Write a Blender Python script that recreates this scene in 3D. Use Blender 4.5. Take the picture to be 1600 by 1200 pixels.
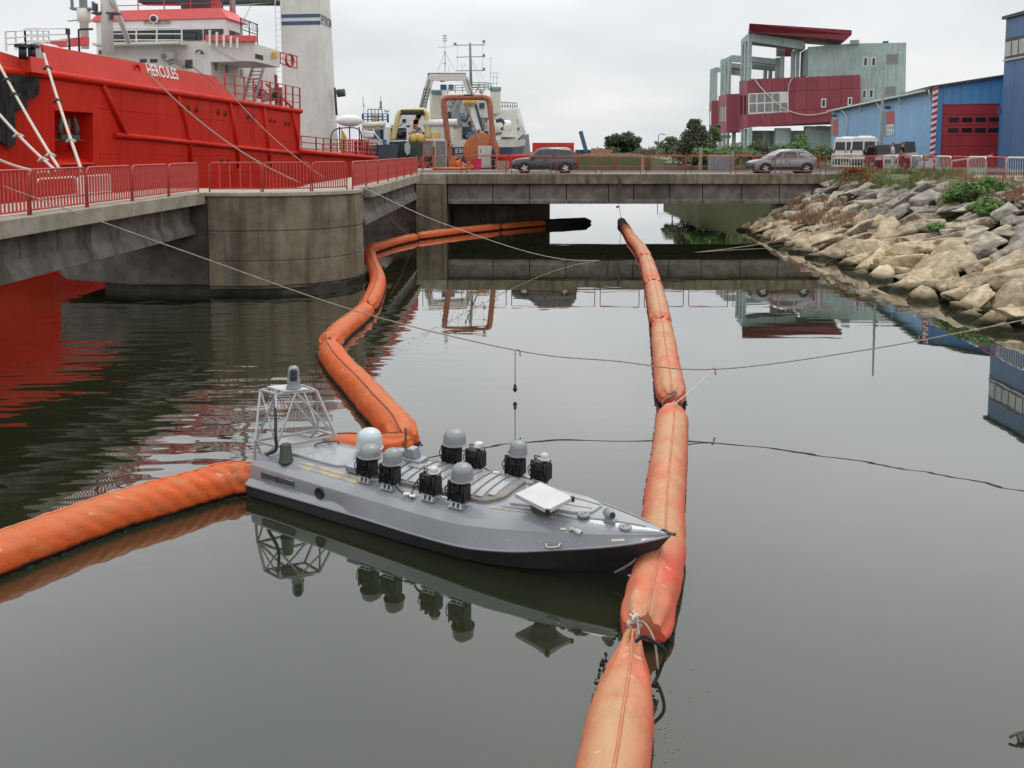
import bpy, bmesh, math, random
from mathutils import Vector, Matrix, noise as mnoise

for _o in list(bpy.data.objects):
    bpy.data.objects.remove(_o)
SC = bpy.context.scene
COL = SC.collection
R = math.radians
rnd = random.Random(7)

# ------------------------------------------------------------------ camera, sky, sun
EYE = 5.2                      # height of the camera over the water
FPX, PITCH, HOR = 1230.0, R(4.4), 235.0
CY0 = HOR + FPX * math.tan(PITCH)
cam_d = bpy.data.cameras.new('camera')
cam_d.sensor_width = 36.0
cam_d.lens = FPX / 1600 * 36
cam_d.shift_y = -(600 - CY0) / 1600
cam_d.clip_start = 0.1
cam_d.clip_end = 3000
cam = bpy.data.objects.new('camera', cam_d)
COL.objects.link(cam)
cam.location = (0, 0, EYE)
cam.rotation_euler = (R(90) - PITCH, 0, 0)
SC.camera = cam

SC.view_settings.view_transform = 'Standard'
SC.view_settings.look = 'None'
SC.view_settings.exposure = 0.2
SC.view_settings.gamma = 1.0
SC.view_settings.use_curve_mapping = False
SC.render.engine = 'CYCLES'
SC.cycles.use_denoising = True
SC.cycles.max_bounces = 8
SC.cycles.caustics_reflective = False
SC.cycles.caustics_refractive = False

SUN_EL, SUN_AZ = R(62), R(20)     # azimuth clockwise from +Y
world = bpy.data.worlds.new('World')
SC.world = world
world.use_nodes = True
wn, wl = world.node_tree.nodes, world.node_tree.links
wn.clear()
w_out = wn.new('ShaderNodeOutputWorld')
w_bg = wn.new('ShaderNodeBackground')
w_bg.inputs['Strength'].default_value = 0.1
w_sky = wn.new('ShaderNodeTexSky')
w_sky.sky_type = 'NISHITA'
w_sky.sun_disc = False
w_sky.sun_elevation = SUN_EL
w_sky.sun_rotation = SUN_AZ
w_sky.dust_density = 3.0
# an even overcast: soft cloud noise laid on a flat layer overhead
w_tc = wn.new('ShaderNodeTexCoord')
w_sep = wn.new('ShaderNodeSeparateXYZ')
wl.new(w_tc.outputs['Generated'], w_sep.inputs[0])
w_add = wn.new('ShaderNodeMath'); w_add.operation = 'ADD'; w_add.inputs[1].default_value = 0.22
w_abs = wn.new('ShaderNodeMath'); w_abs.operation = 'ABSOLUTE'
wl.new(w_sep.outputs['Z'], w_abs.inputs[0]); wl.new(w_abs.outputs[0], w_add.inputs[0])
w_dx = wn.new('ShaderNodeMath'); w_dx.operation = 'DIVIDE'
w_dy = wn.new('ShaderNodeMath'); w_dy.operation = 'DIVIDE'
wl.new(w_sep.outputs['X'], w_dx.inputs[0]); wl.new(w_add.outputs[0], w_dx.inputs[1])
wl.new(w_sep.outputs['Y'], w_dy.inputs[0]); wl.new(w_add.outputs[0], w_dy.inputs[1])
w_cmb = wn.new('ShaderNodeCombineXYZ')
wl.new(w_dx.outputs[0], w_cmb.inputs[0]); wl.new(w_dy.outputs[0], w_cmb.inputs[1])
w_n = wn.new('ShaderNodeTexNoise')
w_n.inputs['Scale'].default_value = 0.8
w_n.inputs['Detail'].default_value = 4.0
w_n.inputs['Roughness'].default_value = 0.45
wl.new(w_cmb.outputs[0], w_n.inputs['Vector'])
w_cr = wn.new('ShaderNodeValToRGB')
w_cr.color_ramp.elements[0].position = 0.32
w_cr.color_ramp.elements[0].color = (0.69, 0.72, 0.745, 1)
w_cr.color_ramp.elements[1].position = 0.68
w_cr.color_ramp.elements[1].color = (0.95, 0.957, 0.96, 1)
wl.new(w_n.outputs['Fac'], w_cr.inputs[0])
w_mul = wn.new('ShaderNodeVectorMath'); w_mul.operation = 'SCALE'; w_mul.inputs['Scale'].default_value = 9.4
wl.new(w_cr.outputs[0], w_mul.inputs[0])
# an overcast sky is brighter overhead than at the horizon
w_z = wn.new('ShaderNodeMapRange'); w_z.interpolation_type = 'SMOOTHSTEP'
w_z.inputs['From Min'].default_value = 0.06; w_z.inputs['From Max'].default_value = 0.42
w_z.inputs['To Min'].default_value = 8.7; w_z.inputs['To Max'].default_value = 13.0
wl.new(w_sep.outputs['Z'], w_z.inputs[0]); wl.new(w_z.outputs[0], w_mul.inputs['Scale'])
w_mix = wn.new('ShaderNodeMix'); w_mix.data_type = 'RGBA'
w_mix.inputs[0].default_value = 0.95
wl.new(w_sky.outputs[0], w_mix.inputs[6]); wl.new(w_mul.outputs[0], w_mix.inputs[7])
wl.new(w_mix.outputs[2], w_bg.inputs['Color'])
wl.new(w_bg.outputs[0], w_out.inputs['Surface'])

sun_d = bpy.data.lights.new('sun', 'SUN')
sun_d.energy = 1.0
sun_d.angle = R(25)
sun_d.color = (1.0, 0.97, 0.92)
sun = bpy.data.objects.new('sun', sun_d)
COL.objects.link(sun)
_sd = Vector((math.sin(SUN_AZ) * math.cos(SUN_EL), math.cos(SUN_AZ) * math.cos(SUN_EL), math.sin(SUN_EL)))
sun.rotation_euler = (-_sd).to_track_quat('-Z', 'Y').to_euler()
sun.location = _sd * 100

# ------------------------------------------------------------------ survey helpers: a sight line through a pixel of the 1600x1200 photograph
_cp, _sp = math.cos(PITCH), math.sin(PITCH)
def ray(px, py):
    u, v = (px - 800) / FPX, (py - CY0) / FPX
    return Vector((u, _cp - v * _sp, -_sp - v * _cp))
def at(px, py, Y):
    d = ray(px, py)
    return Vector((0, 0, EYE)) + d * (Y / d.y)
def gp(px, py, z=0.0):
    d = ray(px, py)
    return Vector((0, 0, EYE)) + d * ((z - EYE) / d.z)

# ------------------------------------------------------------------ mesh helpers
class MB:
    """collects faces and links them as one mesh object"""
    def __init__(s):
        s.v, s.f, s.sm, s.mi, s.cur = [], [], [], [], 0
    def add(s, vs, fs, smooth=False):
        b = len(s.v)
        s.v += [tuple(p) for p in vs]
        for f in fs:
            s.f.append([b + i for i in f]); s.sm.append(smooth); s.mi.append(s.cur)
        return s
    def box(s, c, d, rz=0.0, M=None):
        x, y, z = d[0] / 2, d[1] / 2, d[2] / 2
        vs = [Vector((i * x, j * y, k * z)) for i in (-1, 1) for j in (-1, 1) for k in (-1, 1)]
        if M is not None:
            vs = [M @ p for p in vs]
        elif rz:
            m = Matrix.Rotation(rz, 3, 'Z'); vs = [m @ p for p in vs]
        c = Vector(c)
        return s.add([p + c for p in vs], [(0, 1, 3, 2), (4, 6, 7, 5), (0, 4, 5, 1), (2, 3, 7, 6), (0, 2, 6, 4), (1, 5, 7, 3)])
    def box2(s, a, b):
        a, b = Vector(a), Vector(b)
        return s.box((a + b) / 2, [abs(b[i] - a[i]) for i in range(3)])
    def bar(s, a, b, w, h=None, up=(0, 0, 1)):
        """rectangular bar from a to b"""
        a, b = Vector(a), Vector(b); h = w if h is None else h
        d = (b - a)
        if d.length < 1e-6: return s
        z = d.normalized(); u = Vector(up)
        if abs(z.dot(u)) > 0.98: u = Vector((0, 1, 0)) if abs(z.y) < .9 else Vector((1, 0, 0))
        x = z.cross(u).normalized(); y = x.cross(z)
        vs = []
        for p in (a, b):
            for i, j in ((-1, -1), (1, -1), (1, 1), (-1, 1)):
                vs.append(p + x * (i * w / 2) + y * (j * h / 2))
        return s.add(vs, [(3, 2, 1, 0), (4, 5, 6, 7), (0, 1, 5, 4), (1, 2, 6, 5), (2, 3, 7, 6), (3, 0, 4, 7)])
    def tube(s, pts, r, n=8, caps=True, smooth=True, closed=False):
        pts = [Vector(p) for p in pts]
        m = len(pts)
        rad = r if isinstance(r, (list, tuple)) else [r] * m
        vs, fs = [], []
        ref = None
        for i, p in enumerate(pts):
            if closed:
                t = (pts[(i + 1) % m] - pts[i - 1])
            else:
                t = pts[min(i + 1, m - 1)] - pts[max(i - 1, 0)]
            t.normalize()
            if ref is None:
                ref = Vector((0, 0, 1)) if abs(t.z) < 0.9 else Vector((0, 1, 0))
            x = t.cross(ref)
            if x.length < 1e-5: x = t.orthogonal()
            x.normalize(); y = x.cross(t).normalized(); ref = y
            for k in range(n):
                a = 2 * math.pi * k / n
                vs.append(p + (x * math.cos(a) + y * math.sin(a)) * rad[i])
        for i in range(m if closed else m - 1):
            i2 = (i + 1) % m
            for k in range(n):
                k2 = (k + 1) % n
                fs.append((i * n + k, i2 * n + k, i2 * n + k2, i * n + k2))
        s.add(vs, fs, smooth)
        if caps and not closed:
            b = len(s.v) - m * n
            s.f.append([b + k for k in range(n)]); s.sm.append(False); s.mi.append(s.cur)
            s.f.append([b + (m - 1) * n + k for k in reversed(range(n))]); s.sm.append(False); s.mi.append(s.cur)
        return s
    def cyl(s, a, b, r, n=12, r2=None, smooth=True):
        return s.tube([a, b], [r, r if r2 is None else r2], n, True, smooth)
    def lathe(s, prof, c=(0, 0, 0), n=20, M=None, smooth=True):
        """prof: (radius, z) from one end to the other"""
        c = Vector(c); vs, fs = [], []
        for r, z in prof:
            for k in range(n):
                a = 2 * math.pi * k / n
                p = Vector((r * math.cos(a), r * math.sin(a), z))
                vs.append((M @ p if M is not None else p) + c)
        for i in range(len(prof) - 1):
            for k in range(n):
                k2 = (k + 1) % n
                fs.append((i * n + k, i * n + k2, (i + 1) * n + k2, (i + 1) * n + k))
        s.add(vs, fs, smooth)
        b = len(s.v) - len(prof) * n
        if prof[0][0] > 1e-4:
            s.f.append([b + k for k in reversed(range(n))]); s.sm.append(False); s.mi.append(s.cur)
        if prof[-1][0] > 1e-4:
            s.f.append([b + (len(prof) - 1) * n + k for k in range(n)]); s.sm.append(False); s.mi.append(s.cur)
        return s
    def prism(s, poly, d):
        """planar polygon (3-D points) pushed along d"""
        d = Vector(d); n = len(poly)
        vs = [Vector(p) for p in poly] + [Vector(p) + d for p in poly]
        fs = [list(range(n))[::-1], list(range(n, 2 * n))] + [(i, (i + 1) % n, n + (i + 1) % n, n + i) for i in range(n)]
        return s.add(vs, fs)
    def loft(s, rings, closed=True, caps=True, smooth=False):
        n = len(rings[0]); vs = [p for r in rings for p in r]; fs = []
        for i in range(len(rings) - 1):
            for k in range(n if closed else n - 1):
                k2 = (k + 1) % n
                fs.append((i * n + k, i * n + k2, (i + 1) * n + k2, (i + 1) * n + k))
        s.add(vs, fs, smooth)
        if caps and closed:
            b = len(s.v) - len(vs)
            s.f.append([b + k for k in reversed(range(n))]); s.sm.append(False); s.mi.append(s.cur)
            s.f.append([b + (len(rings) - 1) * n + k for k in range(n)]); s.sm.append(False); s.mi.append(s.cur)
        return s
    def quad(s, a, b, c, d):
        return s.add([a, b, c, d], [(0, 1, 2, 3)])
    def mesh(s, name, mats):
        me = bpy.data.meshes.new(name)
        me.from_pydata([tuple(p) for p in s.v], [], s.f)
        for m in (mats if isinstance(mats, (list, tuple)) else [mats]):
            me.materials.append(m)
        me.polygons.foreach_set('use_smooth', s.sm)
        me.polygons.foreach_set('material_index', s.mi)
        me.validate()
        bm = bmesh.new(); bm.from_mesh(me)
        bmesh.ops.recalc_face_normals(bm, faces=bm.faces)
        bm.to_mesh(me); bm.free()
        me.update()
        return me
    def build(s, name, mats, parent=None, world=False, bevel=0.0, bseg=2, sharp=None):
        """world=True: the points are world points, the parent an unrotated thing"""
        if world and parent is not None:
            o0 = Vector(parent.get('_org', (0, 0, 0)))
            s.v = [tuple(Vector(p) - o0) for p in s.v]
        me = s.mesh(name, mats)
        o = bpy.data.objects.new(name, me)
        COL.objects.link(o)
        if parent is not None:
            o.parent = parent
            if '_org' in parent: o['_org'] = parent['_org']
        if bevel:
            m = o.modifiers.new('bevel', 'BEVEL'); m.width = bevel; m.segments = bseg; m.limit_method = 'ANGLE'; m.angle_limit = R(35)
            m.harden_normals = False
        if sharp is not None:
            me.set_sharp_from_angle(angle=R(sharp))
        return o

def thing(name, label, cat, loc=(0, 0, 0), rz=0.0, group=None, kind=None):
    o = bpy.data.objects.new(name, None)
    COL.objects.link(o)
    o.empty_display_size = 0.2
    o.location = loc; o.rotation_euler = (0, 0, rz)
    o['label'] = label; o['category'] = cat
    o['_org'] = tuple(loc)
    if group: o['group'] = group
    if kind: o['kind'] = kind
    return o
def tag(o, label=None, cat=None, group=None, kind=None):
    if label: o['label'] = label
    if cat: o['category'] = cat
    if group: o['group'] = group
    if kind: o['kind'] = kind
    return o
def inst(src, name, parent=None, loc=(0, 0, 0), rot=(0, 0, 0), scale=(1, 1, 1)):
    """another object on the same mesh data"""
    o = bpy.data.objects.new(name, src.data if hasattr(src, 'data') else src)
    COL.objects.link(o)
    o.parent = parent
    o.location = loc; o.rotation_euler = rot; o.scale = scale
    return o
def kids(o):
    return [c for c in bpy.data.objects if c.parent == o]
def copy_tree(o, parent=None):
    c = o.copy(); COL.objects.link(c); c.parent = parent
    for k in list(o.children): copy_tree(k, c)
    return c

def catmull(pts, n=8):
    pts = [Vector(p) for p in pts]
    P = [pts[0] * 2 - pts[1]] + pts + [pts[-1] * 2 - pts[-2]]
    out = []
    for i in range(1, len(P) - 2):
        p0, p1, p2, p3 = P[i - 1:i + 3]
        for k in range(n):
            t = k / n
            out.append(0.5 * ((2 * p1) + (p2 - p0) * t + (2 * p0 - 5 * p1 + 4 * p2 - p3) * t * t + (3 * p1 - p0 - 3 * p2 + p3) * t ** 3))
    out.append(pts[-1])
    return out
def sag(a, b, s, n=24):
    a, b = Vector(a), Vector(b)
    return [a.lerp(b, i / n) - Vector((0, 0, 4 * s * (i / n) * (1 - i / n))) for i in range(n + 1)]

# ------------------------------------------------------------------ material helpers
def pm(name, col, col2=None, scale=3.0, rough=0.6, metal=0.0, bump=0.0, bscale=30.0, streak=0.0, streak_col=None,
       smap=(1.0, 1.0, 0.07), spos=(0.5, 0.78), spec=0.5, spread=(0.35, 0.65), detail=5.0, rand=0.0, coat=0.0, space='Object', rvar=0.0, speck=0.0, speck_col=(0.05, 0.04, 0.03), stretch=(1, 1, 1)):
    m = bpy.data.materials.new(name); m.use_nodes = True
    nt = m.node_tree; N, L = nt.nodes, nt.links
    b = N['Principled BSDF']
    b.inputs['Roughness'].default_value = rough
    b.inputs['Metallic'].default_value = metal
    b.inputs['Specular IOR Level'].default_value = spec
    if coat: b.inputs['Coat Weight'].default_value = coat; b.inputs['Coat Roughness'].default_value = 0.08
    tc = N.new('ShaderNodeTexCoord')
    src = tc.outputs[space]
    if stretch != (1, 1, 1):
        mp = N.new('ShaderNodeMapping'); mp.inputs['Scale'].default_value = stretch
        L.new(src, mp.inputs[0]); src0 = mp.outputs[0]
    else:
        src0 = src
    c = (*col, 1)
    cur = None
    if col2 is not None:
        n = N.new('ShaderNodeTexNoise'); n.inputs['Scale'].default_value = scale; n.inputs['Detail'].default_value = detail
        n.inputs['Roughness'].default_value = 0.6
        L.new(src0, n.inputs['Vector'])
        r = N.new('ShaderNodeValToRGB')
        r.color_ramp.elements[0].position, r.color_ramp.elements[1].position = spread
        r.color_ramp.elements[0].color = c; r.color_ramp.elements[1].color = (*col2, 1)
        L.new(n.outputs['Fac'], r.inputs[0]); cur = r.outputs[0]
    if streak:
        mp = N.new('ShaderNodeMapping'); mp.inputs['Scale'].default_value = smap
        L.new(src, mp.inputs[0])
        n = N.new('ShaderNodeTexNoise'); n.inputs['Scale'].default_value = 5.0; n.inputs['Detail'].default_value = 6.0
        L.new(mp.outputs[0], n.inputs['Vector'])
        r = N.new('ShaderNodeValToRGB'); r.color_ramp.elements[0].position, r.color_ramp.elements[1].position = spos
        L.new(n.outputs['Fac'], r.inputs[0])
        mu = N.new('ShaderNodeMath'); mu.operation = 'MULTIPLY'; mu.inputs[1].default_value = streak
        L.new(r.outputs[0], mu.inputs[0])
        x = N.new('ShaderNodeMix'); x.data_type = 'RGBA'
        L.new(mu.outputs[0], x.inputs[0])
        if cur is None: x.inputs[6].default_value = c
        else: L.new(cur, x.inputs[6])
        x.inputs[7].default_value = (*(streak_col or tuple(k * 0.3 for k in col)), 1)
        cur = x.outputs[2]
    if speck:
        n = N.new('ShaderNodeTexNoise'); n.inputs['Scale'].default_value = scale * 6; n.inputs['Detail'].default_value = 6.0; n.inputs['Roughness'].default_value = 0.7
        L.new(src, n.inputs['Vector'])
        r = N.new('ShaderNodeValToRGB'); r.color_ramp.elements[0].position = 0.58; r.color_ramp.elements[1].position = 0.68
        L.new(n.outputs['Fac'], r.inputs[0])
        mu = N.new('ShaderNodeMath'); mu.operation = 'MULTIPLY'; mu.inputs[1].default_value = speck
        L.new(r.outputs[0], mu.inputs[0])
        x = N.new('ShaderNodeMix'); x.data_type = 'RGBA'
        L.new(mu.outputs[0], x.inputs[0])
        if cur is None: x.inputs[6].default_value = c
        else: L.new(cur, x.inputs[6])
        x.inputs[7].default_value = (*speck_col, 1)
        cur = x.outputs[2]
    if rand:
        oi = N.new('ShaderNodeObjectInfo')
        h = N.new('ShaderNodeHueSaturation')
        mr = N.new('ShaderNodeMapRange'); mr.inputs['To Min'].default_value = 1 - rand; mr.inputs['To Max'].default_value = 1 + rand
        L.new(oi.outputs['Random'], mr.inputs[0]); L.new(mr.outputs[0], h.inputs['Value'])
        if cur is None: h.inputs['Color'].default_value = c
        else: L.new(cur, h.inputs['Color'])
        cur = h.outputs[0]
    if cur is None: b.inputs['Base Color'].default_value = c
    else: L.new(cur, b.inputs['Base Color'])
    if rvar:
        n = N.new('ShaderNodeTexNoise'); n.inputs['Scale'].default_value = scale * 2.3; n.inputs['Detail'].default_value = 4
        L.new(src, n.inputs['Vector'])
        mr = N.new('ShaderNodeMapRange'); mr.inputs['From Min'].default_value = 0.3; mr.inputs['From Max'].default_value = 0.7
        mr.inputs['To Min'].default_value = max(0.02, rough - rvar); mr.inputs['To Max'].default_value = min(1, rough + rvar)
        L.new(n.outputs['Fac'], mr.inputs[0]); L.new(mr.outputs[0], b.inputs['Roughness'])
    if bump:
        n = N.new('ShaderNodeTexNoise'); n.inputs['Scale'].default_value = bscale; n.inputs['Detail'].default_value = 6
        L.new(src0, n.inputs['Vector'])
        bp = N.new('ShaderNodeBump'); bp.inputs['Strength'].default_value = bump; bp.inputs['Distance'].default_value = 0.03
        L.new(n.outputs['Fac'], bp.inputs['Height']); L.new(bp.outputs[0], b.inputs['Normal'])
    return m

M = {}
M['concrete'] = pm('concrete', (0.155, 0.125, 0.082), (0.275, 0.232, 0.168), 1.1, 0.9, bump=0.7, bscale=18, streak=0.85, spos=(.44, .74), smap=(.55, .55, .05), streak_col=(0.055, 0.048, 0.036), speck=0.4, speck_col=(0.09, 0.085, 0.07))
M['concrete_light'] = pm('concrete_light', (0.24, 0.205, 0.15), (0.37, 0.335, 0.275), 1.6, 0.9, bump=0.3, bscale=20, streak=0.45, streak_col=(0.12, 0.11, 0.09), speck=0.3, speck_col=(0.15, 0.14, 0.12))
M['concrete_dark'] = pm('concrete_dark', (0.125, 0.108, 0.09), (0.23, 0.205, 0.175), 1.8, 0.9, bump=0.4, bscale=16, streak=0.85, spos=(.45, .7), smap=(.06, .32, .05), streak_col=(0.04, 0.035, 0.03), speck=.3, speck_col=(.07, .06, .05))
M['sidewalk'] = pm('sidewalk', (0.33, 0.29, 0.235), (0.42, 0.38, 0.32), 2.0, 0.9, bump=0.2, bscale=30, speck=0.25, speck_col=(0.2, 0.18, 0.15))
M['asphalt'] = pm('asphalt', (0.09, 0.087, 0.082), (0.15, 0.145, 0.135), 0.8, 0.95, bump=0.2, bscale=60)
M['rail_red'] = pm('rail_red', (0.46, 0.052, 0.045), (0.54, 0.085, 0.072), 4, 0.55, speck=0.35, speck_col=(0.18, 0.05, 0.035), bump=0.1)
M['rail_white'] = pm('rail_white', (0.72, 0.68, 0.62), (0.8, 0.77, 0.72), 4, 0.5, speck=0.3, speck_col=(0.35, 0.2, 0.12))
M['white'] = pm('white_paint', (0.74, 0.73, 0.70), (0.82, 0.81, 0.79), 0.7, 0.5, streak=0.25, streak_col=(0.5, 0.42, 0.32))
M['white_dirty'] = pm('weathered_white_paint', (0.66, 0.63, 0.58), (0.76, 0.74, 0.7), 0.5, 0.6, streak=0.4, streak_col=(0.42, 0.33, 0.25))
M['cream'] = pm('cream_paint', (0.70, 0.66, 0.56), (0.77, 0.73, 0.64), 0.7, 0.55, streak=0.3, streak_col=(0.45, 0.36, 0.25))
M['ship_red'] = pm('ship_red', (0.56, 0.014, 0.004), (0.63, 0.024, 0.008), 0.35, 0.55, spec=.2, bump=0.10, bscale=1.0, streak=0.55, streak_col=(0.30, 0.014, 0.010), rvar=0.12, speck=.35, speck_col=(.33, .03, .02))
M['ship_red_lit'] = pm('ship_red_lit', (0.54, 0.032, 0.018), (0.60, 0.048, 0.030), 0.5, 0.55, spec=.25, streak=0.3, streak_col=(0.42, 0.03, 0.025))  # lighter copy of the hull red: skylight on the bulwark put into the colour
M['coral_red'] = pm('coral_red', (0.75, 0.10, 0.10), (0.80, 0.14, 0.13), 0.6, 0.5)
M['navy'] = pm('navy_paint', (0.035, 0.045, 0.075), (0.06, 0.07, 0.10), 0.6, 0.5, streak=0.3, streak_col=(0.12, 0.10, 0.09))
M['blue_paint'] = pm('blue_paint', (0.03, 0.13, 0.30), (0.045, 0.17, 0.36), 1.5, 0.5)
M['teal_paint'] = pm('teal_paint', (0.16, 0.28, 0.30), None, 1, 0.5)
M['stripe_blue'] = pm('stripe_blue', (0.045, 0.09, 0.19), None, 1, 0.5)
M['yellow'] = pm('yellow_paint', (0.72, 0.45, 0.08), (0.78, 0.55, 0.16), 1.2, 0.5, streak=0.4, streak_col=(0.35, 0.2, 0.08))
M['pale_yellow'] = pm('pale_yellow_paint', (0.68, 0.54, 0.22), (0.74, 0.62, 0.34), 1.2, 0.5, streak=0.5, streak_col=(0.25, 0.2, 0.08))
M['rust'] = pm('rust_red_paint', (0.27, 0.075, 0.04), (0.40, 0.14, 0.08), 1.4, 0.65, streak=0.5, streak_col=(0.5, 0.3, 0.2))
M['rust_orange'] = pm('rust_orange_paint', (0.45, 0.13, 0.04), (0.52, 0.19, 0.07), 1.2, 0.7, streak=0.4, streak_col=(0.22, 0.06, 0.03))
M['black'] = pm('black_paint', (0.012, 0.012, 0.013), None, 1, 0.5)
M['black_rubber'] = pm('black_rubber', (0.012, 0.012, 0.014), (0.03, 0.03, 0.032), 3, 0.85, bump=0.3, bscale=12)
M['dark_grey'] = pm('dark_grey_paint', (0.05, 0.05, 0.052), (0.075, 0.075, 0.078), 2, 0.6)
M['mid_grey'] = pm('mid_grey_paint', (0.22, 0.225, 0.23), (0.28, 0.285, 0.29), 2, 0.6, streak=0.3)
M['light_grey'] = pm('light_grey_paint', (0.50, 0.50, 0.48), (0.58, 0.58, 0.56), 1.5, 0.55, streak=0.4, streak_col=(0.3, 0.26, 0.2))
M['galv'] = pm('galvanised_steel', (0.42, 0.42, 0.42), (0.55, 0.55, 0.55), 6, 0.45, metal=0.5)
M['glass_dark'] = pm('dark_glass', (0.012, 0.015, 0.017), None, 1, 0.08, spec=0.7)
M['glass_grey'] = pm('grey_glass', (0.10, 0.11, 0.115), (0.16, 0.17, 0.175), 0.8, 0.12, spec=0.7)
M['rope_white'] = pm('pale_rope', (0.55, 0.50, 0.42), (0.68, 0.63, 0.55), 12, 0.9, bump=0.5, bscale=60)
M['rope_dark'] = pm('dark_rope', (0.05, 0.045, 0.04), (0.09, 0.08, 0.07), 12, 0.9)
M['rope_brown'] = pm('brown_rope', (0.24, 0.19, 0.15), (0.36, 0.30, 0.25), 12, 0.9)
M['orange_net'] = pm('orange_net', (0.72, 0.16, 0.04), (0.8, 0.28, 0.1), 5, 0.8)
M['magenta'] = pm('magenta_plastic', (0.55, 0.02, 0.10), None, 1, 0.45)
M['chrome'] = pm('bright_metal', (0.6, 0.6, 0.6), None, 1, 0.25, metal=0.9)
M['tyre'] = pm('tyre_rubber', (0.018, 0.018, 0.018), (0.03, 0.03, 0.03), 8, 0.9)
M['lamp_red'] = pm('red_lamp_glass', (0.35, 0.01, 0.01), None, 1, 0.2)
# ------------------------------------------------------------------ water
def water_material():
    m = bpy.data.materials.new('harbour_water'); m.use_nodes = True
    nt = m.node_tree; N, L = nt.nodes, nt.links
    b = N['Principled BSDF']
    b.inputs['Roughness'].default_value = 0.015
    b.inputs['IOR'].default_value = 1.58          # raised, with an added coat below, to brighten the reflections
    b.inputs['Coat Weight'].default_value = 1.0
    b.inputs['Coat IOR'].default_value = 1.5
    b.inputs['Coat Roughness'].default_value = 0.015
    g = N.new('ShaderNodeNewGeometry')
    # murky colour with slow drifts of silt
    n0 = N.new('ShaderNodeTexNoise'); n0.inputs['Scale'].default_value = 0.12; n0.inputs['Detail'].default_value = 3
    L.new(g.outputs['Position'], n0.inputs['Vector'])
    cr = N.new('ShaderNodeValToRGB')
    cr.color_ramp.elements[0].position = 0.3; cr.color_ramp.elements[0].color = (0.014, 0.018, 0.008, 1)
    cr.color_ramp.elements[1].position = 0.7; cr.color_ramp.elements[1].color = (0.026, 0.031, 0.016, 1)
    L.new(n0.outputs['Fac'], cr.inputs[0]); L.new(cr.outputs[0], b.inputs['Base Color'])
    # ripples: short wavelets, strong only where the current leaves the bridge openings
    mp = N.new('ShaderNodeMapping'); mp.inputs['Scale'].default_value = (0.50, 1.55, 1.0); mp.inputs['Rotation'].default_value = (0, 0, R(-10))
    L.new(g.outputs['Position'], mp.inputs[0])
    n1 = N.new('ShaderNodeTexNoise'); n1.inputs['Scale'].default_value = 1.15; n1.inputs['Detail'].default_value = 2.2; n1.inputs['Roughness'].default_value = 0.4
    L.new(mp.outputs[0], n1.inputs['Vector'])
    mp2 = N.new('ShaderNodeMapping'); mp2.inputs['Scale'].default_value = (0.35, 1.3, 1.0)
    L.new(g.outputs['Position'], mp2.inputs[0])
    n2 = N.new('ShaderNodeTexNoise'); n2.inputs['Scale'].default_value = 1.5; n2.inputs['Detail'].default_value = 1.5
    L.new(mp2.outputs[0], n2.inputs['Vector'])
    sx = N.new('ShaderNodeSeparateXYZ'); L.new(g.outputs['Position'], sx.inputs[0])
    # patch of stronger ripples around (-9, 19)
    vs = N.new('ShaderNodeVectorMath'); vs.operation = 'SUBTRACT'; vs.inputs[1].default_value = (-10.0, 19.0, 0)
    L.new(g.outputs['Position'], vs.inputs[0])
    vm = N.new('ShaderNodeVectorMath'); vm.operation = 'MULTIPLY'; vm.inputs[1].default_value = (0.125, 0.085, 0)
    L.new(vs.outputs[0], vm.inputs[0])
    vl = N.new('ShaderNodeVectorMath'); vl.operation = 'LENGTH'; L.new(vm.outputs[0], vl.inputs[0])
    mr = N.new('ShaderNodeMapRange'); mr.interpolation_type = 'SMOOTHSTEP'
    mr.inputs['From Min'].default_value = 1.25; mr.inputs['From Max'].default_value = 0.25
    mr.inputs['To Min'].default_value = 0.0; mr.inputs['To Max'].default_value = 1.0
    L.new(vl.outputs['Value'], mr.inputs[0])
    # calm patches and ruffled patches elsewhere
    n3 = N.new('ShaderNodeTexNoise'); n3.inputs['Scale'].default_value = 0.09; n3.inputs['Detail'].default_value = 2
    L.new(g.outputs['Position'], n3.inputs['Vector'])
    m3 = N.new('ShaderNodeMapRange'); m3.inputs['From Min'].default_value = 0.42; m3.inputs['From Max'].default_value = 0.68
    m3.inputs['To Min'].default_value = 0.08; m3.inputs['To Max'].default_value = 0.45
    L.new(n3.outputs['Fac'], m3.inputs[0])
    # height = n1 * patch * a + n2 * calm * b
    a1 = N.new('ShaderNodeMath'); a1.operation = 'MULTIPLY'; L.new(n1.outputs['Fac'], a1.inputs[0]); L.new(mr.outputs[0], a1.inputs[1])
    a1b = N.new('ShaderNodeMath'); a1b.operation = 'MULTIPLY'; L.new(a1.outputs[0], a1b.inputs[0]); a1b.inputs[1].default_value = 0.050
    a2 = N.new('ShaderNodeMath'); a2.operation = 'MULTIPLY'; L.new(n2.outputs['Fac'], a2.inputs[0]); L.new(m3.outputs[0], a2.inputs[1])
    a2b = N.new('ShaderNodeMath'); a2b.operation = 'MULTIPLY'; L.new(a2.outputs[0], a2b.inputs[0]); a2b.inputs[1].default_value = 0.009
    ad = N.new('ShaderNodeMath'); ad.operation = 'ADD'; L.new(a1b.outputs[0], ad.inputs[0]); L.new(a2b.outputs[0], ad.inputs[1])
    bp = N.new('ShaderNodeBump'); bp.inputs['Strength'].default_value = 1.0; bp.inputs['Distance'].default_value = 1.0
    L.new(ad.outputs[0], bp.inputs['Height']); L.new(bp.outputs[0], b.inputs['Normal']); L.new(bp.outputs[0], b.inputs['Coat Normal'])
    return m
M['water'] = water_material()
w = MB(); w.quad((-700, -40, 0), (700, -40, 0), (700, 1500, 0), (-700, 1500, 0))
tag(w.build('water', M['water']), kind='structure')

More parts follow.
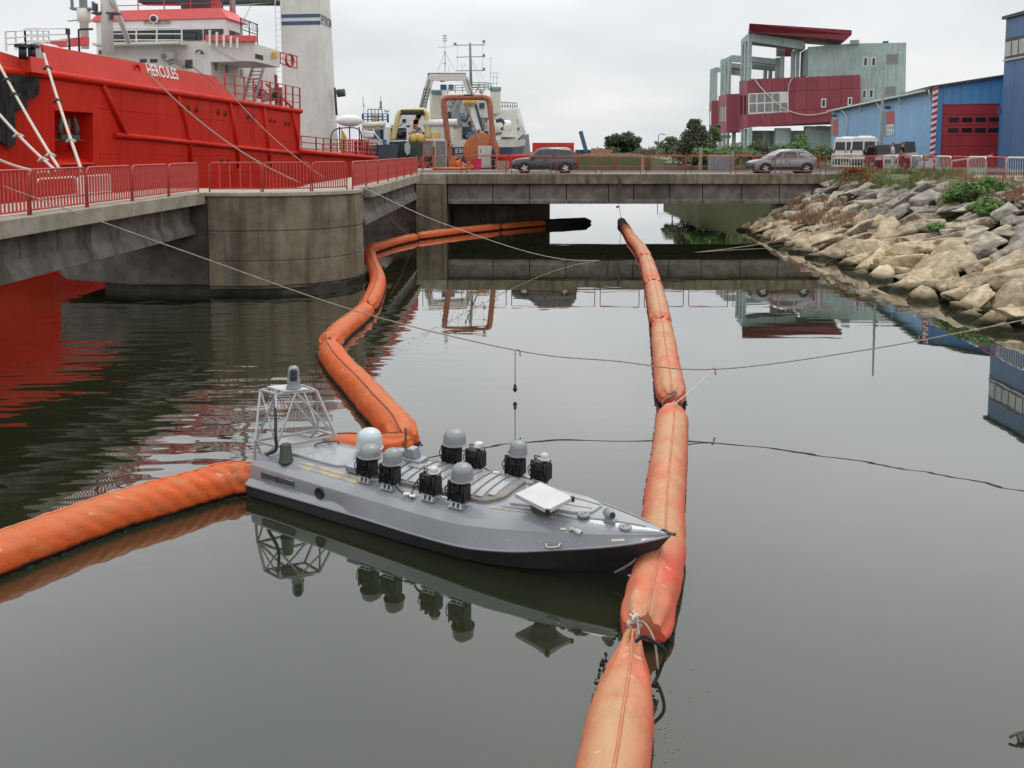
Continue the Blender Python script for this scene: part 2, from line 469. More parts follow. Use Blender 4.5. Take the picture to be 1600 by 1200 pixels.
# ------------------------------------------------------------------ quays and land
ZD = 3.68        # level of the decks and quays
ground_mat = pm('dry_ground', (0.15, 0.135, 0.08), (0.10, 0.135, 0.05), 0.3, 0.95, bump=0.4, bscale=3, speck=0.4, speck_col=(0.22, 0.2, 0.16))
def toe(Y):      # where the boulder slope meets the water
    return lerp1([(8, 12.6), (15, 13.4), (21.7, 14.0), (26, 14.3), (35, 14.8), (43, 14.4), (50, 15.0), (60, 16)], Y)
def crest(Y):
    return lerp1([(8, 24.5), (20, 24.5), (37, 24.1), (44, 23.2), (50, 21.0), (60, 21)], Y)
def lerp1(tab, x):
    if x <= tab[0][0]: return tab[0][1]
    for (a, b), (c, d) in zip(tab, tab[1:]):
        if x <= c: return b + (d - b) * (x - a) / (c - a)
    return tab[-1][1]
def bank_z(X, Y):
    t = (X - toe(Y)) / (crest(Y) - toe(Y))
    return -.25 + t * (ZD + .25) if t < 1 else ZD
g = MB(); rows = []
for i in range(27):
    Y = 9 + i * (49.85 - 9) / 26
    rows.append([Vector((toe(Y) - 2.0, Y, -1.2))] + [Vector((toe(Y) + (crest(Y) - toe(Y)) * k / 10, Y, bank_z(toe(Y) + (crest(Y) - toe(Y)) * k / 10, Y) - (.25 if k < 9 else .0) + .12 * mnoise.noise(Vector((k * .9, Y * .7, 0))))) for k in range(11)] + [Vector((26.5, Y, ZD)), Vector((140, Y, ZD))])
g.loft(rows, False, False, True)
bank = tag(g.build('bank', ground_mat), kind='structure')
g = MB(); g.prism([(24.52, 49.86, ZD - .006), (140, 49.86, ZD - .006), (140, 61, ZD - .006), (24.52, 61, ZD - .006)], (0, 0, -4.6))
tag(g.build('ground', ground_mat), kind='structure')
g = MB()
g.prism([(3.7, 230, ZD - .2), (36, 205, ZD - .2), (27.5, 138, ZD - .2), (21.6, 112, ZD - .2), (20.8, 88, ZD - .2), (24.2, 77.5, ZD - .2), (24.6, 61.02, ZD - .2), (420, 61.02, ZD - .2), (420, 900, ZD - .2), (-500, 900, ZD - .2), (-500, 260, ZD - .2), (3.7, 260, ZD - .2)], (0, 0, -4.4))
tag(g.build('ground', ground_mat), kind='structure')
g = MB(); g.prism([(-11.5, 60.02, ZD), (2.9, 60.02, ZD), (2.9, 67.5, ZD), (-11.5, 67.5, ZD)], (0, 0, -4.5))
tag(g.build('quay', M['concrete_light']), kind='structure')
YARD = 3.92
g = MB(); g.prism([(25.2, 48.2, YARD), (60, 44, YARD), (60, 98, YARD), (36, 98, YARD), (26.5, 62, YARD)], (0, 0, -.6))
tag(g.build('yard', M['asphalt']), kind='structure')
g = MB(); g.prism([(25.25, 30, ZD + .012), (34.5, 30, ZD + .012), (34.5, 48.0, ZD + .012), (25.3, 48.1, ZD + .012)], (0, 0, -.1))
tag(g.build('pavement', M['sidewalk']), kind='structure')

# ------------------------------------------------------------------ bridges
def girder_profile(side):
    """I-girder with a splayed bottom flange, seen end on: (offset, height); side=+1 faces +X"""
    return [(-.14, 0), (.14, 0), (.14, -.62), (.30, -.86), (.34, -1.08), (-.34, -1.08), (-.30, -.86), (-.14, -.62)]

br = thing('bridge', 'near concrete footbridge span with red railings passing in front of the red tug bow', 'bridge', (-14.2, 18, 0))
d = MB(); d.box2((-14.0, 3, ZD - .30), (-11.55, 28.55, ZD))
d.build('deck', M['concrete'], br, True)
k = MB(); k.box2((-11.55, 3, ZD - .40), (-11.0, 28.4, ZD + .015)); k.box2((-14.4, 3, ZD - .40), (-14.01, 28.1, ZD + .015))
k.build('fascia', M['concrete_light'], br, True, bevel=.02)
w = MB(); w.box2((-13.99, 3, ZD + .001), (-11.6, 28.5, ZD + .02)); w.build('pavement', M['sidewalk'], br, True)
for i, gx in enumerate((-11.75, -13.9)):
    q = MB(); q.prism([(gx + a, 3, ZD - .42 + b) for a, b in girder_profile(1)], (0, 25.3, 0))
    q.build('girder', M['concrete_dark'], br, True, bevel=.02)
    if i == 0:
        for yy in [4.5 + j * 1.55 for j in range(16)]:
            q = MB(); q.box2((gx + .13, yy - .03, ZD - 1.02), (gx + .165, yy + .03, ZD - .42)); q.build('stiffener', M['concrete_dark'], br, True)

q = MB(); q.box2((-14.0, 28.32, ZD - 1.62), (-10.97, 28.56, ZD - .42)); q.build('diaphragm', M['concrete_dark'], br, True)
# round-nosed pier
pr = thing('bridge_pier', 'massive round-nosed concrete pier carrying the railed lookout at the bridge corner', 'bridge pier', (-11, 30.5, 0))
NOSE = [(-10.95, 28.2), (-9.6, 28.15), (-8.4, 28.3), (-7.3, 28.75), (-6.55, 29.45), (-6.05, 30.2), (-5.92, 31.0), (-6.1, 32.2), (-6.6, 34.2)]
def nose(g, z0, z1, x0=-10.95, yb=34.2):
    pts = [(x0, yb)] + [(x0, 28.2 - g)] + [(x + (g if i > 3 else g * .5), y - (g if i < 6 else 0)) for i, (x, y) in enumerate(NOSE) if x > x0 + .01 and y < yb - .05] + ([(-6.2, yb)] if yb < 34 else [])
    return [(x, y, z0) for x, y in pts], (0, 0, z1 - z0)
for z0, z1, gg in ((2.306, 3.55, .0), (1.21, 2.294, -.01), (.30, 1.198, .006)):
    q = MB(); p, dd = nose(gg, z0, z1); q.prism(p, dd)
    q.build('lift', M['concrete'], pr, True, bevel=.03)
q = MB(); p, dd = nose(-.06, .2, 3.5); q.prism(p, dd); q.build('core', M['concrete_dark'], pr, True)
q = MB(); p, dd = nose(.07, 3.553, ZD + .012, -14.0, 31.4); q.prism(p, dd); q.build('cap_slab', M['sidewalk'], pr, True, bevel=.02)
q = MB(); q.prism([(-10.97, 28.32, .32), (-14.0, 28.35, .32), (-16.4, 28.8, .42), (-17.2, 29.6, .55), (-17.2, 33, .55), (-10.97, 34.1, .32)], (0, 0, 1.80))
q.build('wing', M['concrete_dark'], pr, True, bevel=.05)
q = MB(); q.prism([(-15.3, 29.3, -1.5), (-14, 28.8, -1.5), (-8.4, 28.55, -1.5), (-7.2, 29.0, -1.5), (-6.3, 29.9, -1.5), (-5.95, 31, -1.5), (-5.95, 34, -1.5), (-15.3, 34, -1.5)], (0, 0, 1.78))
q.build('footing', pm('wet_concrete', (0.03, 0.03, 0.022), (0.075, 0.07, 0.055), 2, 0.5, bump=.5, bscale=10), pr, True)

# second span, running away from the pier to the corner
br2 = thing('bridge', 'second short concrete span with red railings between the round pier and the far bridge corner', 'bridge', (-9, 41, 0))
d = MB(); d.box2((-8.8, 31.45, ZD - .30), (-6.11, 49.2, ZD + .01)); d.build('deck', M['sidewalk'], br2, True)
k = MB(); k.box2((-6.1, 32.3, ZD - .42), (-5.75, 49.2, ZD + .015)); k.box2((-9.1, 34.25, ZD - .42), (-8.81, 49.2, ZD + .015)); k.build('fascia', M['concrete_light'], br2, True, bevel=.02)
for gx in (-6.25, -8.6):
    q = MB(); q.prism([(gx + a, 31.6, ZD - .42 + b) for a, b in girder_profile(1)], (0, 17.55, 0)); q.build('girder', M['concrete_dark'], br2, True, bevel=.02)
for yy in [36 + j * 1.7 for j in range(8)]:
    q = MB(); q.box2((-6.12, yy - .03, ZD - 1.02), (-6.085, yy + .03, ZD - .42)); q.build('stiffener', M['concrete_dark'], br2, True)

# far bridge, square across the picture
YB = 49.9
br3 = thing('bridge', 'long flat concrete road bridge crossing the far end of the basin with cars on it', 'bridge', (5, 55, 0))
d = MB(); d.box2((-9.2, YB + .35, ZD - .35), (24.4, 59.98, ZD - .004)); d.build('deck', M['concrete'], br3, True)
k = MB(); k.box2((-4.15, YB, ZD - .60), (20.6, YB + .35, ZD + .03)); k.build('fascia', M['concrete'], br3, True, bevel=.02)
k = MB(); k.box2((-6.1, YB - .05, ZD - .62), (-4.17, YB + .34, ZD + .03)); k.build('fascia', M['concrete_light'], br3, True, bevel=.02)
w = MB(); w.box2((-9.2, YB + .36, ZD - .003), (20.4, YB + 1.5, ZD + .02)); w.build('pavement', M['sidewalk'], br3, True)
w = MB(); w.box2((-9.2, YB + 1.51, ZD - .003), (24.5, 59.6, ZD + .006)); w.build('roadway', M['asphalt'], br3, True)
xx = -4.1
for i, wd in enumerate((2.9, 2.35, 2.35, 2.7, 1.6, 2.3, 2.1, 2.5, 2.4, 2.5, 2.6)):
    q = MB()
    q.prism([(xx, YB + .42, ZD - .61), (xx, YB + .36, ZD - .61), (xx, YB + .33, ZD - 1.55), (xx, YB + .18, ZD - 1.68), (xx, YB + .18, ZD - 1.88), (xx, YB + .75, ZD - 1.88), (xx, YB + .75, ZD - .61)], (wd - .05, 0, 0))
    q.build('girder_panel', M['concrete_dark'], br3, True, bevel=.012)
    for j in range(int(wd / .42)):
        pass
    xx += wd
for yy in (52.5, 54.5, 56.5, 58.5):
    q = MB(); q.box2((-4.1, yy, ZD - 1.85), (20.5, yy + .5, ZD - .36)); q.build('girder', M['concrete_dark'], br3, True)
# far corner abutment with the flared cap
pb = thing('bridge_pier', 'square concrete abutment where the two bridges meet beyond the orange boom', 'bridge pier', (-4, 53, 0))
q = MB(); q.box2((-6.1, YB - .02, -1.5), (-4.16, 53.5, ZD - .63)); q.build('column', M['concrete'], pb, True, bevel=.03)
q = MB(); q.box2((-12, 51.2, -1.5), (-6.12, 53.4, ZD - 1.9)); q.build('wing', M['concrete_dark'], pb, True)
q = MB(); q.box2((-4.14, 55.2, -1.5), (.1, 56.4, 1.35)); q.build('wall', M['concrete'], pb, True, bevel=.03)
q = MB(); q.prism([(-4.13, 54.9, 1.36), (.4, 54.9, 1.36), (.9, 54.9, 1.55), (.9, 54.9, 1.79), (-4.13, 54.9, 1.79)], (0, 1.7, 0)); q.build('cap', M['concrete_dark'], pb, True)
pc = thing('bridge_pier', 'concrete abutment of the far bridge half buried in the boulders', 'bridge pier', (18, 53, 0))
q = MB(); q.box2((19.6, 50.3, -1.5), (24.5, 59.6, ZD - .4)); q.build('wall', M['concrete_dark'], pc, True)

# ------------------------------------------------------------------ railings
def hoop_panel(parent, length, h, mat, r=.028, foot=.12, drop=0.0, rr=.16):
    """bent-tube frame of one railing panel, local x from 0 to length"""
    m = MB()
    n = 5
    pts = [(0.0, 0, 0), (0.0, 0, h - rr)]
    for i in range(1, n):
        a = math.pi * .5 * i / n
        pts.append((rr - rr * math.cos(a), 0, h - rr + rr * math.sin(a)))
    pts += [(rr, 0, h), (length - rr, 0, h)]
    for i in range(1, n):
        a = math.pi * .5 * i / n
        pts.append((length - rr + rr * math.sin(a), 0, h - rr + rr * math.cos(a)))
    pts += [(length, 0, h - rr), (length, 0, 0)]
    m.tube(pts, r, 8)
    o = m.build('frame', mat, parent)
    b = MB(); b.tube([(r * .6, 0, foot), (length - r * .6, 0, foot)], r * .85, 8)
    b.build('bottom_rail', mat, parent)
    return o
_barmesh = {}
def railing(p0, p1, label, group, mat, h=1.06, nbar=16, bars=True, bar_r=.016, name='railing_panel', r=.028, rr=.16, foot=.12):
    p0, p1 = Vector(p0), Vector(p1); d = p1 - p0; Ln = d.length
    t = thing(name, label, 'railing', tuple(p0), math.atan2(d.y, d.x), group)
    if abs(d.z) > .01:
        t.rotation_euler = (0, -math.asin(d.z / Ln), math.atan2(d.y, d.x))
    hoop_panel(t, Ln, h, mat, r, foot, rr=rr)
    if bars:
        key = (mat.name, round(h, 2), bar_r)
        if key not in _barmesh:
            q = MB(); q.bar((0, 0, foot), (0, 0, h), bar_r * 2, bar_r * 2)
            _barmesh[key] = q.mesh('bar', mat)
        for i in range(nbar):
            inst(_barmesh[key], 'bar', t, (Ln * (i + 1) / (nbar + 1), 0, 0))
    return t
ORD = 'first second third fourth fifth sixth seventh eighth ninth tenth eleventh twelfth'.split()
def rail_run(p0, p1, n, label, group, mat, gap=.09, rev=False, **kw):
    p0, p1 = Vector(p0), Vector(p1)
    out = []
    d = (p1 - p0); u = d.normalized(); L1 = d.length / n
    for i in range(n):
        k = n - 1 - i if rev else i
        out.append(railing(p0 + u * (L1 * i + gap / 2), p0 + u * (L1 * (i + 1) - gap / 2), label.format(ORD[k]), group, mat, **kw))
    return out
G_NEAR = 'red bar railing panels along the footbridge'
rail_run((-11.25, 8.35, ZD + .01), (-11.25, 28.25, ZD + .01), 8, '{} red barred railing panel of the near footbridge counted from the round pier', G_NEAR, M['rail_red'], nbar=16, rev=True)
rail_run((-14.1, 23.3, ZD + .01), (-14.1, 27.7, ZD + .01), 2, '{} pale barred panel on the ship side of the footbridge, counted from the pier', 'pale railing panels on the ship side of the footbridge', M['rail_white'], nbar=11, rev=True, h=.66, foot=.08)
G_PIER = 'red railing panels round the pier lookout'
LB = [(-10.9, 28.35), (-9.0, 28.45), (-7.35, 28.98), (-6.25, 30.1)]
labs = ['open red railing frame with few bars at the corner of the pier lookout', 'red railing panel with a slanting end post on the front of the pier lookout', 'red railing panel over the curved nose of the pier']
for i in range(3):
    a, b = LB[i], LB[i + 1]
    railing((a[0], a[1], ZD + .02), (b[0] - .06, b[1] - .04, ZD + .02), labs[i], G_PIER, M['rail_red'], nbar=(4, 13, 14)[i])
rail_run((-6.15, 30.3, ZD + .02), (-5.93, 49.2, ZD + .02), 7, '{} red barred railing panel of the second span, counted from the pier', 'red railing panels along the second span', M['rail_red'], nbar=15)
G_FAR = 'thin red open railing frames along the far bridge'
rail_run((-5.9, YB + .18, ZD + .03), (22.6, YB + .18, ZD + .03), 10, '{} thin red open frame on the near kerb of the far bridge from the abutment', G_FAR, M['rail_red'], bars=False, r=.026, gap=.35, rr=.06, foot=.18, h=1.12)
rail_run((-3, 59.7, ZD + .01), (21, 59.7, ZD + .01), 9, '{} thin red open frame on the far kerb of the road bridge from the ships', 'red railing frames on the far edge of the road bridge', M['rail_red'], bars=False, r=.028, gap=.2, rr=.06, foot=.3, h=1.15)
# ------------------------------------------------------------------ oil booms
def boom_material(name, main, faded, fade, dirt=(0.30, 0.2, 0.1)):
    m = bpy.data.materials.new(name); m.use_nodes = True
    nt = m.node_tree; N, L = nt.nodes, nt.links
    b = N['Principled BSDF']; b.inputs['Roughness'].default_value = 0.55; b.inputs['Specular IOR Level'].default_value = .3
    g = N.new('ShaderNodeNewGeometry'); P = g.outputs['Position']
    sx = N.new('ShaderNodeSeparateXYZ'); L.new(P, sx.inputs[0])
    # sun-bleached and dusty upper side, in patches
    n = N.new('ShaderNodeTexNoise'); n.inputs['Scale'].default_value = 0.9; n.inputs['Detail'].default_value = 6; n.inputs['Roughness'].default_value = .65
    L.new(P, n.inputs['Vector'])
    zr = N.new('ShaderNodeMapRange'); zr.inputs['From Min'].default_value = 0.16; zr.inputs['From Max'].default_value = 0.42
    L.new(sx.outputs['Z'], zr.inputs[0])
    nr = N.new('ShaderNodeMapRange'); nr.inputs['From Min'].default_value = 0.33; nr.inputs['From Max'].default_value = 0.52
    L.new(n.outputs['Fac'], nr.inputs[0])
    mu = N.new('ShaderNodeMath'); mu.operation = 'MULTIPLY'; L.new(zr.outputs[0], mu.inputs[0]); L.new(nr.outputs[0], mu.inputs[1])
    mu2 = N.new('ShaderNodeMath'); mu2.operation = 'MULTIPLY'; L.new(mu.outputs[0], mu2.inputs[0]); mu2.inputs[1].default_value = fade
    x = N.new('ShaderNodeMix'); x.data_type = 'RGBA'; x.inputs[6].default_value = (*main, 1); x.inputs[7].default_value = (*faded, 1)
    L.new(mu2.outputs[0], x.inputs[0])
    # grime blotches
    n2 = N.new('ShaderNodeTexNoise'); n2.inputs['Scale'].default_value = 3.5; n2.inputs['Detail'].default_value = 7; n2.inputs['Roughness'].default_value = .7
    L.new(P, n2.inputs['Vector'])
    r2 = N.new('ShaderNodeMapRange'); r2.inputs['From Min'].default_value = .52; r2.inputs['From Max'].default_value = .75; r2.inputs['To Max'].default_value = .7
    L.new(n2.outputs['Fac'], r2.inputs[0])
    x2 = N.new('ShaderNodeMix'); x2.data_type = 'RGBA'; L.new(r2.outputs[0], x2.inputs[0]); L.new(x.outputs[2], x2.inputs[6]); x2.inputs[7].default_value = (*dirt, 1)
    # pale scuffs
    wv = N.new('ShaderNodeTexNoise'); wv.inputs['Scale'].default_value = 2.2; wv.inputs['Detail'].default_value = 2
    mp = N.new('ShaderNodeMapping'); mp.inputs['Scale'].default_value = (1.0, 4.5, 2.0); mp.inputs['Rotation'].default_value = (0, 0, R(25)); L.new(P, mp.inputs[0]); L.new(mp.outputs[0], wv.inputs['Vector'])
    r3 = N.new('ShaderNodeMapRange'); r3.inputs['From Min'].default_value = .70; r3.inputs['From Max'].default_value = .74; r3.inputs['To Max'].default_value = .5
    L.new(wv.outputs['Fac'], r3.inputs[0])
    x3 = N.new('ShaderNodeMix'); x3.data_type = 'RGBA'; L.new(r3.outputs[0], x3.inputs[0]); L.new(x2.outputs[2], x3.inputs[6]); x3.inputs[7].default_value = (0.75, 0.5, 0.36, 1)
    # wet, weedy band at the waterline
    n4 = N.new('ShaderNodeTexNoise'); n4.inputs['Scale'].default_value = 9; n4.inputs['Detail'].default_value = 5; L.new(P, n4.inputs['Vector'])
    ma = N.new('ShaderNodeMath'); ma.operation = 'MULTIPLY_ADD'; ma.inputs[1].default_value = -0.10; L.new(n4.outputs['Fac'], ma.inputs[0]); L.new(sx.outputs['Z'], ma.inputs[2])
    r4 = N.new('ShaderNodeMapRange'); r4.inputs['From Min'].default_value = 0.055; r4.inputs['From Max'].default_value = 0.0
    L.new(ma.outputs[0], r4.inputs[0])
    x4 = N.new('ShaderNodeMix'); x4.data_type = 'RGBA'; L.new(r4.outputs[0], x4.inputs[0]); L.new(x3.outputs[2], x4.inputs[6]); x4.inputs[7].default_value = (0.014, 0.011, 0.009, 1)
    L.new(x4.outputs[2], b.inputs['Base Color'])
    n5 = N.new('ShaderNodeTexNoise'); n5.inputs['Scale'].default_value = 14; n5.inputs['Detail'].default_value = 5; L.new(P, n5.inputs['Vector'])
    n6 = N.new('ShaderNodeTexNoise'); n6.inputs['Scale'].default_value = 170; n6.inputs['Detail'].default_value = 2; L.new(P, n6.inputs['Vector'])
    a6 = N.new('ShaderNodeMath'); a6.operation = 'MULTIPLY_ADD'; a6.inputs[1].default_value = 0.06; L.new(n6.outputs['Fac'], a6.inputs[0]); L.new(n5.outputs['Fac'], a6.inputs[2])
    bp = N.new('ShaderNodeBump'); bp.inputs['Strength'].default_value = .35; bp.inputs['Distance'].default_value = .03
    L.new(a6.outputs[0], bp.inputs['Height']); L.new(bp.outputs[0], b.inputs['Normal'])
    return m
M['boom_coral'] = boom_material('faded_coral_boom_fabric', (0.62, 0.105, 0.06), (0.50, 0.29, 0.15), 1.0)
M['boom_orange'] = boom_material('orange_boom_fabric', (0.60, 0.095, 0.014), (0.52, 0.15, 0.055), 0.75)
M['seam'] = pm('boom_seam_tape', (0.50, 0.14, 0.075), (0.60, 0.22, 0.13), 6, .6)
M['seam_dark'] = pm('dark_boom_lacing', (0.16, 0.05, 0.025), (0.25, 0.09, 0.05), 8, .8)
M['weed'] = pm('black_weed', (0.008, 0.007, 0.006), (0.03, 0.024, 0.018), 12, .7)

def boom_segment(parent, path, rad, mat, seed, wrinkle=.012, pinch=(.45, .45), seam=M['seam'], n=40, seam_ang=0.0, diag=0.0, oval=1.0, weed=True, pl=.35):
    """one inflated length of boom along a world path"""
    pts = catmull(path, 14)
    L = [0]
    for i in range(1, len(pts)): L.append(L[-1] + (pts[i] - pts[i - 1]).length)
    T = L[-1]; step = (.026 if diag else .075) if T < 12 else .14
    m = max(12, int(T / step))
    res = []; j = 0
    for i in range(m + 1):
        s = T * i / m
        while j < len(L) - 2 and L[j + 1] < s: j += 1
        f = (s - L[j]) / max(1e-6, L[j + 1] - L[j]); res.append((pts[j].lerp(pts[j + 1], f), s))
    vs, fs, top = [], [], []
    rs = random.Random(seed)
    off = Vector((rs.uniform(0, 90), rs.uniform(0, 90), rs.uniform(0, 90)))
    for i, (p, s) in enumerate(res):
        a, b = res[max(0, i - 1)][0], res[min(m, i + 1)][0]
        t = (b - a).normalized(); x = t.cross(Vector((0, 0, 1))).normalized(); y = x.cross(t)
        pl0, pl1 = pl if isinstance(pl, tuple) else (pl, pl); e0 = max(0, min(1, s / pl0)); e1 = max(0, min(1, (T - s) / pl1))
        k = (pinch[0] + (1 - pinch[0]) * math.sin(e0 * math.pi / 2) ** .8) * (pinch[1] + (1 - pinch[1]) * math.sin(e1 * math.pi / 2) ** .8)
        near_end = math.exp(-min(s, T - s) / .45)
        for q in range(n):
            th = 2 * math.pi * q / n + math.pi / 2
            c, sn = math.cos(th), math.sin(th)
            amp = wrinkle * (1 + 2.2 * near_end)
            sd = Vector((s * 2.6 + diag * th * 1.4, th * 1.1 + diag * s, 0)) + off
            dw = mnoise.noise(sd * 1.3) * amp + abs(mnoise.noise(Vector((s * 5 + diag * 4 * c, c * 1.5, sn)) + off)) * -amp * .9
            if diag:
                # gathered folds that sweep round the tube towards the stern end
                m0 = max(0.0, 1 - s / 3.0) ** .8 + .25 * max(0, mnoise.noise(Vector((s * .9, 7, 2)) + off)) + .08
                ph = s * 13 + (th - math.pi / 2) * 3.4 + 2.6 * mnoise.noise(Vector((s * .55, th * .3, 4)) + off)
                fd = 1 - abs(math.sin(ph)); dw -= .036 * m0 * fd ** 2.6 * (.5 + max(0, .5 + mnoise.noise(Vector((s * 1.7, th * 1.3, 9)) + off)))
                dw += math.sin(s * 11 + 3.0 * c * diag + 2 * mnoise.noise(sd * .7)) * .004 * max(0, diag) * max(0, mnoise.noise(Vector((s * .6, 3, 1)) + off) + .35)
            rr = rad * k + dw + rad * .05 * mnoise.noise(Vector((s * .8, 0, 0)) + off)
            # gathered pleats at a tied end
            rr += near_end * .022 * math.sin(q * 2 * math.pi * 9 / n + 2 * mnoise.noise(off))
            vs.append(p + x * (c * rr) + y * (sn * rr * oval))
            if q == int(round(seam_ang / (2 * math.pi) * n)) % n: top.append(vs[-1])
    for i in range(m):
        for q in range(n):
            q2 = (q + 1) % n
            fs.append((i * n + q, i * n + q2, (i + 1) * n + q2, (i + 1) * n + q))
    fs.append(list(range(n))[::-1]); fs.append([m * n + q for q in range(n)])
    mb = MB(); mb.add(vs, fs, True)
    o = mb.build('float_segment', mat, parent, True, sharp=60)
    sm = MB(); sm.tube([p + Vector((0, 0, .004 + .006 * mnoise.noise(p * 3))) for p in top], .014, 6); sm.build('seam', seam, o, True)
    return o, res
def weed_fringe(parent, res, rad, seed, side=(-1, 1), zc=0.12):
    rs = random.Random(seed); mb = MB()
    hw = math.sqrt(max(.01, rad * rad - zc * zc))
    for i in range(1, len(res) - 1):
        p = res[i][0]; t = (res[i + 1][0] - res[i - 1][0]).normalized(); x = t.cross(Vector((0, 0, 1))).normalized()
        for sd in side:
            for k in range(8 if sd > 0 else 4):
                b = Vector((p.x, p.y, 0)) + x * sd * (hw - .015 + rs.uniform(-.01, .06 if sd > 0 else .03)) + t * rs.uniform(-.07, .07)
                if rs.random() < .3: continue
                h = rs.uniform(.006, .028); w = rs.uniform(.006, .026)
                u = Vector((rs.uniform(-1, 1), rs.uniform(-1, 1), 0)).normalized() * w
                v = u.cross(Vector((0, 0, 1)))
                mb.add([b + u, b + v, b - u, b - v, b + Vector((rs.uniform(-.02, .02), rs.uniform(-.02, .02), h)), b - Vector((0, 0, .05))],
                       [(0, 1, 4), (1, 2, 4), (2, 3, 4), (3, 0, 4), (1, 0, 5), (2, 1, 5), (3, 2, 5), (0, 3, 5)])
    o = mb.build('weed_fringe', M['weed'], parent, True)
    o['kind'] = 'stuff'
def joint_rope(parent, c, rad, t, mat, seed, turns=2):
    rs = random.Random(seed); t = Vector(t).normalized(); x = t.cross(Vector((0, 0, 1))).normalized(); y = x.cross(t)
    m = MB()
    pts = []
    for i in range(24 * turns + 1):
        a = 2 * math.pi * i / 24
        pts.append(c + (x * math.cos(a) + y * math.sin(a)) * (rad + .012 * math.sin(a * 3 + seed)) + t * (.03 * i / 24 - .03))
    m.tube(pts, .013, 6)
    for k in range(7):     # knot on top
        a = Vector((rs.uniform(-.05, .05), rs.uniform(-.05, .05), rs.uniform(0, .06)))
        b = Vector((rs.uniform(-.07, .07), rs.uniform(-.07, .07), rs.uniform(-.02, .08)))
        m.tube([c + y * rad + a, c + y * rad + (a + b) / 2 + Vector((0, 0, .03)), c + y * rad + b], .013, 6)
    return m.build('lashing', mat, parent, True)

BZ = .12; BR = .30
def gz(px, py, z=BZ): return gp(px, py, z)
ba = thing('oil_boom', 'sun-faded coral floating oil boom running from the far bridge past the patrol boat bow', 'oil boom', (3.2, 16, 0))
E = gp(970.5, 346, .2)
A1 = [E, gz(978, 357), gz(986, 371)]
A2 = [gz(986.5, 372.5), gz(1000, 388), gz(1009, 405)]
A3 = [gz(1009.5, 406.5), gz(1015, 425), gz(1021, 446)]
A4 = [gz(1021.5, 448), gz(1027, 475), gz(1033, 506)]
A5 = [gz(1033.5, 509), gz(1040, 560), gz(1050, 627)]
A6 = [gz(1051, 637), gz(1047, 700), gz(1039, 775), gz(1035, 838), gz(1031, 880), gz(1011, 960), gz(1006, 992)]
A7 = [gz(990, 985, .36), gz(986, 1010, .26), gz(978, 1075), gz(966, 1150), gz(952, 1240), gz(935, 1330), gz(915, 1440)]
for i, (pp, rr) in enumerate(((A1, .30), (A2, .33), (A3, .33), (A4, .33), (A5, .32), (A6, .30), (A7, .295))):
    pin = (.55, .55) if i < 4 else ((.55, .6) if i == 4 else ((.26, .74) if i == 5 else (.10, .6)))
    o, res = boom_segment(ba, pp, rr, M['boom_coral'], 11 + i, wrinkle=.013 if i > 3 else .016, pinch=pin, seam_ang=.0 if i < 5 else .15, pl=.5 if i < 5 else ((.95, .4) if i == 5 else (1.15, .5)), oval=1.0)
    if i >= 4: weed_fringe(ba, res, rr, 50 + i)
    if i in (1, 2, 3, 4): joint_rope(ba, res[0][0], rr * .66, res[2][0] - res[0][0], M['seam_dark'], i, 1)
joint_rope(ba, gz(1051, 632), .19, (0.1, 1, 0), M['rope_brown'], 5)
joint_rope(ba, gz(991, 978, .33), .06, (0.1, 1, .1), M['rope_white'], 6)
q = MB()
c = gz(991, 975, .36)
q.tube(catmull([c, c + Vector((.09, -.06, .05)), c + Vector((.15, -.30, .02)), c + Vector((.17, -.42, -.2))], 6), .012, 6)
q.tube(catmull([c, c + Vector((.02, -.10, .06)), c + Vector((.0, -.28, .06))], 6), .014, 6)
q.build('tie_rope', M['rope_brown'], ba, True)
q = MB(); q.tube(catmull([gz(993, 1003, .40), gz(1006, 994, .46), gz(1022, 1003, .42), gz(1039, 1018, .3), gz(1030, 1050, .08), gz(1020, 1072, .0)], 8), .017, 8)
q.build('hose', M['black_rubber'], ba, True)

bb = thing('oil_boom', 'orange floating oil boom zigzagging round the bridge pier to the patrol boat stern', 'oil boom', (-5, 20, 0))
B1 = [gz(916, 346), gz(850, 350), gz(782, 356)]
B2 = [gz(779, 356.5), gz(715, 363), gz(652, 371)]
B3 = [gz(650, 372), gz(612, 381), gz(577, 392)]
B4 = [gz(576.5, 396), gz(580, 412), gz(590, 437), gz(584, 462), gz(574, 482)]
B5 = [gz(573, 484), gz(553, 502), gz(530, 520), gz(512, 541)]
B6 = [gz(513, 545), gz(530, 572), gz(560, 604), gz(592, 640), gz(618, 668), gz(633, 692)]
B7 = [gz(634, 690, .14), gz(615, 700, .1), gz(570, 702, .08), gz(530, 703, .06), gz(500, 708, -.1), gz(450, 738, -.16), gz(405, 756, .05)]
B8 = [gz(400, 752, .1), gz(350, 757), gz(280, 777), gz(190, 803), gz(90, 838), gz(-20, 880), gz(-140, 930)]
for i, (pp, rr) in enumerate(((B1, .30), (B2, .31), (B3, .31), (B4, .32), (B5, .325), (B6, .335), (B7, .27), (B8, .325))):
    pin = (.6, .6) if i != 7 else (.8, .8)
    mat = M['boom_orange']
    o, res = boom_segment(bb, pp, rr, mat, 31 + i, wrinkle=.019 if i != 7 else .007, pinch=pin, seam=M['seam_dark'] if i != 7 else M['seam'], seam_ang=(-.25 if i in (4, 5) else .0) if i != 7 else 5.9, pl=.4, diag=1.6 if i == 7 else 0.0)
    if i in (5, 7): weed_fringe(bb, res, rr, 70 + i)
    if i in (2, 3, 4, 5): joint_rope(bb, res[0][0], rr * .62, res[2][0] - res[0][0], M['seam_dark'], i, 1)
joint_rope(bb, B2[0], .2, (1, .1, 0), M['rope_white'], 3, 1)
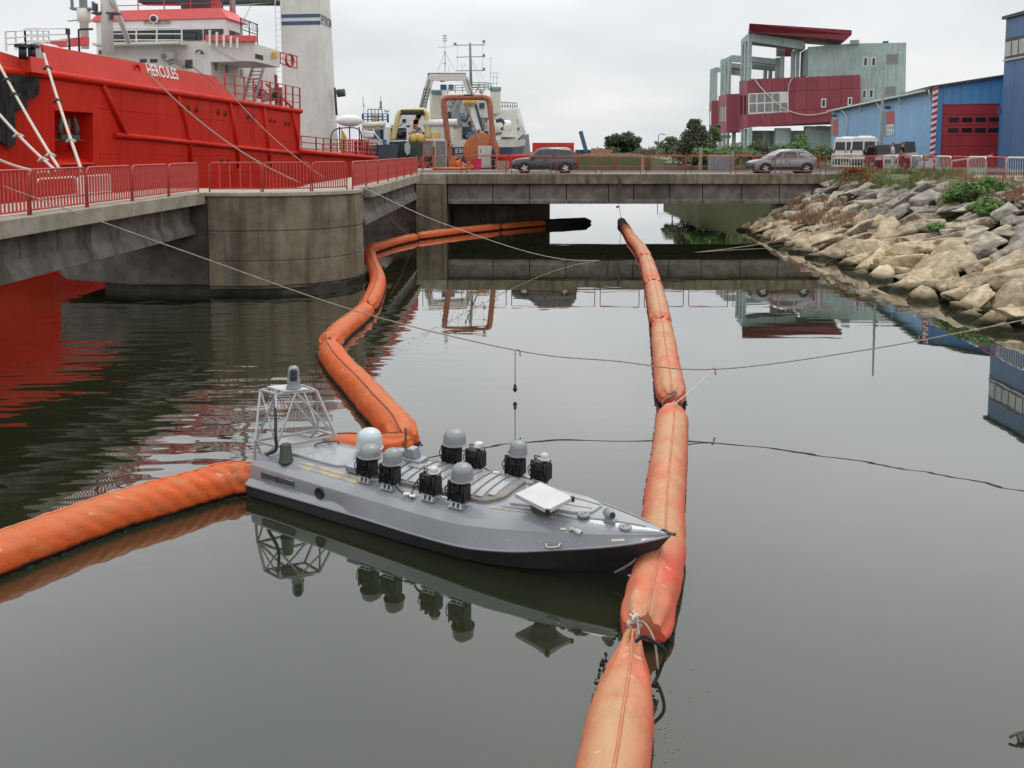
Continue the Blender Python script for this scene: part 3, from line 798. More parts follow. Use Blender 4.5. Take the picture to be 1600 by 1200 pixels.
# wooden joint bar standing in the lashing by the stern
q = MB(); c = gz(634, 682, .34); q.bar(c + Vector((0, 0, -.36)), c + Vector((.0, -.02, .16)), .035, .06)
q.build('joint_bar', pm('weathered_wood', (0.15, 0.11, 0.06), (0.25, 0.19, 0.11), 9, .8), bb, True)
# dark tarpaulin end under the bridge
q = MB(); q.tube([gz(922, 346, .12), gz(914, 346.5, .14), gz(880, 348.5, .14), gz(852, 350, .14)], [.12, .31, .33, .325], 16); q.build('end_sleeve', M['black_rubber'], bb, True)
# ------------------------------------------------------------------ grey patrol drone boat
M['boat_grey'] = pm('boat_grey_gelcoat', (0.235, 0.245, 0.265), (0.27, 0.28, 0.30), 1.1, 0.38, rvar=0.08, coat=.9, bump=0.03, bscale=2.0, spec=.5, speck=0.2, speck_col=(0.36, 0.33, 0.27))
M['boat_deck'] = pm('boat_grey_deck', (0.285, 0.295, 0.315), (0.345, 0.35, 0.36), 1.6, 0.38, rvar=0.14, coat=.7, speck=0.22, speck_col=(0.42, 0.38, 0.31), bump=.04, bscale=5)
M['boat_hull'] = pm('boat_dark_hull', (0.030, 0.028, 0.033), (0.042, 0.040, 0.045), 1.4, 0.42, streak=.3, streak_col=(0.06, 0.05, 0.035))
M['dome_grey'] = pm('dome_grey_plastic', (0.235, 0.24, 0.25), (0.26, 0.265, 0.275), 2, 0.3)
M['mast_grey'] = pm('mast_grey_tube', (0.36, 0.36, 0.37), (0.46, 0.46, 0.47), 6, 0.4, metal=.3)
M['dome_pale'] = pm('pale_dome_plastic', (0.50, 0.55, 0.58), (0.54, 0.585, 0.61), 2, 0.35)
M['module_black'] = pm('module_black', (0.006, 0.006, 0.006), (0.016, 0.016, 0.016), 9, 0.5, bump=.4, bscale=40)
M['stain_strip'] = pm('worn_tan_strip', (0.29, 0.285, 0.28), (0.47, 0.37, 0.21), 5, 0.6, spread=(.42, .56))
M['rubber_grey'] = pm('grey_rubber_strip', (0.17, 0.165, 0.16), (0.26, 0.23, 0.20), 6, 0.75)
M['olive'] = pm('olive_plastic', (0.035, 0.045, 0.033), (0.055, 0.066, 0.05), 4, 0.55)
M['acrylic'] = pm('hazy_collar', (0.30, 0.31, 0.32), (0.42, 0.43, 0.44), 4, 0.2)
M['panel_white'] = pm('panel_white', (0.50, 0.50, 0.50), (0.55, 0.55, 0.55), 3, 0.4)
M['alu'] = pm('bright_aluminium', (0.55, 0.56, 0.57), (0.70, 0.71, 0.72), 7, 0.3, metal=.7)
BTH = R(-29.1)
BO = Vector((-3.65, 12.12, 0))
_bm = Matrix.Rotation(BTH, 4, 'Z'); _bmi = _bm.inverted()
def bl(px, py, z):
    return _bmi @ (gp(px, py, z) - BO)
boat = thing('patrol_boat', 'low grey unmanned patrol boat with domed antenna modules moored between the orange booms', 'boat', tuple(BO), BTH)
def lerp_tab(tab, x):
    """smooth (cardinal) interpolation through the table"""
    n = len(tab)
    if x <= tab[0][0]: return tab[0][1]
    if x >= tab[-1][0]: return tab[-1][1]
    for i in range(n - 1):
        if x <= tab[i + 1][0]: break
    def slope(k):
        if k == 0: return (tab[1][1] - tab[0][1]) / (tab[1][0] - tab[0][0])
        if k == n - 1: return (tab[-1][1] - tab[-2][1]) / (tab[-1][0] - tab[-2][0])
        return (tab[k + 1][1] - tab[k - 1][1]) / (tab[k + 1][0] - tab[k - 1][0])
    (x0, y0), (x1, y1) = tab[i], tab[i + 1]; h = x1 - x0; t = (x - x0) / h
    return (2 * t ** 3 - 3 * t ** 2 + 1) * y0 + (t ** 3 - 2 * t ** 2 + t) * h * slope(i) + (-2 * t ** 3 + 3 * t ** 2) * y1 + (t ** 3 - t ** 2) * h * slope(i + 1)
BL = 6.33
SH_B = [(0, .74), (1, .75), (2.2, .765), (3.1, .80), (3.75, .815), (4.1, .80), (4.6, .725), (5.16, .56), (5.68, .37), (6.03, .22), (6.22, .10), (6.33, .012)]
SH_Z = [(0, .20), (2.2, .22), (3.1, .228), (3.7, .243), (4.05, .265), (4.6, .33), (5.16, .42), (5.7, .505), (6.33, .635)]
KN_B = [(0, .615), (1, .655), (2.0, .69), (3.08, .735), (3.76, .755), (4.32, .69), (4.87, .57), (5.47, .40), (5.89, .24), (6.21, .065), (6.33, .006)]
KN_Z = [(0, .475), (2, .475), (3.08, .485), (3.76, .505), (4.3, .54), (4.9, .585), (5.5, .63), (5.9, .652), (6.33, .66)]
CH_B = [(0, .70), (3.6, .70), (4.35, .60), (5.1, .38), (5.5, .22), (5.79, .09), (6.0, .01)]     # chine
CH_Z = [(0, .03), (4.2, .04), (5.2, .09), (6.0, .16)]
ST = [BL * (i / 44) for i in range(45)]
def deck_z(x, y):
    kb, kz = lerp_tab(KN_B, x), lerp_tab(KN_Z, x)
    cr = .185 * min(1, max(0, BL - x) / 1.7) ** .8
    u = min(1, abs(y) / max(kb, 1e-3))
    return kz + cr * (1 - u ** 2.6)
# dark lower hull
rings = []
for x in ST:
    b, z = lerp_tab(SH_B, x), lerp_tab(SH_Z, x); cb, cz = lerp_tab(CH_B, x), lerp_tab(CH_Z, x)
    xs = x * (1 if x < 5.0 else 1)
    rk = max(0, x - 5.0) / 1.33
    def px_(zz): return x - rk * (.625 - zz) * .75      # raked stem
    kz = -.30 + .35 * rk ** 2
    side = [(px_(z), b - .006, z - .012), (px_(cz + .02), max(cb + .02, .0), cz + .025), (px_(cz), cb, cz - .02), (px_(kz), .0, kz)]
    ring = [Vector((p[0], -p[1], p[2])) for p in side] + [Vector(p) for p in reversed(side[:-1])]
    rings.append(ring)
mb = MB(); mb.loft(rings, closed=True, caps=True)
mb.build('hull', M['boat_hull'], boat, sharp=25)
# upper works with the side ledge aft
rings = []
for x in ST + []:
    b, z = lerp_tab(SH_B, x), lerp_tab(SH_Z, x); kb, kz = lerp_tab(KN_B, x), lerp_tab(KN_Z, x)
    a = 1 - min(1, max(0, (x - 1.78) / .22))
    lb = b - .010 - a * .085; lz = z + .012 + a * .05
    lb = max(lb, kb + .002)
    rr = min(.022, kb * .3)
    half = [(b, z), (b, z + .012), (lb, lz), (kb + rr * .45, kz - .045), (kb, kz - .012), (kb - rr, kz + .006)]
    half += [(kb * q, deck_z(x, kb * q)) for q in (.9, .78, .66, .5, .3)]
    ring = [Vector((x, -y, zz)) for y, zz in half] + [Vector((x, 0, deck_z(x, 0)))] + [Vector((x, y, zz)) for y, zz in reversed(half)]
    rings.append(ring)
mb = MB(); mb.loft(rings, closed=False, caps=False)
n = len(rings[0]); b0 = 0
mb.f.append(list(range(n))[::-1]); mb.sm.append(False); mb.mi.append(0)      # transom upper face
for i in range(len(mb.sm)): mb.sm[i] = True
mb.build('topsides', M['boat_grey'], boat, sharp=20)
# rub strake
for sg, nm in ((-1, 'rub_rail'), (1, 'rub_rail')):
    mb = MB(); mb.tube([(x, sg * (lerp_tab(SH_B, x) + .006), lerp_tab(SH_Z, x)) for x in ST], .016, 8); mb.build(nm, M['boat_grey'], boat)
    mb = MB(); mb.tube([(x, sg * (lerp_tab(SH_B, x) + .002), lerp_tab(SH_Z, x) - .024) for x in ST[:-1]], .011, 6); mb.build('rub_strip', M['black_rubber'], boat)
# vents, exhaust port
def on_side(x, f, out=.004):
    """point on the near aft side panel: f 0 at the ledge, 1 at the knuckle"""
    b, z = lerp_tab(SH_B, x), lerp_tab(SH_Z, x); kb, kz = lerp_tab(KN_B, x), lerp_tab(KN_Z, x)
    p = Vector((x, -(b - .095), z + .062)); q = Vector((x, -(kb + .012), kz - .045))
    n = Vector((0, -(q.z - p.z), -(q.y - p.y) * -1)).normalized()
    nn = Vector((0, -1, .35)).normalized()
    return p.lerp(q, f) + nn * out
for xa, xb in ((.26, .58), (.61, .92)):
    mb = MB(); P4 = [on_side(xa, .30, .016), on_side(xb, .30, .016), on_side(xb, .88, .016), on_side(xa, .88, .016)]
    mb.prism(P4, (0, .012, -.004)); v = mb.build('vent_grille', pm('vent_brown', (0.03, 0.014, 0.013), (0.05, 0.026, 0.024), 8, .6), boat)
    for k in range(7):
        f = .34 + k * .085
        mb = MB(); mb.bar(on_side(xa + .01, f, .018), on_side(xb - .01, f, .018), .008, .014); mb.build('louvre', M['dark_grey'], v)
    mb = MB(); mb.tube([p + Vector((0, -.004, .001)) for p in P4], .006, 6, closed=True); mb.build('frame', M['boat_grey'], v)
c = on_side(1.44, .48, .022)
Mx = Matrix.Rotation(R(90), 3, 'X')
mb = MB(); mb.lathe([(.085, 0), (.085, .012), (.066, .016), (.060, .004), (0, .003)], c, 20, Mx); mb.build('exhaust_port', M['black'], boat)
# aft hatch, engine cover with raised slats, bow hatch
def deck_patch(outline, h, r=.05, up=0.0):
    """raised cover following the crowned deck"""
    cx = sum(p[0] for p in outline) / len(outline); cy = sum(p[1] for p in outline) / len(outline)
    # round the corners
    pts = []
    m = len(outline)
    for i in range(m):
        p = Vector(outline[i]); a = Vector(outline[i - 1]); b = Vector(outline[(i + 1) % m])
        u = (a - p).normalized() * min(r, (a - p).length * .4); v = (b - p).normalized() * min(r, (b - p).length * .4)
        for t in (0, .33, .67, 1):
            pts.append((p + u) * (1 - t) ** 2 + p * 2 * t * (1 - t) + (p + v) * t * t)
    n = len(pts)
    lo = [Vector((p[0], p[1], deck_z(p[0], p[1]) - .01)) for p in pts]
    hi = [Vector((p[0], p[1], deck_z(p[0], p[1]) + h - .008)) for p in pts]
    c2 = Vector((cx, cy))
    hi2 = [Vector((*(Vector((p[0], p[1])).lerp(c2, .03)), 0)) for p in pts]
    hi2 = [Vector((p.x, p.y, deck_z(p.x, p.y) + h)) for p in hi2]
    mid = [Vector((*(Vector((p[0], p[1])).lerp(c2, .5)), 0)) for p in pts]; mid = [Vector((p.x, p.y, deck_z(p.x, p.y) + h)) for p in mid]
    mb = MB(); mb.loft([lo, hi, hi2, mid], True, False)
    b = len(mb.v); mb.v.append((cx, cy, deck_z(cx, cy) + h))
    for k in range(n):
        mb.f.append([b - n + k, b - n + (k + 1) % n, b]); mb.sm.append(False); mb.mi.append(0)
    return mb
AH = [(.40, -.34), (1.50, -.37), (1.70, -.25), (1.70, .34), (.40, .40)]
deck_patch(AH, .035, .10).build('aft_hatch', M['boat_deck'], boat, sharp=30)
ec = deck_patch([(1.98, -.40), (4.02, -.41), (4.22, -.25), (4.22, .34), (4.05, .46), (1.98, .45)], .045, .10)
ecover = ec.build('engine_cover', M['rubber_grey'], boat, sharp=30)
x = 2.06
while x < 4.16:
    ya = -.37 if x < 4.0 else -.30; yb = .42 if x < 4.0 else .33
    mb = MB(); mb.loft([[Vector((x + dx, y, deck_z(x, y) + .046 + dz)) for dx, dz in ((-.055, 0), (-.05, .02), (.05, .02), (.055, 0))] for y in [ya + (yb - ya) * k / 6 for k in range(7)]], True, True)
    mb.build('slat', M['boat_deck'], ecover)
    x += .152
mb = MB(); BH = [bl(788, 789, .72), bl(900, 815, .75), bl(943, 806, .76)]
BH = [(4.33, -.34), (5.16, -.235), (5.38, -.13), (5.42, .12), (5.2, .25), (4.33, .40)]
deck_patch(BH, .03, .03).build('bow_hatch', M['boat_deck'], boat, sharp=30)
# anti-slip strips
def deck_strip(x0, y0, x1, y1, w, mat, h=.006, n=14):
    a, b = Vector((x0, y0)), Vector((x1, y1)); t = (b - a).normalized(); s = Vector((-t.y, t.x)) * w / 2
    mb = MB(); rows = []
    for i in range(n + 1):
        p = a.lerp(b, i / n)
        rows.append([Vector((q.x, q.y, deck_z(q.x, q.y) + dz)) for q, dz in ((p - s, -.004), (p - s, h), (p + s, h), (p + s, -.004))])
    mb.loft(rows, True, True); return mb.build('deck_strip', mat, boat)
for yy in (-.50, -.43): deck_strip(.85, yy, 2.0, yy - .03, .045, M['stain_strip'])
for yy in (.47, .52): deck_strip(.6, yy, 1.9, yy + .02, .04, M['stain_strip'])
deck_strip(4.25, -.40, 5.3, -.285, .022, M['rubber_grey']); deck_strip(4.1, -.45, 5.0, -.36, .03, M['stain_strip'])
deck_strip(5.28, -.25, 6.05, -.055, .022, M['rubber_grey']); deck_strip(4.4, .46, 6.05, .06, .022, M['rubber_grey'])
deck_strip(4.9, -.14, 5.35, -.06, .02, M['stain_strip'], .036); deck_strip(4.9, .1, 5.4, .08, .02, M['rubber_grey'], .036)
# round access plates
for px, py, z in ((912, 801, .77), (977, 818, .735)):
    p = bl(px, py, z); p.z = deck_z(p.x, p.y) + (.03 if px < 950 else 0)
    mb = MB(); mb.lathe([(.078, -.02), (.078, .006), (.068, .011), (.0, .012)], p, 22); o = mb.build('access_plate', M['mid_grey'], boat)
    mb = MB(); mb.box(p + Vector((.012, 0.02, .013)), (.022, .016, .006)); mb.box(p + Vector((-.012, -.025, .013)), (.022, .016, .006)); mb.build('key_slot', M['black'], o)
# bolts along the deck edge and side
mb = MB(); mb.lathe([(.009, -.004), (.008, .004), (.0, .006)], (0, 0, 0), 8); boltm = mb.mesh('bolt', M['alu'])
for i in range(19):
    x = 2.5 + i * .2
    kb = lerp_tab(KN_B, x); y = -(kb * .82)
    inst(boltm, 'bolt', boat, (x, y, deck_z(x, y)))
    b, z = lerp_tab(SH_B, x), lerp_tab(SH_Z, x)
    if i % 2 == 0: inst(boltm, 'bolt', boat, (x, -(b * .42 + kb * .58) + .004, z * .42 + lerp_tab(KN_Z, x) * .58 - .02), (R(65), 0, 0))

def dome_prof(r, h, lip=.012):
    p = [(r + lip, 0), (r + lip, .010), (r, .016), (r * .955, h - r * .7)]
    for i in range(1, 8):
        a = math.pi / 2 * i / 7
        p.append((r * .955 * math.cos(a) ** .85, h - r * .7 + r * .7 * math.sin(a)))
    return p
def module(x, y, rdome, hdome, kind, dz=0.0):
    """black finned radio module on an aluminium foot with a dome antenna on its post"""
    z0 = deck_z(x, y) + dz
    W, D, H = .215, .16, .26
    zb = z0 + .075
    mb = MB(); mb.box((x, y, zb + H / 2), (W - .03, D - .03, H - .02)); b = mb.build('antenna_module', M['module_black'], boat, bevel=.012)
    fn = MB()
    for k in range(9):
        fn.box((x - W / 2 + .016 + k * .028, y, zb + H / 2 - .01), (.010, D, H - .05))
    fn.build('cooling_fins', M['module_black'], b)
    fr = MB()
    for sx in (-1, 1):
        fr.tube([(x + sx * W / 2, y - D / 2, zb), (x + sx * W / 2, y - D / 2, zb + H)], .012, 6)
        fr.tube([(x + sx * W / 2, y + D / 2, zb), (x + sx * W / 2, y + D / 2, zb + H)], .012, 6)
        fr.tube([(x + sx * W / 2, y - D / 2, zb + H - .03), (x + sx * W / 2, y + D / 2, zb + H - .03)], .010, 6)
    for k in range(4): fr.box((x - W / 2 - .012, y - .02 * k + .03, zb + .05 + .065 * k), (.028, .035, .03))
    fr.box((x + W * .42, y - D / 2 - .012, zb + .06), (.05, .03, .05)); fr.box((x + W * .1, y - D / 2 - .008, zb + .2), (.10, .02, .06))
    rr_ = random.Random(int(x * 100))
    for k in range(9):     # plugs, connectors and fastenings
        a_ = rr_.choice((-1, 1)); w_ = rr_.uniform(.015, .04)
        fr.box((x + a_ * (W / 2 + .006), y + rr_.uniform(-.07, .07), zb + rr_.uniform(.02, H - .02)), (w_ * 1.4, w_, w_ * rr_.uniform(.8, 1.8)))
        fr.box((x + rr_.uniform(-.1, .1), y - D / 2 - .008, zb + rr_.uniform(.02, H)), (w_, .03, w_ * rr_.uniform(.6, 1.6)))
    fr.tube(catmull([(x - W / 2, y - .05, zb + .22), (x - W / 2 - .05, y - .07, zb + .16), (x - W / 2 - .045, y - .05, zb + .06), (x - W / 2 - .01, y - .05, zb + .03)], 4), .007, 5)
    fr.build('frame', M['black'], b)
    hd = MB(); hd.tube(catmull([(x - W * .42, y, zb + H - .01), (x - W * .42, y, zb + H + .05), (x - W * .2, y, zb + H + .055), (x + .02, y, zb + H + .05), (x + .03, y, zb + H)], 4), .009, 6)
    hd.build('handle', M['black'], b)
    ft = MB()
    for sx in (-.07, .0, .07):
        ft.prism([(x + sx - .012, y - .075, z0 + .0), (x + sx - .012, y + .075, z0 - .01), (x + sx - .012, y + .05, z0 + .075), (x + sx - .012, y - .05, z0 + .075)], (.024, 0, 0))
    ft.box((x, y - .005, z0 + .004), (.22, .17, .012)); ft.box((x, y, z0 + .071), (.22, .13, .012))
    ft.build('bracket', M['alu'], b)
    px = x + W * .28; zt = zb + H
    ps = MB(); ps.cyl((px, y, zt - .03), (px, y, zt + .035), .018 if rdome < .1 else .04, 10); ps.build('post', M['module_black'], b)
    dm = MB()
    if kind == 'box':
        dm.prism([(px - .055, y - .055, zt + .035), (px + .055, y - .055, zt + .035), (px + .055, y + .055, zt + .035), (px - .055, y + .055, zt + .035)], (0, 0, .075))
        dm.build('dome', M['light_grey'], b, bevel=.015)
        pt = MB(); pt.box((px + .0, y - .0575, zt + .075), (.06, .004, .05)); pt.build('sticker', M['white'], b)
    else:
        dm.lathe(dome_prof(rdome, hdome), (px, y, zt + .03), 28); dm.build('dome', M['dome_grey'] if kind == 'grey' else M['light_grey'], b, sharp=40)
    return b
near = [(2.11, -.46,   .155, .165, 'grey'), (2.53, -.49, .138, .20, 'grey'), (3.22, -.51, .066, .085, 'pale'), (3.68, -.53, .145, .215, 'grey')]
far = [(2.88, .51, .170, .215, 'grey'), (3.28, .53, .06, .1, 'box'), (3.92, .54, .124, .20, 'grey'), (4.33, .53, .058, .09, 'pale')]
for a in near + far: module(*a)
for (xa, xb, y, s) in ((1.98, 2.66, -.475, 1), (3.08, 3.82, -.52, 1), (2.75, 3.4, .52, 1), (3.8, 4.45, .535, 1)):
    mb = MB(); z = deck_z((xa + xb) / 2, y)
    mb.bar((xa, y, z + .055), (xb, y, z + .055), .03, .03); mb.build('mounting_rail', M['alu'], boat)
# loose leads between the modules
for pts in ([(2.62, -.50, .68), (2.75, -.56, .63), (2.9, -.58, .60), (3.0, -.60, .585)], [(3.10, -.52, .71), (3.0, -.50, .72), (2.95, -.52, .66), (2.96, -.57, .62)], [(3.4, .5, .72), (3.55, .46, .69), (3.7, .46, .68)], [(3.08, -.52, .74), (2.98, -.47, .76), (2.93, -.50, .68)]):
    mb = MB(); mb.tube(catmull(pts, 6), .009, 6); mb.build('cable', M['black_rubber'], boat)
for pt in ((2.88, -.57, .612), (2.98, -.575, .61), (3.66, .47, .68)):
    mb = MB(); mb.box(pt, (.09, .05, .03), .4); mb.build('cable_tie', M['white'], boat, bevel=.01)
# big pale dome on its hazy collar, instrument stack
p = bl(577, 712, .66); p.z = deck_z(p.x, p.y) + .03
mb = MB(); mb.lathe([(.185, 0), (.19, .02), (.19, .09)], p, 28); dom = mb.build('radome', M['acrylic'], boat)
mb = MB(); q = dome_prof(.198, .30); mb.lathe(q, p + Vector((0, 0, .09)), 32); mb.build('dome', M['dome_pale'], dom, sharp=40)
p = bl(647, 722, .7); zz = deck_z(p.x, p.y)
mb = MB(); mb.box((p.x, p.y, zz + .06), (.34, .22, .11)); ib = mb.build('instrument_box', M['boat_grey'], boat, bevel=.008)
mb = MB(); mb.prism([(p.x - .13, p.y - .06, zz + .117), (p.x + .07, p.y - .06, zz + .117), (p.x + .02, p.y - .06, zz + .25), (p.x - .09, p.y - .06, zz + .25)], (0, .15, 0)); mb.build('turret', M['boat_grey'], ib, bevel=.01)
mb = MB(); mb.box((p.x + .16, p.y - .16, zz + .05), (.2, .13, .08)); mb.build('block', M['boat_grey'], ib, bevel=.006)
mb = MB(); mb.cyl((p.x - .24, p.y - .05, zz), (p.x - .24, p.y - .05, zz + .17), .10, 20); mb.lathe([(.10, .17), (.09, .2), (.05, .215), (0, .22)], (p.x - .24, p.y - .05, zz), 20); mb.build('canister', M['boat_grey'], boat, sharp=35)
mb = MB(); mb.box((1.80, -.32, deck_z(1.8, -.32) + .04), (.22, .22, .08)); mb.build('junction_box', M['boat_grey'], boat, bevel=.008)
# tilted flat antenna
c4 = [bl(800, 771, .93), bl(849, 752, .97), bl(898, 779, .95), bl(853, 795, .905)]
cc = sum(c4, Vector()) / 4
e1 = ((c4[3] - c4[0]) + (c4[2] - c4[1])) / 2; e2 = ((c4[1] - c4[0]) + (c4[2] - c4[3])) / 2
e1.z = -.015; e2.z = .02
nrm = e1.cross(e2).normalized(); e2 = nrm.cross(e1).normalized() * e2.length
pl = [cc + (e1 * a + e2 * b) * .5 for a, b in ((-1, -1), (1, -1), (1, 1), (-1, 1))]
mb = MB(); mb.prism(pl, -nrm * .055); fa = mb.build('flat_antenna', M['panel_white'], boat, bevel=.006)
mb = MB()
for q in (pl[1], pl[2]): mb.box(q - nrm * .028 - (q - cc) * .02, (.05, .035, .060), 0)
mb.build('corner_clip', M['black'], fa)
mb = MB(); mz = deck_z(cc.x, cc.y) + .02
mb.loft([[Vector((cc.x + a * .11, cc.y + b * .09, mz)) for a, b in ((-1, -1), (1, -1), (1, 1), (-1, 1))], [Vector((cc.x + a * .15, cc.y + b * .11, cc.z - .06 + .02 * b)) for a, b in ((-1, -1), (1, -1), (1, 1), (-1, 1))]]); mb.build('mount', M['dark_grey'], fa)
# bow camera
p = bl(953, 806, .78); p.z = deck_z(p.x, p.y)
mb = MB(); mb.prism([p + Vector((-.06, -.05, -.01)), p + Vector((.08, -.05, -.01)), p + Vector((.07, -.05, .03)), p + Vector((-.05, -.05, .10))], (0, .1, 0)); bc = mb.build('bow_camera', M['boat_grey'], boat, bevel=.008)
dv = Vector((.75, -.62, .12)).normalized(); q0 = p + Vector((-.02, .01, .085))
mb = MB(); mb.tube([q0 - dv * .05, q0 + dv * .02, q0 + dv * .045, q0 + dv * .085, q0 + dv * .09], [.055, .058, .06, .05, .043], 18); mb.build('housing', M['dome_grey'], bc)
mb = MB(); mb.tube([q0 + dv * .088, q0 + dv * .096], [.040, .034], 16); mb.build('lens', M['glass_dark'], bc)
# deck cleat in bright metal, patches, side cleat, bow roller
p = bl(899, 826, .66); p.z = deck_z(p.x, p.y)
mb = MB()
for k in range(9):
    a = k * .7
    mb.tube([p + Vector((-.075 + .018 * k, -.03 + .02 * math.sin(a), .004)), p + Vector((-.06 + .016 * k, .0, .03 + .008 * math.sin(a * 2))), p + Vector((-.075 + .019 * k, .035, .004))], .012, 6)
mb.build('chain_stopper', M['galv'], boat)
for px, py, z, w in ((880, 823, .655, .06),):
    p = bl(px, py, z); p.z = deck_z(p.x, p.y) + .002; mb = MB(); mb.box(p, (w, .05, .006), .2); mb.build('patch', M['cream'], boat)
def side_at(x, f, out=.004):
    b, z = lerp_tab(SH_B, x), lerp_tab(SH_Z, x) + .012; kb, kz = lerp_tab(KN_B, x), lerp_tab(KN_Z, x) - .045
    return Vector((x, -(b + (kb - b) * f) - out, z + (kz - z) * f + out * .6))
sa, sb, sc_, sd_ = side_at(5.72, .45), side_at(5.86, .45), side_at(5.86, .78), side_at(5.72, .78)
mb = MB(); mb.prism([sa, sb, sc_, sd_], (0, .01, -.004)); mb.build('patch', M['cream'], boat)
cp_ = side_at(5.08, .12, .012)
t_ = (side_at(5.2, .12) - side_at(5.0, .12)).normalized()
mb = MB(); mb.bar(cp_ - t_ * .09, cp_ + t_ * .09, .012, .03); mb.tube(catmull([cp_ - t_ * .09 + Vector((0, 0, .05)), cp_ - t_ * .07 + Vector((0, -.03, .02)), cp_ + Vector((0, -.035, .012)), cp_ + t_ * .07 + Vector((0, -.03, .02)), cp_ + t_ * .08 + Vector((0, 0, .045))], 5), .012, 8); mb.build('side_cleat', M['chrome'], boat)
mb = MB(); mb.bar((6.20, 0, .665), (6.39, -.005, .66), .04, .02); mb.tube([(6.2, -.05, .66), (6.24, 0, .685), (6.29, .03, .665)], .009, 6); mb.tube([(6.385, -.02, .66), (6.385, .02, .66)], .016, 10); mb.build('bow_roller', M['dark_grey'], boat)
mb = MB()
for k in range(7): mb.tube([(5.95 - .02 * k, -.10 - .012 * k, .30 - .02 * k), (5.9 - .03 * k, -.17 - .01 * k, .24 - .02 * k)], .012, 5)
mb.build('bow_fray', M['rope_brown'], boat)
# pale board on the transom, grab handle, olive beacon
p0_, p1_ = (.06, -.30), (.06, .50)
mb = MB(); mb.prism([(.05, -.36, .515), (.34, -.36, .535), (.34, .48, .535), (.05, .48, .515)], (0, 0, .02)); mb.build('transom_board', M['panel_white'], boat, bevel=.004)
p = bl(512, 702, .62)
mb = MB(); zq = deck_z(p.x, p.y); mb.tube(catmull([(p.x - .13, p.y - .14, zq), (p.x - .12, p.y - .13, zq + .06), (p.x, p.y, zq + .08), (p.x + .10, p.y + .12, zq + .06), (p.x + .11, p.y + .13, zq)], 6), .011, 8); mb.build('grab_handle', M['dark_grey'], boat)
p = bl(447, 723, .56); p.z = deck_z(p.x, p.y)
mb = MB(); mb.lathe([(.105, 0), (.112, .015), (.108, .03), (.098, .04), (.078, .26), (.070, .275), (.0, .28)], p, 24); bea = mb.build('stern_beacon', M['olive'], boat, sharp=40)
mb = MB(); mb.lathe([(.075, -.03), (.085, .0)], p, 16); mb.build('rubber_foot', M['black_rubber'], bea)
# stern lattice mast with the camera turret
mast = thing.__call__ if False else None
MT = MB()
ring = [bl(399, 689, .80), bl(432, 698, .80), bl(525, 681, .80), bl(497, 672, .80)]
top = [bl(407, 609, 1.47), bl(431, 616, 1.47), bl(494, 610, 1.47), bl(470, 602, 1.47)]
r_ = .017
for i in range(4):
    MT.bar(ring[i], top[i], .034, .034)
    MT.bar(ring[i], ring[(i + 1) % 4], .03, .03); MT.bar(top[i], top[(i + 1) % 4], .03, .03)
    a, b = (i, (i + 1) % 4)
    mid = (top[a] + top[b]) / 2
    if i in (0, 2): MT.bar(ring[a] if i == 0 else ring[b], top[b] if i == 0 else top[a], .022, .022); (MT.bar(ring[b], top[a], .022, .022) if i == 0 else None)
    else: MT.bar(ring[a], mid, .026, .026); MT.bar(ring[b], mid, .026, .026)
feet = [(.0, -.56, .42), (.03, -.42, .52), (.06, .42, .52), (.0, .52, .42)]
order = [0, 1, 2, 3]
MT.bar(ring[0], feet[0], .028, .028); MT.bar(ring[1], feet[1], .028, .028); MT.bar(ring[2], feet[2], .028, .028); MT.bar(ring[3], feet[3], .028, .028)
MT.bar(ring[0], feet[1], .022, .022); MT.bar(ring[2], feet[3], .022, .022)
mm = MT.build('mast_frame', M['mast_grey'], boat)
tc_ = sum(top, Vector()) / 4
mb = MB(); ex = (top[2] - top[1]) * .62; ey = (top[1] - top[0]) * 1.15
mb.prism([tc_ - ex * .5 - ey * .5 + Vector((0, 0, .02)), tc_ + ex * .5 - ey * .5 + Vector((0, 0, .02)), tc_ + ex * .5 + ey * .5 + Vector((0, 0, .02)), tc_ - ex * .5 + ey * .5 + Vector((0, 0, .02))], (0, 0, .018)); mb.build('mast_platform', M['panel_white'], boat)
mb = MB(); mb.tube(catmull([top[1] + Vector((0, 0, .0)), top[1] + Vector((.02, -.03, -.12)), ring[1] + Vector((.02, -.03, .2)), ring[1] + Vector((.0, -.02, -.05)), Vector((.03, -.40, .55))], 6), .022, 8); mb.build('cable_sleeve', M['black_rubber'], boat)
tp = bl(459, 606, 1.51); 
mb = MB(); mb.lathe([(.115, 0), (.118, .02), (.10, .05), (.098, .11), (.102, .115), (.092, .13), (.09, .25), (.085, .29), (.07, .325), (.045, .345), (0, .352)], (tp.x, tp.y, 1.51), 28); tur = mb.build('camera_turret', M['dome_grey'], boat, sharp=35)
fd = Vector((.55, -.83, 0)).normalized(); fd = (_bmi.to_3x3() @ Vector((.28, -.96, 0))).normalized()
sd = Vector((-fd.y, fd.x, 0))
fc = Vector((tp.x, tp.y, 1.51 + .215)) + fd * .075
mb = MB(); mb.prism([fc - sd * .055 + Vector((0, 0, -.085)), fc + sd * .055 + Vector((0, 0, -.085)), fc + sd * .055 + Vector((0, 0, .075)), fc + sd * .03 + Vector((0, 0, .10)), fc - sd * .03 + Vector((0, 0, .10)), fc - sd * .055 + Vector((0, 0, .075))], fd * .022); mb.build('lens_plate', M['dark_grey'], tur)
for dz, rr in ((-.03, .034), (.048, .026)):
    p = fc + fd * .022 + Vector((0, 0, dz)); mb = MB(); mb.tube([p, p + fd * .015, p + fd * .016], [rr, rr, rr * .8], 16); mb.build('lens', M['glass_dark'], tur)
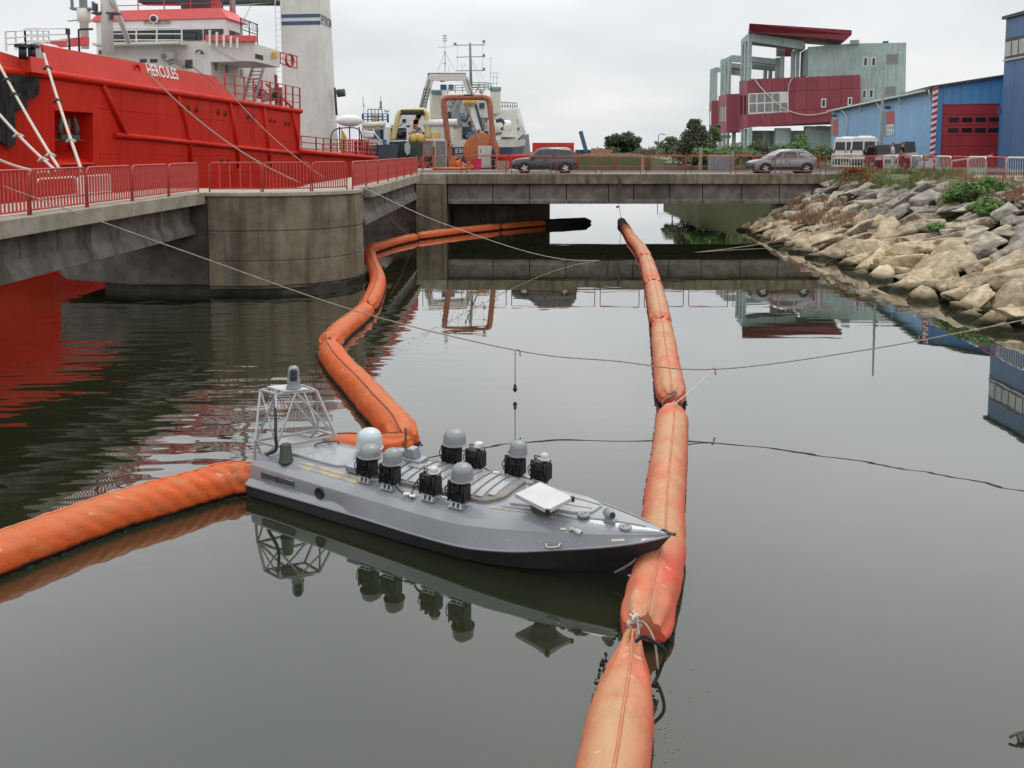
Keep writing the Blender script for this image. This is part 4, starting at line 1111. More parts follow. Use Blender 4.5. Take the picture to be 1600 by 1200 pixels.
# ------------------------------------------------------------------ lettering
def text(parent, body, p, right, up, height, mat, name='lettering', width=None, extrude=.008, bold=0.0):
    """flat raised lettering; p is the lower left corner in world space, right and up are directions"""
    cu = bpy.data.curves.new(name, 'FONT'); cu.body = body; cu.size = 1.0; cu.extrude = 0.0; cu.offset = bold; cu.resolution_u = 3
    o = bpy.data.objects.new(name, cu)
    COL.objects.link(o); bpy.context.view_layer.update()
    dg = bpy.context.evaluated_depsgraph_get()
    me = bpy.data.meshes.new_from_object(o.evaluated_get(dg))
    bpy.data.objects.remove(o)
    xs = [v.co.x for v in me.vertices]; ys = [v.co.y for v in me.vertices]
    x0, x1, y0, y1 = min(xs), max(xs), min(ys), max(ys)
    right = Vector(right).normalized(); up = Vector(up).normalized(); nrm = right.cross(up).normalized()
    sy = height / (y1 - y0); sx = (width / (x1 - x0)) if width else sy
    org = Vector(parent.get('_org', (0, 0, 0))) if parent else Vector()
    for v in me.vertices:
        q = Vector(p) + right * ((v.co.x - x0) * sx) + up * ((v.co.y - y0) * sy) + nrm * extrude
        v.co = q - org
    me.materials.clear(); me.materials.append(mat)
    ob = bpy.data.objects.new(name, me); COL.objects.link(ob)
    ob.parent = parent
    return ob
def pxbox(mb, x0, y0, x1, y1, Y, depth):
    """a box whose near face covers a picture rectangle at depth Y"""
    a = at(x0, y1, Y); b = at(x1, y0, Y)
    mb.box2((a.x, Y, a.z), (b.x, Y + depth, b.z)); return mb
def pxbar(mb, x0, y0, x1, y1, Y, w, Y2=None):
    return mb.bar(at(x0, y0, Y), at(x1, y1, Y if Y2 is None else Y2), w)
def pxrail(mb, pts, Y, r=.03, rows=2, h=1.0, posts=1.2, lift=0.0):
    """guard rail along world points"""
    pts = [Vector(p) for p in pts]
    for k in range(rows):
        mb.tube([p + Vector((0, 0, h * (k + 1) / rows)) for p in pts], r, 5)
    for a, b in zip(pts, pts[1:]):
        n = max(1, int((b - a).length / posts))
        for i in range(n + 1):
            q = a.lerp(b, i / n); mb.bar(q, q + Vector((0, 0, h)), r * 1.8)
    return mb

# ------------------------------------------------------------------ the red tug
TA = Vector((.1386, .9903, 0)); TN = Vector((-.9903, .1386, 0)); TO = Vector((-19.0, 28.0, 0))
def tp_(s, t, z): return TO + TA * s + TN * t + Vector((0, 0, z))
def hp(px, py, t=0.0):
    """where a sight line meets the plane at distance t inboard of the ship's side"""
    d = ray(px, py); e = Vector((0, 0, EYE)) - (TO + TN * t)
    k = -(e.dot(TN)) / d.dot(TN)
    return Vector((0, 0, EYE)) + d * k
def fpnt(px, py, s):
    d = ray(px, py); e = Vector((0, 0, EYE)) - (TO + TA * s)
    k = -(e.dot(TA)) / d.dot(TA)
    return Vector((0, 0, EYE)) + d * k
def st_(p):
    q = p - TO; return q.dot(TA), q.dot(TN)
tug = thing('tugboat', 'big red anchor-handling tug lettered HERCULES moored with its bow behind the footbridge', 'ship', tuple(TO))
ZK = lambda s: 8.26 - .010 * s           # upper fender tube
ZL = lambda s: 6.12 - .036 * s           # lower fender tube
ZS_ = [-1.5, 0.0, 1.2, 2.4, 3.6, 4.62, 6.82, 8.2]
def flare(z):                            # how far the plating lies inboard of the fender line
    if z > 8.2: return (z - 8.2) * .30
    f = lambda q: .018 * max(0, 8.2 - q) ** 1.6
    for a, b in zip(ZS_, ZS_[1:]):
        if z <= b: return f(a) + (f(b) - f(a)) * (z - a) / (b - a)
    return 0
FC = 28.6                                # forecastle ends here
plan = []                                # (world xy, outward normal, s)
bow = [(-34, 25.2), (-30, 25.0), (-27, 25.15), (-24.6, 25.7), (-22.7, 26.7), (-21.2, 28.0), (-20.1, 29.5), (-19.25, 31.2)]
pv = [Vector((x, y, 0)) for x, y in bow]
s_pock = [st_(hp(88, 215))[0], st_(hp(148, 215))[0]]
for s in [s_pock[0]] + [s_pock[1], 8, 11, 14, 17, 20, 23, 26, FC]: pv.append(tp_(s, 0, 0))
aft = [tp_(s, 0, 0) for s in (FC, 32, 37, 42, 46)] + [tp_(47.6, .8, 0), tp_(48.2, 2.5, 0), tp_(48.2, 10.5, 0)]
def nrm_at(pts, i):
    a = pts[max(0, i - 1)]; b = pts[min(len(pts) - 1, i + 1)]
    t = (b - a).normalized(); return Vector((t.y, -t.x, 0))
def hull_grid(pts, zs, skip=None):
    mb = MB(); rows = []
    for i, p in enumerate(pts):
        n = nrm_at(pts, i); s = st_(p)[0]
        rows.append([Vector((p.x, p.y, 0)) - n * flare(z(s) if callable(z) else z) + Vector((0, 0, z(s) if callable(z) else z)) for z in zs])
    m = len(zs); vs = [q for r in rows for q in r]; fs = []
    for i in range(len(pts) - 1):
        for k in range(m - 1):
            if skip and (i, k) in skip: continue
            fs.append((i * m + k, (i + 1) * m + k, (i + 1) * m + k + 1, i * m + k + 1))
    mb.add(vs, fs, True); return mb, rows
zs = [-1.5, 0.0, 1.2, 2.4, 3.6, 4.62, 6.82, ZK]
ip = len(bow)
mb, _r = hull_grid(pv, zs, {(ip, 5)})
hull = mb.build('hull', M['ship_red'], tug, True, sharp=30)
hull.data.materials[0] = M['ship_red']
mb, _ = hull_grid(aft, [-1.5, 0, 1.5, 3, lambda s: ZL(s) + .15]); mb.build('hull', M['ship_red'], tug, True, sharp=30)
mb = MB(); mb.prism([tp_(FC, .4, 1), tp_(FC, 11, 1), tp_(FC, 11, ZK(FC)), tp_(FC, .1, ZK(FC))], TA * .1); mb.build('forecastle_bulkhead', M['white'], tug, True)
# far side so the ship is closed
mb = MB(); mb.prism([tp_(-2, 12.6, -1.5), tp_(48.2, 12.6, -1.5), tp_(48.2, 12.6, 4.6), tp_(FC, 12.6, 4.9), tp_(FC, 12.6, 8.0), tp_(-2, 13.2, 8.2)], TN * .2); mb.build('hull_side', M['ship_red'], tug, True)
mb = MB(); mb.prism([tp_(FC, .5, 4.45), tp_(48, 1.5, 3.7), tp_(48, 12.5, 3.7), tp_(FC, 12.5, 4.45)], (0, 0, .08)); mb.build('main_deck', M['mid_grey'], tug, True)
mb = MB(); mb.prism([tp_(1, 1.6, 7.75), tp_(FC - .2, .35, 7.75), tp_(FC - .2, 12.5, 7.75), tp_(1, 12.5, 7.75)], (0, 0, .08)); mb.build('forecastle_deck', M['mid_grey'], tug, True)
# bulwark above the upper tube; a gap with the roller fairlead near the bow
s_end = st_(hp(345, 117))[0]; s_tail = st_(hp(374, 150))[0]
sg0, sg1 = st_(hp(38, 85))[0], st_(hp(80, 85))[0]
bw = [p for p in pv if st_(p)[0] < s_end - 1]
bw = bw + [tp_(s_end, 0, 0)]
NOTCH = (len(bow) - 1, tp_(sg1, 0, 0))
bw = bw[:len(bow)] + [tp_(2.85, 0, 0)] + [tp_(sg1 - .03, 0, 0), tp_(sg1, 0, 0)] + [p for p in bw[len(bow):] if st_(p)[0] > sg1 + .1]
def topz(s):
    return 9.28 if s < 2.6 else 9.42
mb = MB(); rows = []
for i, p in enumerate(bw):
    n = nrm_at(bw, i); s = st_(p)[0]; zt = topz(s)
    if 2.8 < s < sg1 - .01: zt = 8.85
    rows.append([Vector((p.x, p.y, ZK(s))) - n * flare(ZK(s)), Vector((p.x, p.y, zt)) - n * flare(zt), Vector((p.x, p.y, zt)) - n * (flare(zt) + .12), Vector((p.x, p.y, ZK(s))) - n * (flare(ZK(s)) + .12)])
rows.append([tp_(s_tail, 0, ZK(s_tail)), tp_(s_tail, .01, ZK(s_tail) + .05), tp_(s_tail, .12, ZK(s_tail) + .05), tp_(s_tail, .12, ZK(s_tail))])
mb.loft(rows, True, True); mb.build('bulwark', M['ship_red_lit'], tug, True, sharp=30)
# fender tubes
mb = MB(); mb.tube([p + nrm_at(pv, i) * .04 + Vector((0, 0, ZK(st_(p)[0]))) for i, p in enumerate(pv)], .17, 10); mb.build('fender_tube', M['ship_red'], tug, True)
def hull_tube(pxs, r=.13, n=8):
    pts = []
    for x, y in pxs:
        q = hp(x, y); pts.append(q - TN * -flare(q.z) - TN * .03)
    mb = MB(); mb.tube(pts, r, n); return mb.build('fender_tube', M['ship_red'], tug, True)
hull_tube([(180, 211), (240, 216.5), (300, 222.5), (360, 229), (420, 235), (475, 240.5)], .14)
mb = MB(); mb.tube([tp_(s, -.04, ZL(s) + .03) for s in (FC - .5, 32, 37, 42, 46)] + [tp_(47.65, .75, ZL(47)), tp_(48.3, 2.5, ZL(48))], .17, 10); mb.build('fender_tube', M['ship_red'], tug, True)
for a in ([(158, 129), (172, 160), (197, 212)], [(274, 143), (287, 180), (298, 221), (301, 262)], [(357, 156), (369, 210), (376, 262)], [(410, 165), (419, 215), (425, 262)], [(456, 174), (465, 215), (470, 250)]):
    hull_tube(a, .125)
# weld seams of the shell plating
def seam(pts): mb = MB(); mb.tube(pts, .016, 4); mb.build('weld_seam', M['ship_red'], tug, True)
def onhull(s, z): return tp_(s, flare(z) - .004, z)
for zz in (7.05, 5.05, 4.1): seam([onhull(s_pock[1] + .4 + k * (FC - s_pock[1] - .8) / 12, zz - .02 * k) for k in range(13)])
for s_ in (8.2, 10.9, 13.4, 16.1, 18.7, 21.3, 24.2, 26.7): seam([onhull(s_ + .02 * k, 3.7 + (ZK(s_) - 3.9) * k / 8) for k in range(9)])
# port lights
for x, y in ((294, 169), (307, 170.5), (341, 174.5), (352, 177), (388, 181.5), (396, 183), (423, 187), (429, 188), (446, 191.5), (452, 192.5), (349, 250), (360, 251), (395, 252)):
    q = hp(x, y); q = q + TN * flare(q.z)
    Mh = Matrix((TA, Vector((0, 0, 1)), -TN)).transposed()
    mb = MB(); mb.lathe([(.20, -.02), (.20, .03), (.155, .035)], q, 16, Mh); o = mb.build('porthole', M['ship_red'], tug, True)
    mb = MB(); mb.lathe([(.152, .037), (.0, .040)], q, 16, Mh); mb.build('pane', M['glass_dark'], o, True)
# anchor pocket
z0, z1 = 4.62, 6.82; sa_, sb_ = s_pock
mb = MB()
def in_(s, z, d): return tp_(s, flare(z) + d, z)
A_, B_, C_, D_ = in_(sa_, z0, 0), in_(sb_, z0, 0), in_(sb_, z1, 0), in_(sa_, z1, 0)
a_, b_, c_, d_ = tp_(sa_ + .1, 1.3, z0 + .6), tp_(sb_, 1.3, z0 + .6), tp_(sb_, 1.3, z1), tp_(sa_ + .1, 1.3, z1)
for q in ((A_, B_, b_, a_), (B_, C_, c_, b_), (C_, D_, d_, c_), (D_, A_, a_, d_), (a_, b_, c_, d_)): mb.quad(*q)
pk = mb.build('anchor_pocket', M['ship_red'], tug, True)
mb = MB(); mb.tube([in_(sa_, z0, -.02), in_(sb_, z0, -.02)], .07, 6); mb.build('pocket_lip', M['ship_red_lit'], pk, True)
an = MB(); c0 = tp_((sa_ + sb_) / 2, .35, 5.75)
an.tube([c0 + Vector((0, 0, .75)), c0], .09, 8)
an.bar(c0 - TA * .55, c0 + TA * .55, .22, .2)
for sg in (-1, 1):
    an.tube([c0 + TA * sg * .42, c0 + TA * sg * .52 + Vector((0, 0, .35)), c0 + TA * sg * .40 + Vector((0, 0, .78)), c0 + TA * sg * .34 + Vector((0, 0, .9))], [.11, .13, .09, .02], 6)
an.bar(c0 - TA * .95 + Vector((0, 0, -.12)), c0 + TA * .95 + Vector((0, 0, -.12)), .05)
an.build('anchor', M['dark_grey'], tug, True)
# black rubber curtain on the bow
rs = random.Random(3)
def pxof(p):
    z = p.z - EYE; fw = p.y * _cp - z * _sp; return 800 + FPX * p.x / fw
_bp = []
for i in range(len(pv[:ip + 3]) - 1):
    for k in range(30):
        t = k / 30; p = pv[i].lerp(pv[i + 1], t); p = Vector((p.x, p.y, 7.0)); _bp.append((pxof(p), p, nrm_at(pv, i).lerp(nrm_at(pv, i + 1), t).normalized()))
def bow_at(px):
    return min(_bp, key=lambda e: abs(e[0] - px) + (0 if e[1].y > 25.6 else 500))
for k in range(20):
    px = -52 + k * 5.5
    zb = at(px, 222, 27).z if px < 16 else (at(px, 168, 30).z if px < 40 else at(px, 145, 31).z)
    zb += rs.uniform(-.2, .2)
    mb = MB(); rows = []
    for j in range(6):
        z = 8.1 + (zb - 8.1) * j / 5; o_ = .20 + .07 * math.sin(j * .6 + k) + .04 * rs.random()
        (_, pa_, na_), (_, pb__, nb_) = bow_at(px - 2.9), bow_at(px + 2.9)
        f_ = flare(z)
        A = Vector((pa_.x, pa_.y, z)) + na_ * (o_ - f_); B = Vector((pb__.x, pb__.y, z)) + nb_ * (o_ + .03 - f_)
        rows.append([A, B, B - nb_ * .14, A - na_ * .14])
    mb.loft(rows); mb.build('fender_strip', M['black_rubber'], tug, True)
# name on the bulwark
pa, pb_ = hp(238, 117.5), hp(285, 124.8)
pa += TN * (.25) ; pb_ += TN * .25
text(tug, 'HERCULES', pa - TN * .05, (pb_ - pa), Vector((0, 0, 1)) + TN * .3, .62, M['white'], 'name_lettering', (pb_ - pa).length, .02, .012)
# hawse hole and fairleads
for (x, y, r) in ((222, 107, .24),):
    q = hp(x, y); q += TN * flare(q.z); mb = MB(); mb.lathe([(r, -.03), (r + .03, .03), (r - .07, .05), (r - .09, .0), (0, -.02)], q, 18, Matrix((TA, Vector((0, 0, 1)), -TN)).transposed()); mb.build('hawse_hole', M['ship_red'], tug, True)
for x in (50, 64):
    q = hp(x, 82); mb = MB(); mb.cyl(q + TN * .4 + Vector((0, 0, -.25)), q + TN * .4 + Vector((0, 0, .22)), .14, 10); mb.box(q + TN * .4 + Vector((0, 0, .25)), (.4, .4, .12)); mb.build('fairlead', M['black'], tug, True)
q = hp(72, 82, 1.5); mb = MB(); mb.cyl(q - TA * .5, q + TA * .5, .38, 14); mb.build('winch_drum', M['light_grey'], tug, True)

# --- deckhouse
S0 = 22.0
t_lo = st_(fpnt(330, 120, S0))[1]; t_far = st_(fpnt(150, 60, S0))[1]
def sblock(mb, s0, s1, t0, t1, z0, z1): mb.prism([tp_(s0, t0, z0), tp_(s1, t0, z0), tp_(s1, t1, z0), tp_(s0, t1, z0)], (0, 0, z1 - z0)); return mb
zw = fpnt(260, 66, S0).z; zr = fpnt(260, 31, S0).z; zt = fpnt(260, 14, S0).z
mb = MB(); sblock(mb, S0, S0 + 9.5, t_lo, t_far, 7.8, zw); dk = mb.build('deckhouse', M['white_dirty'], tug, True, bevel=.03)
t_wh = st_(fpnt(352, 50, S0))[1]
mb = MB(); sblock(mb, S0 + .05, S0 + 2.4, t_wh, t_far, zw + .003, zr); wh = mb.build('wheelhouse', M['white'], tug, True, bevel=.03)
mb = MB(); sblock(mb, S0 - .06, S0 + 2.6, t_wh - .2, t_far + .3, zr + .002, zr + .04)
mb.loft([[tp_(S0 - .06, t_wh - .2, zr + .04), tp_(S0 + 2.6, t_wh - .2, zr + .04), tp_(S0 + 2.6, t_far + .3, zr + .04), tp_(S0 - .06, t_far + .3, zr + .04)],
         [tp_(S0 + .1, t_wh + .35, zt), tp_(S0 + 2.3, t_wh + .35, zt), tp_(S0 + 2.3, t_far - .3, zt), tp_(S0 + .1, t_far - .3, zt)]])
mb.build('wheelhouse_roof', M['coral_red'], tug, True)
# windows of the wheelhouse
zb_, zq_ = fpnt(260, 64, S0).z, fpnt(260, 47, S0).z
for x0, x1 in ((170, 212), (214, 244), (246, 284), (286, 316), (319, 349)):
    p0, p1 = fpnt(x0, 55, S0), fpnt(x1, 55, S0)
    mb = MB(); d = (p1 - p0); d.z = 0
    mb.prism([Vector((p0.x, p0.y, zb_)), Vector((p1.x, p1.y, zb_)), Vector((p1.x, p1.y, zq_)), Vector((p0.x, p0.y, zq_))], TA * .06 - TA * .1)
    mb.build('window', M['glass_dark'], wh, True)
for s0 in (S0 + .5,):
    mb = MB(); mb.prism([tp_(s0, t_wh - .02, zb_), tp_(s0 + 1.4, t_wh - .02, zb_), tp_(s0 + 1.4, t_wh - .02, zq_), tp_(s0, t_wh - .02, zq_)], TN * .06); mb.build('window', M['glass_dark'], wh, True)
# front handrail before the windows
mb = MB()
for y in (53, 62.5, 43.5):
    mb.tube([fpnt(170, y, S0 - .9), fpnt(284, y, S0 - .9)], .035, 5)
for x in (171, 213, 245, 284): mb.bar(fpnt(x, 44, S0 - .9), fpnt(x, 70, S0 - .9), .07)
mb.build('handrail', M['white'], tug, True)
mb = MB(); sblock(mb, S0 - 1.1, S0 - .01, t_lo + 1.5, t_far - .5, zw - .25, zw - .1); mb.build('walkway', M['white_dirty'], tug, True)
# IMO number
p0, p1 = fpnt(225.5, 38.5, S0), fpnt(267, 37.5, S0); text(tug, 'IMO 8861266', p0 - TA * .02, (p1 - p0), (0, 0, 1), .27, M['dark_grey'], 'imo_lettering', (p1 - p0).length, .03)
q = fpnt(241, 29.5, S0 - .5); mb = MB(); mb.lathe([(.12, -.3), (.24, -.1), (.26, .1), (.2, .12), (0, .1)], q, 14, Matrix.Rotation(R(90), 3, 'X')); mb.build('searchlight', M['white'], tug, True)
mb = MB(); mb.lathe([(.19, .125), (0, .128)], q, 14, Matrix.Rotation(R(90), 3, 'X')); mb.build('lamp_glass', M['dark_grey'], tug, True)
# air conditioner, lower windows, lights on the front
q = fpnt(256, 88, S0 - .35); mb = MB(); mb.prism([fpnt(250, 94, S0 - .4), fpnt(271, 94, S0 - .4), fpnt(271, 81, S0 - .4), fpnt(250, 81, S0 - .4)], TA * .38); ac = mb.build('air_conditioner', M['light_grey'], tug, True, bevel=.02)
mb = MB(); mb.lathe([(.20, 0), (.20, .02), (.16, .03), (.05, .02), (.05, .04), (0, .04)], fpnt(256, 88, S0 - .41), 16, Matrix.Rotation(R(90), 3, 'X')); mb.build('fan', M['mid_grey'], ac, True)
for x0, y0, x1, y1 in ((218, 92, 229, 98), (234, 92, 246, 98), (289, 93, 301, 107), (154, 78, 163, 85)):
    s_ = S0 - .02; mb = MB(); mb.prism([fpnt(x0, y1, s_), fpnt(x1, y1, s_), fpnt(x1, y0, s_), fpnt(x0, y0, s_)], TA * .05); mb.build('window', M['dark_grey'], dk, True, bevel=.04)
mb = MB(); mb.tube(catmull([fpnt(262, 96, S0 - .5), fpnt(270, 92, S0 - .5), fpnt(280, 96, S0 - .5), fpnt(288, 103, S0 - .5)], 6), .09, 6); mb.tube(catmull([fpnt(264, 100, S0 - .6), fpnt(272, 97, S0 - .6), fpnt(282, 101, S0 - .6), fpnt(286, 106, S0 - .6)], 6), .09, 6); mb.build('hose_coil', M['rope_brown'], tug, True)
# rounded side windows and fittings on the deckhouse side
for x, y, hgt in ((337, 103, 17), (354, 108, 16), (377, 114, 15)):
    a = hp(x - 2.2, y, t_lo); b = hp(x + 2.2, y, t_lo); z0 = hp(x, y + hgt / 2, t_lo).z; z1 = hp(x, y - hgt / 2, t_lo).z
    mb = MB(); r = (b - a).length / 2; c = (a + b) / 2; pts = []
    for k in range(16):
        an_ = 2 * math.pi * k / 16; pts.append(Vector((c.x, c.y, 0)) + TA * r * math.cos(an_) + Vector((0, 0, (z1 - r if math.sin(an_) >= 0 else z0 + r) + r * math.sin(an_))) - TN * .03)
    mb.prism(pts, TN * .05); mb.build('side_window', M['mid_grey'], dk, True)
for x, y in ((306, 82), (336, 82), (368, 96)):
    mb = MB(); q = hp(x, y, t_lo - .2) if x > 330 else fpnt(x, y, S0 - .2); mb.tube(catmull([q, q + Vector((.2, -.1, .12)), q + Vector((.45, -.15, .05))], 4), .05, 6); mb.lathe([(.05, 0), (.14, -.15), (0, -.16)], q + Vector((.45, -.15, .05)), 8); mb.build('deck_lamp', M['dark_grey'], tug, True)
# bridge wing
SW = 20.6; tw = .15
a_ = hp(397, 70, tw); sw0 = st_(a_)[0]; sw1 = st_(hp(437, 81, tw))[0]
zwt, zwb = hp(397, 68, tw).z, hp(397, 95.5, tw).z
mb = MB(); sblock(mb, sw0, sw1, tw, t_lo + .5, zwb, zwb + .12)
sblock(mb, sw0, sw0 + .1, tw, t_lo + .5, zwb + .121, zwt); sblock(mb, sw0 + .101, sw1, tw, tw + .1, zwb + .121, zwt); wg = mb.build('bridge_wing', M['white_dirty'], tug, True)
mb = MB(); p0, p1 = hp(398.5, 97, tw - .02), hp(411.5, 97, tw - .02); zz0, zz1 = hp(398, 91, tw).z, hp(398, 83.5, tw).z
mb.prism([Vector((p0.x, p0.y, zz0)), Vector((p1.x, p1.y, zz0)), Vector((p1.x, p1.y, zz1)), Vector((p0.x, p0.y, zz1))], TN * .03); mb.build('wing_window', M['black'], wg, True)
zc0, zc1 = fpnt(390, 64.5, sw0 - .4).z, fpnt(390, 55.5, sw0 - .4).z
mb = MB(); SC_ = sw0 - .4; mb.prism([fpnt(399, 64.5, SC_), fpnt(321, 63.5, SC_), fpnt(321, 54, SC_), fpnt(399, 55.5, SC_)], TA * .3); mb.build('wing_coaming', M['coral_red'], wg, True)
mb = MB(); mb.prism([fpnt(397, 96, sw0 - .12), fpnt(372, 95, sw0 - .12), fpnt(328, 72, sw0 - .12), fpnt(328, 64, sw0 - .12), fpnt(398, 65, sw0 - .12)], TA * .11); mb.build('wing_front', M['white_dirty'], wg, True)
for x in (328, 339, 350, 361, 371): mb = MB(); mb.bar(fpnt(x, 47 + (x - 328) * .28, sw0 - .5), fpnt(x, 71 + (x - 328) * .1, sw0 - .5), .12); mb.build('stanchion', M['white'], wg, True)
mb = MB(); pxy = hp(430, 86, tw - .2); mb.box(pxy, (.3, .25, .45)); mb.build('life_light', M['yellow'], tug, True, bevel=.04)
# red basket rail with lifebuoy on the far side of the wing
mb = MB(); s9 = sw1 + .2
cr = [hp(438, 82, tw), hp(464, 88, tw), hp(464, 107, tw), hp(438, 99, tw)]
for i in range(4): mb.bar(cr[i], cr[(i + 1) % 4], .07)
mb.bar((cr[0] + cr[3]) / 2, (cr[1] + cr[2]) / 2, .05); mb.bar((cr[0] * .35 + cr[1] * .65), (cr[3] * .35 + cr[2] * .65), .06)
mb.build('wing_rail', M['rail_red'], tug, True)
mb = MB(); c = sum(cr, Vector()) / 4; pts = [c + TA * .62 * math.cos(2 * math.pi * k / 16) + Vector((0, 0, .42 * math.sin(2 * math.pi * k / 16))) - TN * .06 for k in range(16)]
mb.tube(pts, .09, 6, closed=True); mb.build('lifebuoy', M['rail_red'], tug, True)
# stair under the wing
mb = MB(); p0, p1 = hp(413, 103, 1.4), hp(397, 160, 1.4)
for o_ in (-.0, .8):
    mb.bar(p0 + TN * o_, p1 + TN * o_, .08, .25)
for k in range(10): q = p0.lerp(p1, (k + .5) / 10); mb.bar(q, q + TN * .8, .22, .05)
mb.build('stair', M['galv'], tug, True)
# red guard rail on the forecastle
s0, s1 = st_(hp(358, 140))[0], st_(hp(474, 170))[0]
mb = MB(); n = 9
for r_, hh in ((.035, 1.5), (.03, .95), (.03, .45)): mb.tube([tp_(s0 + (s1 - s0) * k / n, .25, ZK(20) + .1 + hh) for k in range(n + 1)], r_, 5)
for k in range(n + 1): q = tp_(s0 + (s1 - s0) * k / n, .25, ZK(20)); mb.bar(q, q + Vector((0, 0, 1.6)), .10)
mb.build('guard_rail', M['rail_red'], tug, True)
mb = MB(); q = tp_(26.0, .6, 7.9); mb.bar(q, q + Vector((0, 0, 2.4)), .16); mb.bar(q + TA * .5, q + TA * .5 + Vector((0, 0, 1.6)), .35); mb.build('locker_post', M['rail_red'], tug, True)
# stern rail and lifeboat
mb = MB(); pts = [tp_(s, .25, 4.9 - .02 * (s - FC)) for s in (29.2, 32, 35, 38, 41, 44, 47)] + [tp_(47.9, 2, 4.5), tp_(47.9, 6, 4.5)]
pxrail(mb, pts, 0, .045, 3, 1.35, 1.5); mb.build('guard_rail', M['rail_red'], tug, True)
for k in range(14): mb = MB(); q = tp_(39.5 + k * .55, 1.0, 4.3); mb.bar(q, q + Vector((0, 0, 1.9)), .12); mb.build('stake', M['rail_red'], tug, True)
c = at(546, 189, 71.0)
mb = MB(); ax = Vector((.75, .66, 0)).normalized(); sd = Vector((-ax.y, ax.x, 0))
rows = []
for k in range(9):
    u = -1 + 2 * k / 8; w = max(.02, (1 - abs(u) ** 2.6)); rows.append([c + ax * u * 1.5 + sd * (.62 * w * math.cos(a)) + Vector((0, 0, (.56 if math.sin(a) > 0 else .50) * w * math.sin(a))) for a in [2 * math.pi * j / 12 for j in range(12)]])
mb.loft(rows, smooth=True); lb = mb.build('lifeboat', M['white'], tug, True)
mb = MB()
for sx in (-1.0, 0, 1.0): mb.bar(c + ax * sx + Vector((0, 0, -.5)), c + ax * sx + Vector((0, 0, -2.7)), .09)
mb.tube(catmull([c + ax * -1.9 + Vector((0, 0, -2.8)), c + ax * -1.7 + Vector((0, 0, -1.0)), c + Vector((0, -.6, -.62)), c + ax * 1.2 + Vector((0, -.6, -.9)), c + ax * 1.4 + Vector((0, -.6, -2.6))], 6), .06, 6)
mb.build('davit', M['black'], tug, True)
mb = MB(); mb.box(at(575, 210, 72), (.95, .9, .62)); mb.build('raft_canister', M['white'], tug, True, bevel=.12)
mb = MB(); a = at(539, 200, 71.5); mb.prism([at(533, 200, 72), at(541, 214, 72), at(541, 238, 72), at(533, 238, 72)], (0, .2, 0)); mb.build('davit_plate', M['yellow'], tug, True)
# masts and gear above the wheelhouse
def mast(name, pts, r, mat): mb = MB(); mb.tube(pts, r, 10); return mb.build(name, mat, tug, True)
f = at(169, 86, 40.5)
fm = mast('foremast', [f, Vector((f.x, f.y, 15.9))], [.30, .20], M['white_dirty'])
mb = MB()
for z, w in ((12.1, 1.3), (13.4, 1.0), (14.8, 1.2)):
    mb.box((f.x, f.y, z), (w, .5, .08)); mb.box((f.x - .4, f.y - .3, z + .25), (.18, .18, .4)); mb.box((f.x + .35, f.y - .2, z - .2), (.14, .14, .3))
mb.build('lamp_bracket', M['dark_grey'], fm, True)
mast('mast_stay', [at(170, -30, 40.4), at(176, 0, 40.4), at(201, 66, 43.5)], .13, M['white'])
g_ = at(133, 76, 44)
rm = mast('radar_pedestal', [g_, Vector((g_.x, g_.y, at(133, 36, 44).z)), Vector((g_.x, g_.y, at(133, 34, 44).z)), Vector((g_.x, g_.y, at(133, 14, 44).z))], [.20, .22, .34, .34], M['cream'])
mb = MB(); z = at(133, 14, 44).z; mb.box((g_.x, g_.y, z), (1.3, .4, .1)); mb.box((g_.x - .62, g_.y, z + .3), (.12, .12, .55)); mb.box((g_.x + .55, g_.y, z + .2), (.12, .12, .4)); mb.box((g_.x, g_.y, z + .35), (.3, .3, .6)); mb.bar((g_.x - .9, g_.y, at(133, 33, 44).z), (g_.x - .1, g_.y, at(133, 31, 44).z), .05)
mb.build('lamp_bracket', M['mid_grey'], rm, True)
mm_ = tp_(S0 + 2.0, t_wh + .5, zt - .02)
hm = mast('main_mast', [mm_, mm_ + Vector((0, 0, 3.6)), mm_ + Vector((0, 0, 5.2))], [.20, .14, .05], M['light_grey'])
mb = MB()
for z, w in ((1.6, 2.0), (2.5, 1.6), (3.3, 2.2)): mb.bar(mm_ + Vector((-w / 2, 0, z)), mm_ + Vector((w / 2, 0, z)), .10); mb.box(mm_ + Vector((w / 2, 0, z + .25)), (.25, .25, .4)); mb.box(mm_ + Vector((-w / 2, 0, z + .2)), (.2, .2, .35))
mb.build('crosstree', M['dark_grey'], hm, True)
mb = MB(); pxrail(mb, [tp_(S0 + .6, t_wh + .8, zt), tp_(S0 + .6, t_far - .8, zt)], 0, .03, 2, .8, 1.6); mb.build('roof_rail', M['rail_red'], tug, True)
mb = MB(); sblock(mb, S0 + .8, S0 + 2.1, t_wh + 1.2, t_wh + 3.4, zt + .01, zt + 1.5); mb.build('vent_house', M['dark_grey'], tug, True)
mb = MB(); q = fpnt(338, 8, S0 + 1); mb.box(q, (.5, .5, .5)); mb.bar(q, q + Vector((0, 0, -.6)), .2); mb.build('roof_light', M['rail_red'], tug, True)
# open name board above the wing
pa, pb_ = hp(376.5, 44, 1.2), hp(402, 53, 1.2)
mb = MB(); d = pb_ - pa
for z in (-.05, .62): mb.bar(pa + Vector((0, 0, z)), pb_ + Vector((0, 0, z)), .05)
for t in (0, .5, 1): q = pa.lerp(pb_, t); mb.bar(q + Vector((0, 0, -.9)), q + Vector((0, 0, .65)), .06)
nb = mb.build('name_board', M['dark_grey'], tug, True)
text(nb, 'HERCULES', pa - TN * .05 + Vector((0, 0, .08)), d, (0, 0, 1), .48, M['navy'], 'board_lettering', d.length, .03)
